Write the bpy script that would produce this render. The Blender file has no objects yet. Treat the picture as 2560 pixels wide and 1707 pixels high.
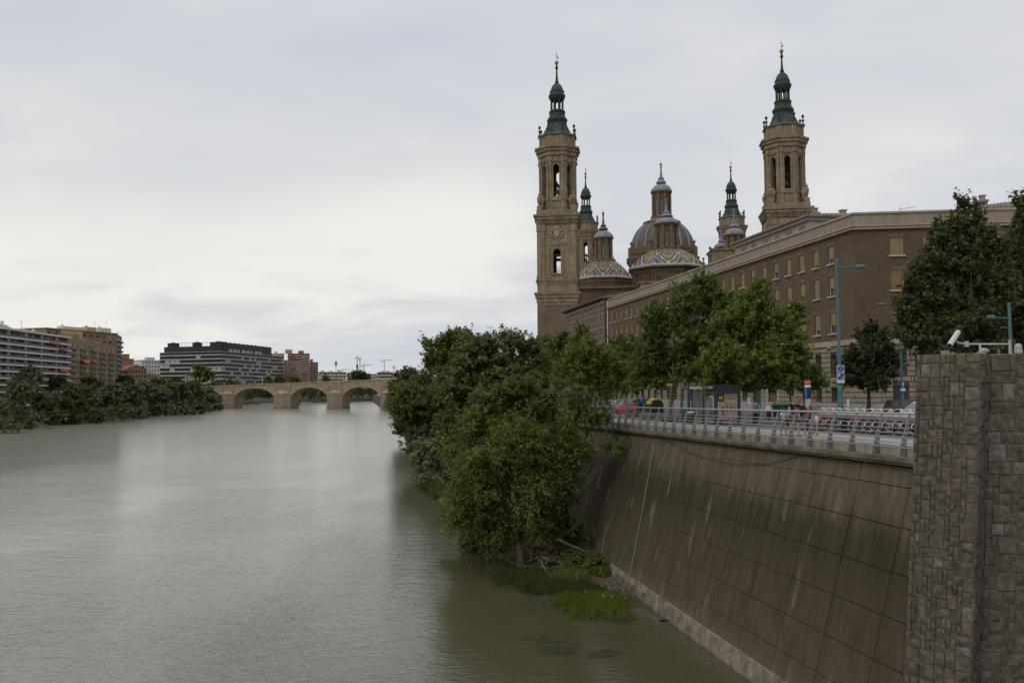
import bpy, bmesh, math, random
import numpy as np
from mathutils import Vector, Matrix
random.seed(7)
RNG = np.random.default_rng(11)
SC = bpy.context.scene
COL = SC.collection
R_ = math.radians

# ------------------------------------------------------------------ camera
FPX, PITCH, ROLL, EZ = 2183.0, R_(3.3), R_(0.4), 2.1      # focal length in photo pixels (2560 wide)
_F = Vector((0, math.cos(PITCH), math.sin(PITCH)))
_U0 = Vector((0, -math.sin(PITCH), math.cos(PITCH)))
_R0 = Vector((1, 0, 0))
CR = math.cos(ROLL) * _R0 - math.sin(ROLL) * _U0
CU = math.sin(ROLL) * _R0 + math.cos(ROLL) * _U0
cam = bpy.data.cameras.new('camera')
cam.sensor_width = 36; cam.lens = 36 * FPX / 2560
cam.clip_start = 0.2; cam.clip_end = 12000
camo = bpy.data.objects.new('camera', cam); COL.objects.link(camo)
camo.matrix_world = Matrix(((CR.x, CU.x, -_F.x, 0), (CR.y, CU.y, -_F.y, 0), (CR.z, CU.z, -_F.z, EZ), (0, 0, 0, 1)))
SC.camera = camo

# ------------------------------------------------------------------ world, sun, exposure
SUN_EL, SUN_AZ = 40.0, -140.0            # degrees; azimuth clockwise from the view axis
w = bpy.data.worlds.new('World'); SC.world = w; w.use_nodes = True
nt = w.node_tree; nt.nodes.clear()
def WN(t, **k):
    n = nt.nodes.new(t)
    for a, b in k.items(): setattr(n, a, b)
    return n
wl = nt.links.new
out = WN('ShaderNodeOutputWorld'); bg = WN('ShaderNodeBackground'); bg.inputs[1].default_value = 0.1
sky = WN('ShaderNodeTexSky'); sky.sky_type = 'NISHITA'; sky.sun_disc = False
sky.sun_elevation = R_(SUN_EL); sky.sun_rotation = R_(SUN_AZ); sky.air_density = 1.0; sky.dust_density = 2.0
tc = WN('ShaderNodeTexCoord'); sep = WN('ShaderNodeSeparateXYZ'); wl(tc.outputs['Generated'], sep.inputs[0])
def wmath(op, a, b=None, clamp=False):
    n = WN('ShaderNodeMath', operation=op, use_clamp=clamp)
    for i, v in enumerate((a, b)):
        if v is None: continue
        if isinstance(v, (int, float)): n.inputs[i].default_value = v
        else: wl(v, n.inputs[i])
    return n.outputs[0]
# a cloud layer: the view direction meets a high plane
den = wmath('ADD', wmath('ABSOLUTE', sep.outputs[2]), 0.26)
ux = wmath('DIVIDE', sep.outputs[0], den); uy = wmath('DIVIDE', sep.outputs[1], den)
cmb = WN('ShaderNodeCombineXYZ'); wl(ux, cmb.inputs[0]); wl(uy, cmb.inputs[1])
def wnoise(scale, detail, rough, rot, sx, sy, off=(0, 0, 0), dist=0.0):
    mp = WN('ShaderNodeMapping'); wl(cmb.outputs[0], mp.inputs[0])
    mp.inputs['Rotation'].default_value = (0, 0, R_(rot)); mp.inputs['Scale'].default_value = (sx, sy, 1); mp.inputs['Location'].default_value = off
    n = WN('ShaderNodeTexNoise'); wl(mp.outputs[0], n.inputs['Vector'])
    n.inputs['Scale'].default_value = scale; n.inputs['Detail'].default_value = detail; n.inputs['Roughness'].default_value = rough; n.inputs['Distortion'].default_value = dist
    return n.outputs['Fac']
n1 = wnoise(0.8, 4, 0.5, 25, 0.85, 1.35, (0.4, 1.3, 0), 0.5)
n2 = wnoise(2.4, 5, 0.55, 28, 0.8, 1.4, (3.1, 0.2, 0), 0.6)
mixn = wmath('ADD', wmath('MULTIPLY', n1, 0.62), wmath('MULTIPLY', n2, 0.38))
# a long bright streak of thinner cloud low over the river
tilt = wmath('ADD', wmath('MULTIPLY', sep.outputs[0], -0.15), sep.outputs[2])
tilt = wmath('ADD', tilt, wmath('MULTIPLY', wmath('SUBTRACT', n2, 0.5), 0.16))
q = wmath('DIVIDE', wmath('SUBTRACT', tilt, 0.185), 0.075)
band = wmath('POWER', 2.718, wmath('MULTIPLY', wmath('MULTIPLY', q, q), -1.0))
side_ = WN('ShaderNodeMapRange', interpolation_type='SMOOTHSTEP'); wl(sep.outputs[0], side_.inputs[0])
side_.inputs[1].default_value = 0.12; side_.inputs[2].default_value = -0.1; side_.inputs[3].default_value = 0.25; side_.inputs[4].default_value = 1
fac = wmath('ADD', wmath('ADD', wmath('MULTIPLY', wmath('SUBTRACT', mixn, 0.5), 1.6), 0.455), wmath('MULTIPLY', wmath('MULTIPLY', band, side_.outputs[0]), 0.42))
ramp = WN('ShaderNodeValToRGB'); wl(fac, ramp.inputs[0])
cr = ramp.color_ramp
CLOUD = [(0.26, (6.05, 6.3, 6.95)), (0.44, (6.6, 6.8, 7.25)), (0.58, (7.15, 7.25, 7.45)), (0.74, (8.2, 8.1, 7.85)), (0.9, (8.95, 8.75, 8.3))]
while len(cr.elements) < len(CLOUD): cr.elements.new(0.5)
for e, (p, c) in zip(cr.elements, CLOUD): e.position = p; e.color = (c[0] / 10, c[1] / 10, c[2] / 10, 1)
ten = WN('ShaderNodeVectorMath', operation='SCALE'); wl(ramp.outputs[0], ten.inputs[0]); zen = WN('ShaderNodeMapRange', interpolation_type='SMOOTHSTEP'); wl(sep.outputs[2], zen.inputs[0])      # an overcast sky brightens towards the zenith
zen.inputs[1].default_value = 0.35; zen.inputs[2].default_value = 1.0; zen.inputs[3].default_value = 10.0; zen.inputs[4].default_value = 16.0
wl(zen.outputs[0], ten.inputs['Scale'])
mx = WN('ShaderNodeMix', data_type='RGBA'); mx.inputs[0].default_value = 0.95
wl(sky.outputs[0], mx.inputs[6]); wl(ten.outputs[0], mx.inputs[7])
wl(mx.outputs[2], bg.inputs[0]); wl(bg.outputs[0], out.inputs[0])
sun = bpy.data.lights.new('sun', 'SUN'); sun.energy = 1.0; sun.angle = R_(30); sun.color = (1, 0.95, 0.87)
suno = bpy.data.objects.new('sun', sun); COL.objects.link(suno)
sd = Vector((math.sin(R_(SUN_AZ)) * math.cos(R_(SUN_EL)), math.cos(R_(SUN_AZ)) * math.cos(R_(SUN_EL)), math.sin(R_(SUN_EL))))
suno.rotation_euler = sd.to_track_quat('Z', 'Y').to_euler(); suno.location = (60, 40, 120)
SC.view_settings.view_transform = 'Standard'; SC.view_settings.look = 'None'
SC.view_settings.exposure = 0.0; SC.view_settings.gamma = 1.0; SC.view_settings.use_curve_mapping = False
SC.render.engine = 'CYCLES'
SC.cycles.max_bounces = 8; SC.cycles.diffuse_bounces = 5; SC.cycles.transparent_max_bounces = 8
SC.cycles.use_denoising = True

# ------------------------------------------------------------------ geometry helpers
def ray(x, y): x, y = float(x), float(y); return (x - 1280) / FPX * CR - (y - 853.5) / FPX * CU + _F
def P(x, y, Y):                        # the place seen at photo pixel x, y, Y metres ahead
    d = ray(x, y); return d * (Y / d.y) + Vector((0, 0, EZ))
def G(x, y, z):                        # the place seen at photo pixel x, y on the level z
    d = ray(x, y); return d * ((z - EZ) / d.z) + Vector((0, 0, EZ))
def frame(o, ang): return Matrix.Translation(Vector(o)) @ Matrix.Rotation(ang, 4, 'Z')
def fx(M, px, py, off=0.0):            # local x on a facade plane (local y = off) seen in pixel column px
    d = ray(px, py); o = M @ Vector((0, off, 0)); ax = M.to_3x3() @ Vector((1, 0, 0))
    return (d.x * o.y - d.y * o.x) / (d.y * ax.x - d.x * ax.y)
def fz(M, lx, px, py, off=0.0):        # height seen at pixel row py at that local x
    v = M @ Vector((lx, off, 0)); return P(px, py, v.y).z

class MB:
    """collects quads and polygons; build() links them as one mesh object"""
    def __init__(s): s.v = []; s.f = []; s.m = []; s.sm = []; s.M = None; s.mi = 0; s.smooth = False
    def vert(s, p):
        p = Vector(p)
        if s.M is not None: p = s.M @ p
        s.v.append(p); return len(s.v) - 1
    def face(s, pts):
        s.f.append([s.vert(p) for p in pts]); s.m.append(s.mi); s.sm.append(s.smooth)
    def idx(s, ids): s.f.append(list(ids)); s.m.append(s.mi); s.sm.append(s.smooth)
    def box(s, c, d, rz=0.0, taper=1.0, bottom=True):
        hx, hy, hz = d[0] / 2, d[1] / 2, d[2] / 2; ca, sa = math.cos(rz), math.sin(rz)
        ids = []
        for k, z in ((1, -hz), (taper, hz)):
            for x, y in ((-hx, -hy), (hx, -hy), (hx, hy), (-hx, hy)):
                x *= k; y *= k
                ids.append(s.vert((c[0] + x * ca - y * sa, c[1] + x * sa + y * ca, c[2] + z)))
        a = ids
        q = [(a[4], a[5], a[6], a[7]), (a[0], a[1], a[5], a[4]), (a[1], a[2], a[6], a[5]), (a[2], a[3], a[7], a[6]), (a[3], a[0], a[4], a[7])]
        if bottom: q.append((a[3], a[2], a[1], a[0]))
        for f in q: s.idx(f)
    def box2(s, x0, x1, y0, y1, z0, z1): s.box(((x0 + x1) / 2, (y0 + y1) / 2, (z0 + z1) / 2), (x1 - x0, y1 - y0, z1 - z0))
    def prism(s, poly, z0, z1, cap=True, top=None):
        n = len(poly); top = top or poly
        a = [s.vert((p[0], p[1], z0)) for p in poly]; b = [s.vert((p[0], p[1], z1)) for p in top]
        for i in range(n): j = (i + 1) % n; s.idx((a[i], a[j], b[j], b[i]))
        if cap: s.idx(b); s.idx(a[::-1])
    def tube(s, pts, rad, n=6, cap=True):
        pts = [Vector(p) for p in pts]
        if isinstance(rad, (int, float)): rad = [rad] * len(pts)
        rings = []; up = Vector((0, 0, 1)); prev = None
        for i, p in enumerate(pts):
            t = (pts[min(i + 1, len(pts) - 1)] - pts[max(i - 1, 0)])
            if t.length < 1e-9: t = up.copy()
            t.normalize()
            if prev is None:
                a = t.cross(up if abs(t.z) < 0.95 else Vector((1, 0, 0))).normalized()
            else:
                a = prev - t * prev.dot(t)
                a = a.normalized() if a.length > 1e-6 else t.cross(Vector((1, 0, 0))).normalized()
            prev = a; b = t.cross(a)
            rings.append([s.vert(p + (a * math.cos(2 * math.pi * k / n) + b * math.sin(2 * math.pi * k / n)) * rad[i]) for k in range(n)])
        for r0, r1 in zip(rings, rings[1:]):
            for k in range(n): s.idx((r0[k], r0[(k + 1) % n], r1[(k + 1) % n], r1[k]))
        if cap: s.idx(rings[0][::-1]); s.idx(rings[-1])
    def lathe(s, prof, n=12, c=(0, 0, 0), rot=0.0, cap=True):
        rings = []
        for r, z in prof:
            rings.append([s.vert((c[0] + r * math.cos(rot + 2 * math.pi * k / n), c[1] + r * math.sin(rot + 2 * math.pi * k / n), c[2] + z)) for k in range(n)])
        for r0, r1 in zip(rings, rings[1:]):
            for k in range(n): s.idx((r0[k], r0[(k + 1) % n], r1[(k + 1) % n], r1[k]))
        if cap: s.idx(rings[0][::-1]); s.idx(rings[-1])
    def ball(s, c, r, n=10, m=6, sz=1.0):
        s.lathe([(max(1e-3, r * math.sin(math.pi * i / m)), -r * sz * math.cos(math.pi * i / m)) for i in range(m + 1)], n, c)
    def mesh(s, name):
        me = bpy.data.meshes.new(name)
        me.from_pydata([tuple(v) for v in s.v], [], s.f)
        me.polygons.foreach_set('material_index', s.m); me.polygons.foreach_set('use_smooth', s.sm)
        me.update(); return me
    def build(s, name, mats, parent=None, label=None):
        me = s.mesh(name)
        for m in (mats if isinstance(mats, (list, tuple)) else [mats]): me.materials.append(m)
        return link(name, me, parent, label)
def link(name, me, parent=None, label=None, M=None):
    o = bpy.data.objects.new(name, me); COL.objects.link(o)
    if parent is not None: o.parent = parent
    if M is not None: o.matrix_local = M
    if label: o['label'] = label
    return o
def tag(o, label, cat, group=None):
    o['label'] = label; o['category'] = cat
    if group: o['group'] = group
    return o
def thing(name, label, cat, M=None, group=None):
    o = bpy.data.objects.new(name, None); COL.objects.link(o); o.empty_display_size = 0.3
    if M is not None: o.matrix_world = M if isinstance(M, Matrix) else Matrix.Translation(Vector(M))
    return tag(o, label, cat, group)
def kind(o, k): o['kind'] = k; return o
KIDS = {}
def copy_tree(o, M=None, label=None, parent=None):
    c = o.copy(); COL.objects.link(c)
    if parent is not None: c.parent = parent
    if M is not None: c.matrix_world = M
    if label: c['label'] = label
    for ch in list(o.children): copy_tree(ch, parent=c)
    return c

# ------------------------------------------------------------------ materials
class NB:
    def __init__(s, name):
        s.m = bpy.data.materials.new(name); s.m.use_nodes = True; s.t = s.m.node_tree; s.t.nodes.clear()
        s.out = s.n('ShaderNodeOutputMaterial'); s.b = s.n('ShaderNodeBsdfPrincipled'); s.l(s.b.outputs[0], s.out.inputs[0])
        s._pos = None
    def n(s, t, **k):
        x = s.t.nodes.new(t)
        for a, b in k.items(): setattr(x, a, b)
        return x
    def l(s, a, b): s.t.links.new(a, b)
    @property
    def pos(s):
        if s._pos is None: s._pos = s.n('ShaderNodeNewGeometry').outputs['Position']
        return s._pos
    def map(s, scale=(1, 1, 1), rot=(0, 0, 0), vec=None):
        m = s.n('ShaderNodeMapping'); s.l(vec or s.pos, m.inputs[0]); m.inputs['Scale'].default_value = scale; m.inputs['Rotation'].default_value = rot
        return m.outputs[0]
    def noise(s, scale, detail=4, rough=0.55, vec=None, dist=0.0):
        x = s.n('ShaderNodeTexNoise'); s.l(vec or s.pos, x.inputs['Vector'])
        x.inputs['Scale'].default_value = scale; x.inputs['Detail'].default_value = detail; x.inputs['Roughness'].default_value = rough; x.inputs['Distortion'].default_value = dist
        return x.outputs['Fac']
    def ramp(s, f, stops):
        r = s.n('ShaderNodeValToRGB'); s.l(f, r.inputs[0]); e = r.color_ramp.elements
        while len(e) < len(stops): e.new(0.5)
        for el, (p, c) in zip(e, stops):
            el.position = p; el.color = (c, c, c, 1) if isinstance(c, (int, float)) else (*c, 1)
        return r.outputs[0]
    def mix(s, f, a, b, mode='MIX'):
        x = s.n('ShaderNodeMix', data_type='RGBA', blend_type=mode)
        for i, v in ((0, f), (6, a), (7, b)):
            if isinstance(v, (int, float)): x.inputs[i].default_value = v if i == 0 else (v, v, v, 1)
            elif isinstance(v, tuple): x.inputs[i].default_value = (*v, 1)
            else: s.l(v, x.inputs[i])
        return x.outputs[2]
    def math(s, op, a, b=None, clamp=False):
        x = s.n('ShaderNodeMath', operation=op, use_clamp=clamp)
        for i, v in enumerate((a, b)):
            if v is None: continue
            if isinstance(v, (int, float)): x.inputs[i].default_value = v
            else: s.l(v, x.inputs[i])
        return x.outputs[0]
    def col(s, c):
        if isinstance(c, tuple): s.b.inputs['Base Color'].default_value = (*c, 1)
        else: s.l(c, s.b.inputs['Base Color'])
        return s
    def set(s, rough=0.8, metal=0.0, spec=None, **k):
        s.b.inputs['Roughness'].default_value = rough; s.b.inputs['Metallic'].default_value = metal
        if spec is not None: s.b.inputs['Specular IOR Level'].default_value = spec
        for a, b in k.items(): s.b.inputs[a].default_value = b
        return s
    def bump(s, h, strength=0.4, dist=0.02):
        x = s.n('ShaderNodeBump'); s.l(h, x.inputs['Height']); x.inputs['Strength'].default_value = strength; x.inputs['Distance'].default_value = dist
        s.l(x.outputs[0], s.b.inputs['Normal']); return s
def lerp(a, b, t): return tuple(x + (y - x) * t for x, y in zip(a, b))
def sc(c, k): return tuple(x * k for x in c)
MC = {}
def mat(name, c, rough=0.8, var=0.25, scale=1.5, metal=0.0, bump=0.0, bscale=12.0, streak=0.0, spec=0.3, c2=None):
    """a plain material with uneven tone, optional rain streaks and fine relief"""
    if name in MC: return MC[name]
    b = NB(name); f = b.noise(scale, 5, 0.6)
    base = b.ramp(f, [(0.28, sc(c, 1 - var)), (0.72, c2 or sc(c, 1 + var))])
    f2 = b.noise(scale * 9, 3, 0.6); base = b.mix(0.18, base, b.ramp(f2, [(0.3, 0.25), (0.7, 1.0)]), 'MULTIPLY')
    if streak:
        g = b.noise(1.0, 4, 0.6, b.map((2.2, 2.2, 0.12)))
        base = b.mix(streak, base, b.ramp(g, [(0.35, 0.45), (0.62, 1.0)]), 'MULTIPLY')
    b.col(base).set(rough, metal, spec)
    if bump: b.bump(b.noise(bscale, 4, 0.6), bump)
    MC[name] = b.m; return b.m
def brick_mat(name, c1, c2, mortar, ang, bw=0.27, bh=0.07, var=0.3, dirt=0.35):
    if name in MC: return MC[name]
    b = NB(name)
    d = b.n('ShaderNodeVectorMath', operation='DOT_PRODUCT'); b.l(b.pos, d.inputs[0]); d.inputs[1].default_value = (math.cos(ang), math.sin(ang), 0)
    sp = b.n('ShaderNodeSeparateXYZ'); b.l(b.pos, sp.inputs[0]); cb = b.n('ShaderNodeCombineXYZ')
    b.l(d.outputs['Value'], cb.inputs[0]); b.l(sp.outputs[2], cb.inputs[1])
    br = b.n('ShaderNodeTexBrick'); b.l(cb.outputs[0], br.inputs['Vector'])
    br.inputs['Color1'].default_value = (*c1, 1); br.inputs['Color2'].default_value = (*c2, 1); br.inputs['Mortar'].default_value = (*mortar, 1)
    br.inputs['Scale'].default_value = 1.0; br.inputs['Mortar Size'].default_value = 0.008; br.inputs['Mortar Smooth'].default_value = 0.3
    br.inputs['Brick Width'].default_value = bw; br.inputs['Row Height'].default_value = bh; br.inputs['Bias'].default_value = -0.1
    f = b.noise(0.5, 5, 0.6); base = b.mix(dirt, br.outputs['Color'], b.ramp(f, [(0.3, 0.45), (0.7, 1.15)]), 'MULTIPLY')
    g = b.noise(1.0, 4, 0.6, b.map((3, 3, 30))); base = b.mix(var, base, b.ramp(g, [(0.35, 0.55), (0.65, 1.2)]), 'MULTIPLY')
    b.col(base).set(0.9, 0, 0.2).bump(br.outputs['Fac'], -0.3, 0.01)
    MC[name] = b.m; return b.m
def glass_mat(name, c, rough=0.08, spec=0.6):
    if name in MC: return MC[name]
    b = NB(name); f = b.noise(0.35, 3); b.col(b.ramp(f, [(0.3, sc(c, 0.6)), (0.7, sc(c, 1.4))])).set(rough, 0, spec); MC[name] = b.m; return b.m
def leaf_mat(name, cols, trans=0.42):
    if name in MC: return MC[name]
    b = NB(name); g = b.n('ShaderNodeNewGeometry')
    cols = [(c_[0] * 2.0, c_[1] * 1.8, c_[2] * 1.75) for c_ in cols]; k = len(cols); base = b.ramp(g.outputs['Random Per Island'], [(i / max(1, k - 1), c) for i, c in enumerate(cols)])
    f = b.noise(0.35, 3, 0.6); base = b.mix(0.55, base, b.ramp(f, [(0.3, 0.6), (0.7, 1.3)]), 'MULTIPLY')
    b.col(base).set(0.62, 0, 0.25)
    t = b.n('ShaderNodeBsdfTranslucent'); b.l(b.mix(0.5, base, (0.14, 0.175, 0.028)), t.inputs[0])
    m = b.n('ShaderNodeMixShader'); m.inputs[0].default_value = trans; b.l(b.b.outputs[0], m.inputs[1]); b.l(t.outputs[0], m.inputs[2]); b.l(m.outputs[0], b.out.inputs[0])
    MC[name] = b.m; return b.m

# street frame: s runs down the promenade away from the bridge, t across it towards the buildings
SA = R_(9.9); SU = Vector((-math.sin(SA), math.cos(SA), 0)); SN = Vector((math.cos(SA), math.sin(SA), 0))
def st(s, t, z=0.0): v = SU * s + SN * t; return Vector((v.x, v.y, z))
def to_st(p): p = Vector((p[0], p[1], 0)); return p.dot(SU), p.dot(SN)
def wz(s): return -0.009 * (min(max(s, -40), 104) - 36)        # level of the promenade, falling gently from the bridge
WATER = -10.0
def SM(s, t, dz=0.0, turn=0.0): return frame(st(s, t, wz(s) + dz), SA + turn)   # local x across the street, local y along it
# ------------------------------------------------------------------ the setting: water, banks, streets
def water_mat():
    b = NB('river_water')
    # silty olive water, colour paled towards the far side as painted sky sheen
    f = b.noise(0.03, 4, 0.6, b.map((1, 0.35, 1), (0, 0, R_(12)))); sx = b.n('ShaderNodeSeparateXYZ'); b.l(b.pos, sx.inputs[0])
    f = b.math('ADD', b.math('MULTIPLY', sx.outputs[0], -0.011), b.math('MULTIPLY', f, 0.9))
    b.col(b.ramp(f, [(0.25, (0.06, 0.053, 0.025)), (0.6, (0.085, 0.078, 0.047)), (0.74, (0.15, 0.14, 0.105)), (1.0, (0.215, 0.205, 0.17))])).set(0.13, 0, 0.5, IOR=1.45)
    # ripples: small near ones, long drifting ones, and patches of calmer water
    a = b.noise(1.9, 3, 0.55, b.map((1.0, 2.2, 1), (0, 0, R_(-18))), 0.3)
    c = b.noise(0.55, 3, 0.5, b.map((0.7, 1.9, 1), (0, 0, R_(10))), 0.4)
    d = b.noise(0.06, 3, 0.5, b.map((0.6, 1.6, 1), (0, 0, R_(20))))
    calm = b.ramp(b.noise(0.035, 3, 0.6, b.map((1, 0.5, 1), (0, 0, R_(15)))), [(0.35, 0.35), (0.65, 1.0)])
    h = b.math('ADD', b.math('MULTIPLY', b.math('ADD', b.math('MULTIPLY', a, 0.75), c), calm), b.math('MULTIPLY', d, 1.6))
    sy = b.n('ShaderNodeSeparateXYZ'); b.l(b.pos, sy.inputs[0]); mr = b.n('ShaderNodeMapRange', interpolation_type='SMOOTHSTEP'); b.l(sy.outputs[1], mr.inputs[0])     # the water below the road bridge is choppy, farther down it runs smooth
    for i_, v_ in ((1, 35.0), (2, 240.0), (3, 1.0), (4, 0.05)): mr.inputs[i_].default_value = v_
    h = b.math('MULTIPLY', h, mr.outputs[0]); b.l(b.math('ADD', b.math('MULTIPLY', mr.outputs[0], -0.06), 0.17), b.b.inputs['Roughness'])
    b.bump(h, 0.9, 0.085)
    return b.m
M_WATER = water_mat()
m = MB()
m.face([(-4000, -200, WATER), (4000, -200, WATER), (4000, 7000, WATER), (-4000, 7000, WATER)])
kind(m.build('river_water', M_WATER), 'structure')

M_SOIL = mat('bank_soil', (0.085, 0.066, 0.043), 0.95, 0.45, 0.8, bump=0.5, bscale=4)
M_GRASSY = mat('bank_grass', (0.055, 0.062, 0.025), 0.95, 0.5, 0.3, bump=0.5, bscale=3)
# ground behind the right-hand promenade, out to the horizon
m = MB()
ss = [-60, -40, 0, 36, 60, 80, 104, 140, 200, 300, 450, 700, 1200, 2600]
for s0, s1 in zip(ss, ss[1:]):
    for t0, t1 in ((18.9, 60), (60, 300), (300, 2500)):
        m.face([st(s0, t0, wz(s0) - .16), st(s0, t1, wz(s0) - .16), st(s1, t1, wz(s1) - .16), st(s1, t0, wz(s1) - .16)])
kind(m.build('ground', mat('dusty_ground', (0.2, 0.18, 0.15), 0.95)), 'structure')
def strip(name, material, t0, t1, dz, s0=-40, s1=420, thick=0.0):
    m = MB(); xs = [s for s in range(int(s0), int(s1) + 1, 4)]
    for a, b_ in zip(xs, xs[1:]):
        m.face([st(a, t0, wz(a) + dz), st(a, t1, wz(a) + dz), st(b_, t1, wz(b_) + dz), st(b_, t0, wz(b_) + dz)])
        if thick:
            for t in (t0, t1): m.face([st(a, t, wz(a) + dz), st(b_, t, wz(b_) + dz), st(b_, t, wz(b_) + dz - thick), st(a, t, wz(a) + dz - thick)])
    return kind(m.build(name, material), 'structure')
def paving_mat(name, c1, c2, bw, bh, ang):
    b = NB(name); d = b.map((1, 1, 1), (0, 0, -ang)); br = b.n('ShaderNodeTexBrick'); b.l(d, br.inputs['Vector'])
    br.inputs['Color1'].default_value = (*c1, 1); br.inputs['Color2'].default_value = (*c2, 1); br.inputs['Mortar'].default_value = (*sc(c1, .45), 1)
    br.inputs['Scale'].default_value = 1; br.inputs['Brick Width'].default_value = bw; br.inputs['Row Height'].default_value = bh; br.inputs['Mortar Size'].default_value = 0.012
    b.col(b.mix(0.5, br.outputs['Color'], b.ramp(b.noise(0.5, 5), [(0.3, 0.55), (0.7, 1.1)]), 'MULTIPLY')).set(0.85, 0, 0.3); return b.m
M_PAVE = paving_mat('pale_paving', (0.30, 0.29, 0.28), (0.25, 0.242, 0.232), 1.2, 0.6, SA)
M_PAVE2 = paving_mat('grey_paving', (0.135, 0.128, 0.124), (0.11, 0.105, 0.10), 0.8, 0.4, SA)
strip('promenade', M_PAVE, 18.98, 22.4, 0.0)
strip('promenade_inner', M_PAVE2, 22.404, 31.2, 0.0, thick=0.14)
strip('road', mat('asphalt', (0.062, 0.06, 0.058), 0.9, 0.2, 0.6, bump=0.3, bscale=60), 31.2, 40.6, -0.13)
strip('pavement', M_PAVE2, 40.6, 52, 0.0, thick=0.14)
m = MB(); M_LINE = mat('road_paint', (0.55, 0.54, 0.52), 0.8, 0.15)
for s in range(20, 180, 6):
    a, b_ = s, s + 2.6
    m.face([st(a, 35.8, wz(a) - .126), st(a, 35.95, wz(a) - .126), st(b_, 35.95, wz(b_) - .126), st(b_, 35.8, wz(b_) - .126)])
kind(m.build('lane_markings', M_LINE), 'structure')

# right bank below the wall: mud and gravel spit, then the overgrown bank running downstream
EDGE = [(1632, 1521), (1590, 1545), (1530, 1558), (1450, 1545), (1370, 1508), (1300, 1474), (1236, 1447), (1225, 1400), (1180, 1372), (1140, 1310), (1085, 1250), (1050, 1215), (1022, 1150), (1006, 1085), (988, 1052), (980, 1036)]
edge = [to_st(G(x, y, WATER)) for x, y in EDGE]
edge += [(900, 18), (1500, 30)]
m = MB(); rows = []
for i, (s, t) in enumerate(edge):
    tw = 16.6
    row = []
    for k in range(9):
        f = k / 8; tt = t + (tw - t) * f
        h = WATER - .25 + (0.35 + 1.5 * min(1, max(0, (s - 50)) / 40)) * (f ** 0.6) * min(1.0, (tw - t) / 6 + .2) + 0.12 * math.sin(s * 1.7 + k * 2.1)
        if k == 0: h = WATER - 0.4
        row.append(m.vert(st(s, tt, h)))
    rows.append(row)
for a, b_ in zip(rows, rows[1:]):
    for k in range(8): m.idx((a[k], a[k + 1], b_[k + 1], b_[k]))
m.smooth = True
kind(m.build('river_bank', M_SOIL), 'structure')
# the bank behind the far end of the wall (no wall is seen there)
m = MB()
for a, b_ in ((128, 300), (300, 700), (700, 1500)):
    m.face([st(a, 17, WATER), st(a, 18.9, wz(a) - .2), st(b_, 18.9, wz(b_) - .2), st(b_, 17, WATER)])
kind(m.build('upper_bank', M_GRASSY), 'structure')
# left bank and the ground the far town stands on
LB = [(-150, -150), (-160, 100), (-177, 303), (-189, 422), (-215, 560), (-250, 723), (-290, 860), (-303, 1000), (-257, 1085), (-190, 1400), (-20, 1700), (400, 1900), (3000, 2400)]
m = MB(); rows = []
for x, y in LB:
    dx, dy = (-1, 0.0) if y < 900 else (-.55, .83)
    rows.append([m.vert((x + dx * d, y + dy * d, z)) for d, z in ((-6, WATER - .5), (0, WATER + .2), (10, -7.2), (32, -3.0), (3500, -3.0))])
for a, b_ in zip(rows, rows[1:]):
    for k in range(4): m.idx((a[k], b_[k], b_[k + 1], a[k + 1]))
kind(m.build('left_bank', M_GRASSY), 'structure')

# ------------------------------------------------------------------ retaining wall
def wall_mat():
    b = NB('stained_concrete'); sp = b.n('ShaderNodeSeparateXYZ'); b.l(b.pos, sp.inputs[0])
    streak = b.noise(1.0, 5, 0.65, b.map((1.6, 1.6, 0.06))); streak2 = b.noise(1.0, 4, 0.6, b.map((5, 5, 0.12)))
    big = b.noise(0.35, 5, 0.6)
    z = b.math('ADD', sp.outputs[2], b.math('ADD', b.math('MULTIPLY', streak, 1.6), b.math('MULTIPLY', big, 1.2)))
    # pale upper band, algae-dark belt, brown middle, silt-pale foot
    base = b.ramp(b.n('ShaderNodeMapRange').outputs[0], [(0, (0, 0, 0)), (1, (1, 1, 1))])
    mr = b.n('ShaderNodeMapRange'); b.l(z, mr.inputs[0]); mr.inputs[1].default_value = -10.5; mr.inputs[2].default_value = 1.0
    base = b.ramp(mr.outputs[0], [(0.0, (0.34, 0.285, 0.225)), (0.215, (0.27, 0.225, 0.17)), (0.29, (0.17, 0.138, 0.10)), (0.55, (0.13, 0.103, 0.07)), (0.69, (0.095, 0.077, 0.046)), (0.755, (0.10, 0.082, 0.05)), (0.84, (0.20, 0.165, 0.122)), (0.95, (0.24, 0.20, 0.15))])
    base = b.mix(0.8, base, b.ramp(streak, [(0.36, 0.66), (0.62, 1.12)]), 'MULTIPLY')
    base = b.mix(0.35, base, b.ramp(streak2, [(0.38, 0.6), (0.6, 1.1)]), 'MULTIPLY')
    white = b.ramp(b.noise(1.0, 3, 0.5, b.map((1.15, 1.15, 0.035))), [(0.62, 0.0), (0.70, 0.65)])
    base = b.mix(white, base, (0.30, 0.27, 0.23)); base = b.mix(1.0, base, (0.475, 0.45, 0.37), 'MULTIPLY')
    grain = b.noise(22, 3, 0.6); base = b.mix(0.4, base, b.ramp(grain, [(0.3, 0.55), (0.7, 1.15)]), 'MULTIPLY')
    b.col(base).set(0.92, 0, 0.25).bump(b.math('ADD', grain, b.math('MULTIPLY', streak2, 2)), 0.35, 0.02); return b.m
M_WALL = wall_mat(); M_JOINT = mat('wall_joint', (0.035, 0.03, 0.024), 0.95)
KB = 0.277
def t_wall(z): return 18.6 - KB * (-0.6 - z)
wall = thing('retaining_wall', 'tall stained concrete retaining wall of large panels below the promenade railing', 'wall', frame(st(0, 0, 0), SA))
ROWZ = [-0.62, -1.28, -2.6, -4.05, -5.45, -6.86, -8.2, -9.12]
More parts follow.
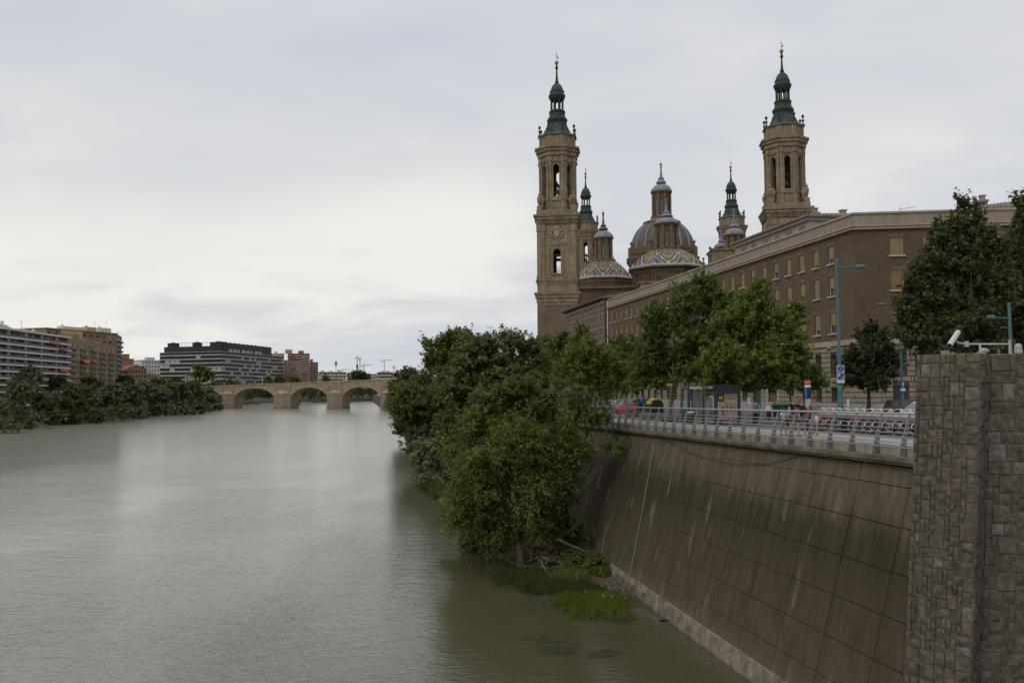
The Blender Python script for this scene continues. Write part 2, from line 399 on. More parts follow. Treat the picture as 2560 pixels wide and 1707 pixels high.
S0, S1 = 14.0, 128.0
m = MB()
for a in np.arange(S0, S1, 6.0):
    b_ = min(a + 6, S1); ring = []
    for s in (a, b_):
        dz = wz(s) - .07
        ring.append([(t_wall(-.55) + .05, s, -.55 + dz), (t_wall(-9.5) + .05, s, -9.5)])
    m.face([ring[0][0], ring[1][0], ring[1][1], ring[0][1]])
    m.face([(19.2, a, -.55 + wz(a) - .07), (19.2, b_, -.55 + wz(b_) - .07), ring[1][0], ring[0][0]])
m.build('backing', M_JOINT, wall)
PW = 3.1; n = 0
for r in range(7):
    zt, zb = ROWZ[r], ROWZ[r + 1]; h = zt - zb; g = 0.021
    g = .012 if r < 1 else g
    mm = MB(); a0, a1 = .034, PW - .034
    ft = [(0, a0, -g), (0, a1, -g), (-KB * (h - 2 * g), a1, -h + g), (-KB * (h - 2 * g), a0, -h + g)]
    bk = [(x + .07, y + (.012 if y == a0 else -.012) * -1, z) for x, y, z in ft]
    mm.face(ft)
    for i in range(4): j = (i + 1) % 4; mm.face([ft[j], ft[i], bk[i], bk[j]])
    me = mm.mesh('panel'); me.materials.append(M_WALL)
    for k in range(int((S1 - S0) / PW)):
        s = S0 + 0.75 + k * PW; dz = (wz(s) - .07) * (1 - r / 7)
        link('panel', me, wall, M=Matrix.Translation((t_wall(zt), s, zt + dz)))
# toe: the sloping concrete footing at the waterline
m = MB(); tp = [(t_wall(-9.1) + .04, -9.08), (16.22, -9.22), (16.07, -9.9), (16.05, -11.2)]
xs = list(np.arange(S0, 75, 1.2))
for a, b_ in zip(xs, xs[1:]):
    for (t0, z0), (t1, z1) in zip(tp, tp[1:]):
        j = lambda s, t: t + (0.05 * math.sin(s * 3.1) + .04 * math.sin(s * 7.3)) * (t < 16.1)
        m.face([(j(a, t0), a, z0), (j(b_, t0), b_, z0), (j(b_, t1), b_, z1), (j(a, t1), a, z1)])
m.build('footing', mat('silty_concrete', (0.12, 0.10, 0.078), 0.95, 0.35, 1.4, bump=0.6, bscale=7, c2=(0.27, 0.23, 0.18)), wall)
# coping ledge blocks and the kerb panels behind the posts
SP = 1.62; SB = 27.8
M_COPE = mat('mossy_coping', (0.10, 0.085, 0.055), 0.95, 0.45, 1.2, c2=(0.19, 0.165, 0.125), bump=0.4)
M_KERB = mat('stained_kerb', (0.33, 0.295, 0.23), 0.9, 0.3, 1.5, streak=0.6, bump=0.3)
mm = MB(); mm.box((0, SP / 2, 0), (.55, SP - .02, .16)); mm.box((.04, SP / 2, -.13), (.44, SP - .02, .12)); cope = mm.mesh('coping_block'); cope.materials.append(M_COPE)
mm = MB(); mm.box((0, SP / 2, 0), (.2, SP - .03, .37)); kerb = mm.mesh('kerb_block'); kerb.materials.append(M_KERB)
NP = range(-7, 62)
for i in NP:
    s = SB + i * SP; z = wz(s)
    link('coping_block', cope, wall, M=Matrix.Translation((18.52, s, z - .41)))
    link('kerb_block', kerb, wall, M=Matrix.Translation((18.89, s, z - .155)))
# cables and the white conduit on the wall
M_CABLE = mat('dark_cable', (0.03, 0.028, 0.025), 0.7)
def wall_pt(px, py, out=.05):
    # where the ray through the pixel meets the battered wall face
    d = ray(px, py); lo, hi = 15.0, 140.0
    for _ in range(50):
        mid = (lo + hi) / 2; q = d * (mid / d.y) + Vector((0, 0, EZ)); s, t = to_st(q)
        if t < t_wall(q.z) - out: lo = mid
        else: hi = mid
    return d * (lo / d.y) + Vector((0, 0, EZ))
def wall_line(name, pix, r, material, label, cat):
    pts = [wall_pt(*q, out=.03 + r) for q in pix]; o = pts[-1]
    m = MB(); m.tube([p - o for p in pts], r, 6); ob = m.build(name, material); ob.location = o
    return tag(ob, label, cat)
wall_line('conduit', [(1637, 1106), (1630, 1140), (1607, 1270), (1590, 1360), (1574, 1443)], .022, mat('white_plastic', (0.2, 0.195, 0.18), 0.5, 0.1), 'thin white conduit running down the concrete wall to the grass', 'pipe')
wall_line('cable', [(1634, 1107), (1672, 1103), (1740, 1138), (1830, 1160), (1915, 1160), (1985, 1143), (2025, 1128)], .014, M_CABLE, 'black cable sagging across the upper part of the concrete wall', 'cable')

# ------------------------------------------------------------------ railing
M_STEEL = mat('grey_painted_steel', (0.20, 0.197, 0.195), 0.5, 0.15, 2.0, 0.3)
M_RAIL = mat('pale_handrail', (0.36, 0.35, 0.325), 0.4, 0.1, 2.0, 0.4)
M_WIRE = mat('rail_bar', (0.30, 0.29, 0.28), 0.45, 0.1, 2.0, 0.4)
rl = thing('promenade_railing', 'grey metal railing with tapered leaning posts along the promenade edge', 'railing', frame(st(0, 0, 0), SA))
mm = MB(); prof = []
for k in range(6):
    f = k / 5; z = -.34 + f * 1.46; c = -.12 + .34 * f ** 1.25; wd = .115 * (1 - f) ** 1.3 + .03
    prof.append((c - wd, c + wd, z))
for (a0, a1, z0), (b0, b1, z1) in zip(prof, prof[1:]):
    q = [[(a0, y, z0), (a1, y, z0), (b1, y, z1), (b0, y, z1)] for y in (-.03, .03)]
    mm.face(q[0]); mm.face(q[1][::-1]); mm.face([q[0][0], q[0][3], q[1][3], q[1][0]]); mm.face([q[0][1], q[1][1], q[1][2], q[0][2]])
mm.box((prof[0][0] + .16, 0, -.335), (.42, .13, .03)); post = mm.mesh('post'); post.materials.append(M_STEEL)
for i in NP:
    s = SB + i * SP; link('post', post, rl, M=Matrix.Translation((18.72, s, wz(s))))
def rail_line(name, tt, zz, r, material, nseg=6):
    m = MB(); pts = [(tt, SB + i * SP, wz(SB + i * SP) + zz) for i in NP]; m.tube(pts, r, nseg); m.build(name, material, rl)
rail_line('handrail', 18.97, 1.16, .042, M_RAIL, 8)
for k in range(6):
    z = .0 + k * .165; f = (z + .34) / 1.46; c = -.12 + .34 * f ** 1.25 - .115 * (1 - f) ** 1.3 - .03
    rail_line('rail', 18.72 + c, z, .021, M_WIRE)

# ------------------------------------------------------------------ stone pier at the bridge end
L_ = P(2300, 1100, 18.6); C_ = P(2462, 1100, 17.7); E_ = P(2484, 1100, 18.25); H_ = P(2700, 1100, 18.0)
ZT = P(2340, 886, 18.5).z
pier = thing('stone_pier', 'rough grey stone pier of the bridge rising beside the retaining wall', 'pier', (L_.x, L_.y, WATER))
po = Vector((L_.x, L_.y, WATER))
m = MB(); poly = [(p.x, p.y) for p in (L_, C_, E_, H_)] + [(H_.x + 1.5, H_.y + 3.2), (L_.x + 1.9, L_.y + 3.0)]
def inset(poly, k):
    cx = sum(p[0] for p in poly) / len(poly); cy = sum(p[1] for p in poly) / len(poly); return [(cx + (x - cx) * k, cy + (y - cy) * k) for x, y in poly]
core = [(x - po.x, y - po.y) for x, y in inset(poly, .994)]
BAT = .072
m.prism([(x - BAT * (ZT - WATER + 1.2), y) for x, y in core], -1.2, ZT - WATER - .02, top=core); m.build('core', mat('pier_mortar', (0.115, 0.094, 0.072), 0.95, 0.3, 3.0, bump=0.4), pier)
STONES = [mat('pier_stone_' + nme, c, 0.92, 0.45, 7.0, c2=c2, bump=1.0, bscale=22, streak=0.2) for nme, c, c2 in (
    ('grey', (0.088, 0.071, 0.056), (0.165, 0.137, 0.109)), ('dark', (0.076, 0.062, 0.048), (0.148, 0.122, 0.096)), ('brown', (0.092, 0.073, 0.055), (0.168, 0.136, 0.105)), ('pale', (0.16, 0.14, 0.12), (0.22, 0.195, 0.168)))]
M_MOSS = mat('mossy_stone', (0.10, 0.085, 0.045), 0.95, 0.5, 5.0, c2=(0.18, 0.155, 0.11), bump=0.8, bscale=18)
rs = random.Random(5)
STN = []
def stone_face(A, B, z1, z0, cell=.112):
    ang = math.atan2(B.y - A.y, B.x - A.x); W = (B - A).to_2d().length; nc = max(1, round(W / cell)); cw = W / nc; nr = int((z1 - z0) / cell)
    used = [[False] * nc for _ in range(nr)]
    sizes = [(2, 2), (2, 3), (3, 2), (2, 4), (3, 3), (2, 2), (1, 2), (3, 3), (2, 3), (4, 2), (1, 3)]
    for r in range(nr):
        for c in range(nc):
            if used[r][c]: continue
            opts = sizes[:]; rs.shuffle(opts); pick = (1, 1)
            for a, b in opts:
                if c + a <= nc and r + b <= nr and not any(used[r + j][c + i] for i in range(a) for j in range(b)): pick = (a, b); break
            if nc - (c + pick[0]) == 1 and c + pick[0] < nc and not any(used[r + j][nc - 1] for j in range(pick[1]) if r + j < nr): pick = (pick[0] + 1, pick[1])
            a, b = pick
            for i in range(a):
                for j in range(b): used[r + j][c + i] = True
            x0, x1 = c * cw + .004, (c + a) * cw - .004; zt = z1 - r * cell - .004; zb = z1 - (r + b) * cell + .004
            cx, cz = (x0 + x1) / 2, (zt + zb) / 2; hx, hz = (x1 - x0) / 2, (zt - zb) / 2
            mm = MB(); jx = lambda k: rs.uniform(-k, k)
            base = [(-hx + jx(.006), .03, -hz + jx(.006)), (hx + jx(.006), .03, -hz + jx(.006)), (hx + jx(.006), .03, hz + jx(.006)), (-hx + jx(.006), .03, hz + jx(.006))]
            d = rs.uniform(.008, .035); fr = [(x * .9 + jx(.008), -d * .7 + jx(.014), z * .9 + jx(.008)) for x, _, z in base]
            ce = (jx(.3) * hx, -d - rs.uniform(0, .025), jx(.3) * hz)
            for k in range(4): q = (k + 1) % 4; mm.face([base[k], base[q], fr[q], fr[k]]); mm.face([fr[k], fr[q], ce])
            me = mm.mesh('stone'); u = rs.random()
            top = zt > z1 - .3 and rs.random() < .6
            me.materials.append(M_MOSS if top else STONES[0 if u < .48 else 1 if u < .74 else 2 if u < .955 else 3])
            M = frame((A.x, A.y, 0), ang) @ Matrix.Translation((cx, 0, cz)); M.translation -= po; M.translation.x -= BAT * (ZT - cz)
            STN.append((hx * hz, me, M, mm))
stone_face(L_, C_, ZT, -4.4, .098); stone_face(C_, E_, ZT, -4.4, .125); stone_face(E_, H_, ZT, -4.4, .125)
STN.sort(key=lambda q: -q[0])
for _, me, M, _ in STN[:295]: link('stone', me, pier, M=M)
rest = MB(); slots = STONES + [M_MOSS]
for _, me, M, q in STN[295:]:
    rest.mi = slots.index(me.materials[0]); rest.M = M
    for f in q.f: rest.face([q.v[i] for i in f])
    bpy.data.meshes.remove(me)
if rest.v: kind(rest.build('small_stones', slots, pier), 'stuff')
# ------------------------------------------------------------------ buildings
def wall_grid(m, W0, W1, z0, z1, ops, depth=.25):
    """a wall in local x-z (outside is -y) with real openings and their reveals"""
    xs = sorted({W0, W1, *[v for o in ops for v in o[:2]]}); zs = sorted({z0, z1, *[v for o in ops for v in o[2:4]]})
    xs = [x for x in xs if W0 - 1e-6 <= x <= W1 + 1e-6]; zs = [z for z in zs if z0 - 1e-6 <= z <= z1 + 1e-6]
    for za, zb in zip(zs, zs[1:]):
        zc = (za + zb) / 2; row = [o for o in ops if o[2] < zc < o[3]]; run = None
        for xa, xb in zip(xs, xs[1:]):
            xc = (xa + xb) / 2; hole = any(o[0] < xc < o[1] for o in row)
            if hole:
                if run is not None: m.face([(run, 0, za), (xa, 0, za), (xa, 0, zb), (run, 0, zb)]); run = None
            elif run is None: run = xa
        if run is not None: m.face([(run, 0, za), (xs[-1], 0, za), (xs[-1], 0, zb), (run, 0, zb)])
    for x0, x1, za, zb in [o[:4] for o in ops]:
        d = depth
        m.face([(x0, 0, za), (x0, 0, zb), (x0, d, zb), (x0, d, za)]); m.face([(x1, 0, za), (x1, d, za), (x1, d, zb), (x1, 0, zb)])
        m.face([(x0, 0, za), (x0, d, za), (x1, d, za), (x1, 0, za)]); m.face([(x0, 0, zb), (x1, 0, zb), (x1, d, zb), (x0, d, zb)])
M_GLASS = glass_mat('dark_window_glass', (0.03, 0.032, 0.034), .15, .3)
M_WFRAME = mat('window_frame_white', (0.5, 0.48, 0.46), 0.5, 0.1)
M_BLIND = mat('tan_roller_blind', (0.255, 0.178, 0.083), 0.75, 0.2, 0.8, streak=0.2)
M_BLIND2 = mat('brown_roller_blind', (0.19, 0.115, 0.055), 0.75, 0.2, 0.8)
M_SILL = mat('stone_sill', (0.42, 0.37, 0.28), 0.85, 0.15)
M_GREYF = mat('window_frame_grey', (0.16, 0.155, 0.15), 0.6, 0.15)
WC = {}
def win_meshes(w, h, blind, sill, framem, blindm, glass, mull):
    key = (round(w, 3), round(h, 3), blind, sill, framem.name, blindm.name, glass.name, mull)
    if key in WC: return WC[key]
    f = MB(); t = .06
    f.box2(0, t, .13, .19, 0, h); f.box2(w - t, w, .13, .19, 0, h); f.box2(t, w - t, .13, .19, h - t * 1.6, h); f.box2(t, w - t, .13, .19, 0, t)
    if mull:
        f.box2(w / 2 - .025, w / 2 + .025, .14, .185, t, h - t * 1.6)
    me = f.mesh('window'); me.materials.append(framem); parts = []
    g = MB(); g.face([(0, .2, 0), (w, .2, 0), (w, .2, h), (0, .2, h)]); gm = g.mesh('pane'); gm.materials.append(glass); parts.append(('pane', gm))
    if blind > 0:
        b = MB(); z0 = h * (1 - blind); n = max(3, int((h - z0) / .16)); k = (h - t * 1.6 - z0) / n
        for i in range(n): b.box2(t, w - t, .105 + .004 * (i % 2), .128, z0 + i * k + .006, z0 + (i + 1) * k)
        bm_ = b.mesh('blind'); bm_.materials.append(blindm); parts.append(('blind', bm_))
    if sill:
        s = MB(); s.box((w / 2, -.03, -.07), (w + .3, .3, .14)); sm = s.mesh('sill'); sm.materials.append(M_SILL); parts.append(('sill', sm))
    WC[key] = (me, parts); return WC[key]
def add_window(parent, M, w, h, blind=0.0, sill=True, framem=None, blindm=None, glass=None, mull=False, sub=True):
    me, parts = win_meshes(w, h, blind, sill, framem or M_WFRAME, blindm or M_BLIND, glass or M_GLASS, mull)
    o = link('window', me, parent, M=M)
    for nme, pm in parts: link(nme, pm, o)
    return o
rb = random.Random(21)

# --- the long brick block along the promenade
BETA = math.atan((1280 - 867) / FPX); C = P(2143, 900, 88); bd = Vector((-math.sin(BETA), math.cos(BETA), 0)); LB1 = 85.0
Fpt = C + bd * LB1; A1 = math.atan2(-bd.y, -bd.x); M1 = frame((Fpt.x, Fpt.y, 0), A1)
A2 = R_(-7.1); M2 = frame((C.x, C.y, 0), A2)
M_BRICK = brick_mat('brown_brick', (0.128, 0.091, 0.057), (0.085, 0.06, 0.038), (0.118, 0.094, 0.064), A1)
M_BRICK2 = brick_mat('brown_brick_end', (0.118, 0.08, 0.05), (0.08, 0.055, 0.036), (0.11, 0.085, 0.06), A2)
M_TRIM = mat('cream_stone_trim', (0.34, 0.28, 0.19), 0.85, 0.15, 1.0, streak=0.3)
M_PARAPET = mat('weathered_parapet', (0.34, 0.30, 0.265), 0.9, 0.25, 0.25, c2=(0.285, 0.225, 0.185), streak=0.4)
M_ASHLAR = mat('rusticated_stone', (0.245, 0.20, 0.145), 0.92, 0.3, 1.2, bump=0.4)
M_GROOVE = mat('masonry_groove', (0.07, 0.055, 0.04), 0.95)
M_PLINTH = mat('grey_plinth', (0.30, 0.295, 0.29), 0.9, 0.2, 0.5, streak=0.4)
M_TILE = mat('roof_tile', (0.20, 0.15, 0.115), 0.9, 0.4, 1.5, bump=0.5)
M_PENT = mat('grey_render', (0.30, 0.275, 0.255), 0.9, 0.2, 0.4, streak=0.4)
xw = lambda px, py=650, off=0.0: fx(M1, px, py, off)
lx0 = xw(2076); zz = lambda py: fz(M1, lx0, 2076, py)
ROWS = [(zz(661), zz(617)), (zz(741), zz(692)), (zz(834), zz(783))]
ZBAND = fz(M1, xw(2100, 860), 2100, 858); ZCOR = fz(M1, LB1 - .2, 2141, 573); ZPAR = fz(M1, LB1 - .2, 2141, 537); ZG = -.6
ZU = (fz(M1, xw(2070), 2070, 934), fz(M1, xw(2070), 2070, 887)); ZL = (fz(M1, xw(2084), 2084, 1002), fz(M1, xw(2084), 2084, 970))
blk = thing('brick_building', 'long brown brick building with tan blinds, cream cornice and rusticated stone base', 'building', (C.x, C.y, 0))
BO = Vector((C.x, C.y, 0))
def rel(M, o=None):
    N = M.copy(); N.translation = N.translation - (o if o is not None else BO); return N
L1 = rel(M1); L2 = rel(M2)
WW = 1.12
cols1 = [LB1 - 4.29 - 3.025 * k for k in range(27)]; cols1 = [x for x in cols1 if x > 1.2]
opsA, opsB = [], []
for x in cols1:
    for z0, z1 in ROWS: opsA.append((x - WW / 2, x + WW / 2, z0, z1))
    opsB.append((x - .62, x + .62, *ZU)); opsB.append((x - .6, x + .6, *ZL))
DOORX = xw(1933, 990); opsB = [o for o in opsB if abs((o[0] + o[1]) / 2 - DOORX) > 1.9]
DZ = (ZG + .25, fz(M1, DOORX, 1933, 976)); opsB.append((DOORX - 1.25, DOORX + 1.25, *DZ))
W2 = 30.0
cols2 = [fx(M2, (2228 + 2260) / 2, 700) + 3.22 * k for k in range(9)]; cols2 = [x for x in cols2 if x < W2 - 1]
x2 = cols2[0]; z2 = lambda py: fz(M2, x2, 2244, py)
ROWS2 = [(z2(638), z2(594)), (z2(725), z2(676)), (z2(822), z2(772))]
WW2 = 1.3; opsC = [(x - WW2 / 2, x + WW2 / 2, a, b) for x in cols2 for a, b in ROWS2]
opsD = [(x - .62, x + .62, *ZU) for x in cols2] + [(x - .75, x + .75, ZL[0] + .1, ZL[1] + .2) for x in cols2]
m = MB(); m.mi = 0; m.M = L1
wall_grid(m, 0, LB1, ZBAND, ZCOR, opsA)
m.mi = 1; m.M = L2; wall_grid(m, 0, W2, ZBAND, ZCOR, opsC)
m.mi = 2; m.M = L1; m.face([(0, 0, ZCOR), (LB1, 0, ZCOR), (LB1, 0, ZPAR), (0, 0, ZPAR)])
m.M = L2; m.face([(0, 0, ZCOR), (W2, 0, ZCOR), (W2, 0, ZPAR), (0, 0, ZPAR)])
m.mi = 2; m.M = None
p = [L1 @ Vector((0, 0, 0)), L1 @ Vector((LB1, 0, 0)), L2 @ Vector((W2, 0, 0)), L2 @ Vector((W2, 16, 0)), L1 @ Vector((LB1 - 14, 14, 0)), L1 @ Vector((0, 14, 0))]
roof = [(q.x, q.y, ZPAR - 1.1) for q in p]; m.face(roof)
for i in (2, 3, 4, 5):
    a, b_ = p[i], p[(i + 1) % 6]; m.face([(a.x, a.y, ZG), (b_.x, b_.y, ZG), (b_.x, b_.y, ZPAR), (a.x, a.y, ZPAR)])
m.build('wall', [M_BRICK, M_BRICK2, M_PARAPET], blk)
m = MB(); m.M = L1; wall_grid(m, 0, LB1, ZG, ZBAND, opsB, .35); m.M = L2; wall_grid(m, 0, W2, ZG, ZBAND, opsD, .35)
m.build('ground_storey_wall', M_GROOVE, blk)
def trim(name, z, h, out, material, x0=0.0):
    m = MB()
    for L, a, b in ((L1, x0, LB1), (L2, 0, W2)):
        m.M = L; m.box2(a - .05, b + (out if L is L1 else 0), -out, -.003, z - h / 2, z + h / 2)
    m.build(name, material, blk)
trim('cornice', ZCOR, .26, .32, M_TRIM); trim('cornice', ZCOR + .21, .14, .44, M_TRIM); trim('parapet_coping', ZPAR + .07, .2, .14, M_TRIM); trim('string_course', ZBAND, .55, .16, M_TRIM)
trim('plinth', ZG + .65, 1.3, .13, M_PLINTH)
# rusticated blocks: cut courses between the ground-storey openings
CH = .53
def rustic(L, W, ops, near):
    z = ZG + 1.32; courses = []
    while z + CH < ZBAND - .28: courses.append(z); z += CH
    stuffm = MB(); stuffm.M = L
    for r, z in enumerate(courses):
        segs = [(0.0, W)]
        for o in ops:
            if o[2] < z + CH - .06 and o[3] > z + .06:
                segs = [s for a, b in segs for s in (((a, o[0]), (o[1], b)) if a < o[0] and b > o[1] else ((a, b),))]
        for a, b in segs:
            k = max(1, round((b - a) / 1.05)); wdt = (b - a) / k
            for i in range(k):
                x0 = a + i * wdt + .02; x1 = a + (i + 1) * wdt - .02
                if near(x0):
                    key = ('blk', round(x1 - x0, 2))
                    if key not in WC:
                        q = MB(); hw = (x1 - x0) / 2; hh = CH / 2 - .035
                        a8 = [(-hw, 0, -hh), (hw, 0, -hh), (hw, 0, hh), (-hw, 0, hh)]; f8 = [(x_ * (1 - .04 / hw), -.07, z_ * (1 - .04 / hh)) for x_, _, z_ in a8]
                        q.face(f8)
                        for n_ in range(4): n2_ = (n_ + 1) % 4; q.face([a8[n_], a8[n2_], f8[n2_], f8[n_]])
                        WC[key] = q.mesh('stone_block'); WC[key].materials.append(M_ASHLAR)
                    link('stone_block', WC[key], blk, M=L @ Matrix.Translation(((x0 + x1) / 2, -.002, z + CH / 2)))
                else: stuffm.box2(x0, x1, -.07, -.002, z + .03, z + CH - .03)
    if stuffm.v: kind(stuffm.build('stone_courses', M_ASHLAR, blk), 'stuff')
rustic(L1, LB1, opsB, lambda x: x > LB1 - 19); rustic(L2, W2, opsD, lambda x: x < 7.5)
# windows, each with pane, blind and sill
for x in cols1:
    for z0, z1 in ROWS: add_window(blk, L1 @ Matrix.Translation((x - WW / 2, 0, z0)), WW, z1 - z0, rb.choice((1.0, .98, .7, .75, .85, .8, .6, .95)))
    if any(abs((o[0] + o[1]) / 2 - x) < .1 for o in opsB):
        add_window(blk, L1 @ Matrix.Translation((x - .62, .1, ZU[0])), 1.24, ZU[1] - ZU[0], 0, False, M_GREYF, mull=True)
        add_window(blk, L1 @ Matrix.Translation((x - .6, .1, ZL[0])), 1.2, ZL[1] - ZL[0], 0, False, M_GREYF, mull=True)
for i, x in enumerate(cols2):
    for r, (z0, z1) in enumerate(ROWS2): add_window(blk, L2 @ Matrix.Translation((x - WW2 / 2, 0, z0)), WW2, z1 - z0, (.98, 1.0, .86)[r], True, None, M_BLIND2 if r == 1 and i < 5 else M_BLIND)
    add_window(blk, L2 @ Matrix.Translation((x - .62, .1, ZU[0])), 1.24, ZU[1] - ZU[0], 0, False, M_GREYF, mull=True)
    add_window(blk, L2 @ Matrix.Translation((x - .75, .1, ZL[0] + .1)), 1.5, ZL[1] - ZL[0] + .1, 0, False, M_GREYF, mull=True)
# flat brick lintels over the windows
lint = MB(); lint.box((WW / 2, -.012, .17), (WW + .3, .03, .34), taper=1); lm = lint.mesh('lintel'); lm.materials.append(mat('soldier_brick', (0.15, 0.11, 0.08), 0.9, 0.3, 4.0, streak=0.5))
for x in cols1:
    for z0, z1 in ROWS: link('lintel', lm, blk, M=L1 @ Matrix.Translation((x - WW / 2, 0, z1 + .05)))
for x in cols2:
    for z0, z1 in ROWS2: link('lintel', lm, blk, M=L2 @ Matrix.Translation((x - WW / 2, 0, z1 + .05)))
# doorway with pale surround
m = MB(); m.M = L1
for a, b in ((-1.5, -1.25), (1.25, 1.5)): m.box2(DOORX + a, DOORX + b, -.14, .1, ZG, DZ[1] + .3)
m.box2(DOORX - 1.25, DOORX + 1.25, -.14, .1, DZ[1], DZ[1] + .3)
dr = m.build('door_surround', mat('pale_stone_surround', (0.36, 0.35, 0.35), 0.85, 0.15), blk)
for sgn in (-1, 1):
    m = MB(); m.M = L1; x0, x1 = sorted((DOORX + sgn * .01, DOORX + sgn * 1.24)); m.box2(x0, x1, .2, .26, DZ[0], DZ[1] - .02)
    for k in range(3): z = DZ[0] + .2 + k * 1.0; m.box2(x0 + .15, x1 - .15, .17, .199, z, min(z + .8, DZ[1] - .15))
    m.build('door', mat('brown_timber_door', (0.13, 0.075, 0.045), 0.6, 0.25, 2.0), blk)
# drainpipe at the far end
m = MB(); m.M = L1; m.tube([(-.12, -.12, ZG), (-.12, -.12, ZPAR)], .11, 8); m.build('drainpipe', mat('white_drainpipe', (0.55, 0.54, 0.52), 0.6, 0.1), blk)
# set-back top storey with tiled hip roof
def hip_roof(m, x0, x1, y0, y1, z, rise, over=.5):
    x0 -= over; x1 += over; y0 -= over; y1 += over; k = (y1 - y0) / 2
    a, b, c, d = (x0, y0, z), (x1, y0, z), (x1, y1, z), (x0, y1, z)
    if x1 - x0 > 2 * k: e, f = (x0 + k, y0 + k, z + rise), (x1 - k, y0 + k, z + rise)
    else: e = f = ((x0 + x1) / 2, (y0 + y1) / 2, z + rise)
    m.face([a, b, f, e]); m.face([b, c, f]); m.face([c, d, e, f]); m.face([d, a, e])
    m.face([(p_[0], p_[1], z - .12) for p_ in (d, c, b, a)])
    for p_, q_ in ((a, b), (b, c), (c, d), (d, a)): m.face([(p_[0], p_[1], z - .12), (q_[0], q_[1], z - .12), q_, p_])
    # ribs of the clay tiles
    for i in range(int((x1 - x0) / .6)):
        x = x0 + .3 + i * .6; run = min(x - x0, x1 - x, k)
        if run > .1: m.tube([(x, y0, z + .04), (x, y0 + run, z + rise * run / k + .04)], .09, 4, False)
    for i in range(int((y1 - y0) / .6)):
        y = y0 + .3 + i * .6; run = min(y - y0, y1 - y, k)
        if run > .1: m.tube([(x1, y, z + .04), (x1 - run, y, z + rise * run / k + .04)], .09, 4, False)
po_ = 4.0
px1 = xw(2022, 560, po_); px0 = xw(1838, 640, po_); zev = fz(M1, px1, 2022, 541, po_); zpb = ZPAR - 1.1
PD = 17.0; KX = 1.12
pcol = [xw(q, 580, po_) for q in (2006, 1973, 1942, 1913, 1884, 1858)]
zpt, zps = fz(M1, pcol[0], 2006, 566, po_), fz(M1, pcol[0], 2006, 591, po_)
m = MB(); LP = L1 @ Matrix.Translation((0, po_, 0)); m.M = LP
ops = [(x - .75, x + .75, zps, zpt) for x in pcol if x - .8 > px0]
wall_grid(m, px0, px1, zpb, zev - .12, ops)
m.face([(px1, 0, zpb), (px1, PD, zpb), (px1, PD, zev - .12), (px1, 0, zev - .12)]); m.face([(px0, 0, zpb), (px0, 0, zev - .12), (px0, PD, zev - .12), (px0, PD, zpb)])
m.face([(px0, PD, zpb), (px0, PD, zev - .12), (px1, PD, zev - .12), (px1, PD, zpb)])
m.build('penthouse_wall', M_PENT, blk)
for o in ops: add_window(blk, LP @ Matrix.Translation((o[0], 0, o[2])), 1.5, o[3] - o[2], rb.choice((.95, .8, 1.0)), False)
m = MB(); m.M = LP; hip_roof(m, px0, px1, 0, PD, zev, 2.3, .7); m.build('penthouse_roof', M_TILE, blk)
m = MB(); m.M = LP
m.box2(px0 - .3, px1 + .3, -.35, PD + .3, zev - .5, zev - .13); m.build('penthouse_eaves', M_TRIM if False else mat('grey_eaves', (0.33, 0.30, 0.27), .9, .2), blk)
def chimney(L, x, y, z0, z1, wd=.9):
    m = MB(); m.M = L; m.box2(x - wd / 2, x + wd / 2, y - wd / 2, y + wd / 2, z0, z1 - .35); m.box2(x - wd * .62, x + wd * .62, y - wd * .62, y + wd * .62, z1 - .349, z1 - .2); m.box2(x - wd * .3, x + wd * .3, y - wd * .3, y + wd * .3, z1 - .199, z1 + .25); m.box2(x - wd * .4, x + wd * .4, y - wd * .4, y + wd * .4, z1 + .251, z1 + .36)
    m.build('chimney', M_PENT, blk)
cx1 = fx(M1, 2038, 530, po_ + 3); chimney(LP, cx1, 3, zev, zev + 1.5, .8)
cx2 = fx(M1, 2107, 530, po_ + 9); chimney(LP, min(cx2, px1 - .5), 9, zev, zev + 2.2, 1.1)
# second hipped roof over the end wing
LQ = L2 @ Matrix.Translation((0, 3.0, 0)); qx0 = fx(M2, 2425, 520, 3.0); qz = fz(M2, qx0, 2440, 524, 3.0)
m = MB(); m.M = LQ; m.box2(qx0, W2 + 3, 0, 12, ZPAR - 1.1, qz - .12); m.build('wing_wall', M_PENT, blk)
m = MB(); m.M = LQ; hip_roof(m, qx0, W2 + 3, 0, 12, qz, 1.8, .6); m.build('wing_roof', M_TILE, blk)
chimney(LQ, fx(M2, 2456, 510, 5.0), 2.0, qz + .2, fz(M2, fx(M2, 2456, 510, 5), 2456, 497, 5), .8)
# plaques on the wall
M_PLAQ = mat('white_plaque', (0.55, 0.53, 0.52), 0.6, 0.1)
for px, py, L, MM in ((2125, 1008, L1, M1), (1876, 1002, L1, M1)):
    x = fx(MM, px, py); z = fz(MM, x, px, py); m = MB(); m.M = L; m.box2(x - .2, x + .2, -.22, -.135, z - .4, z + .4); m.build('plaque', M_PLAQ, blk)
    
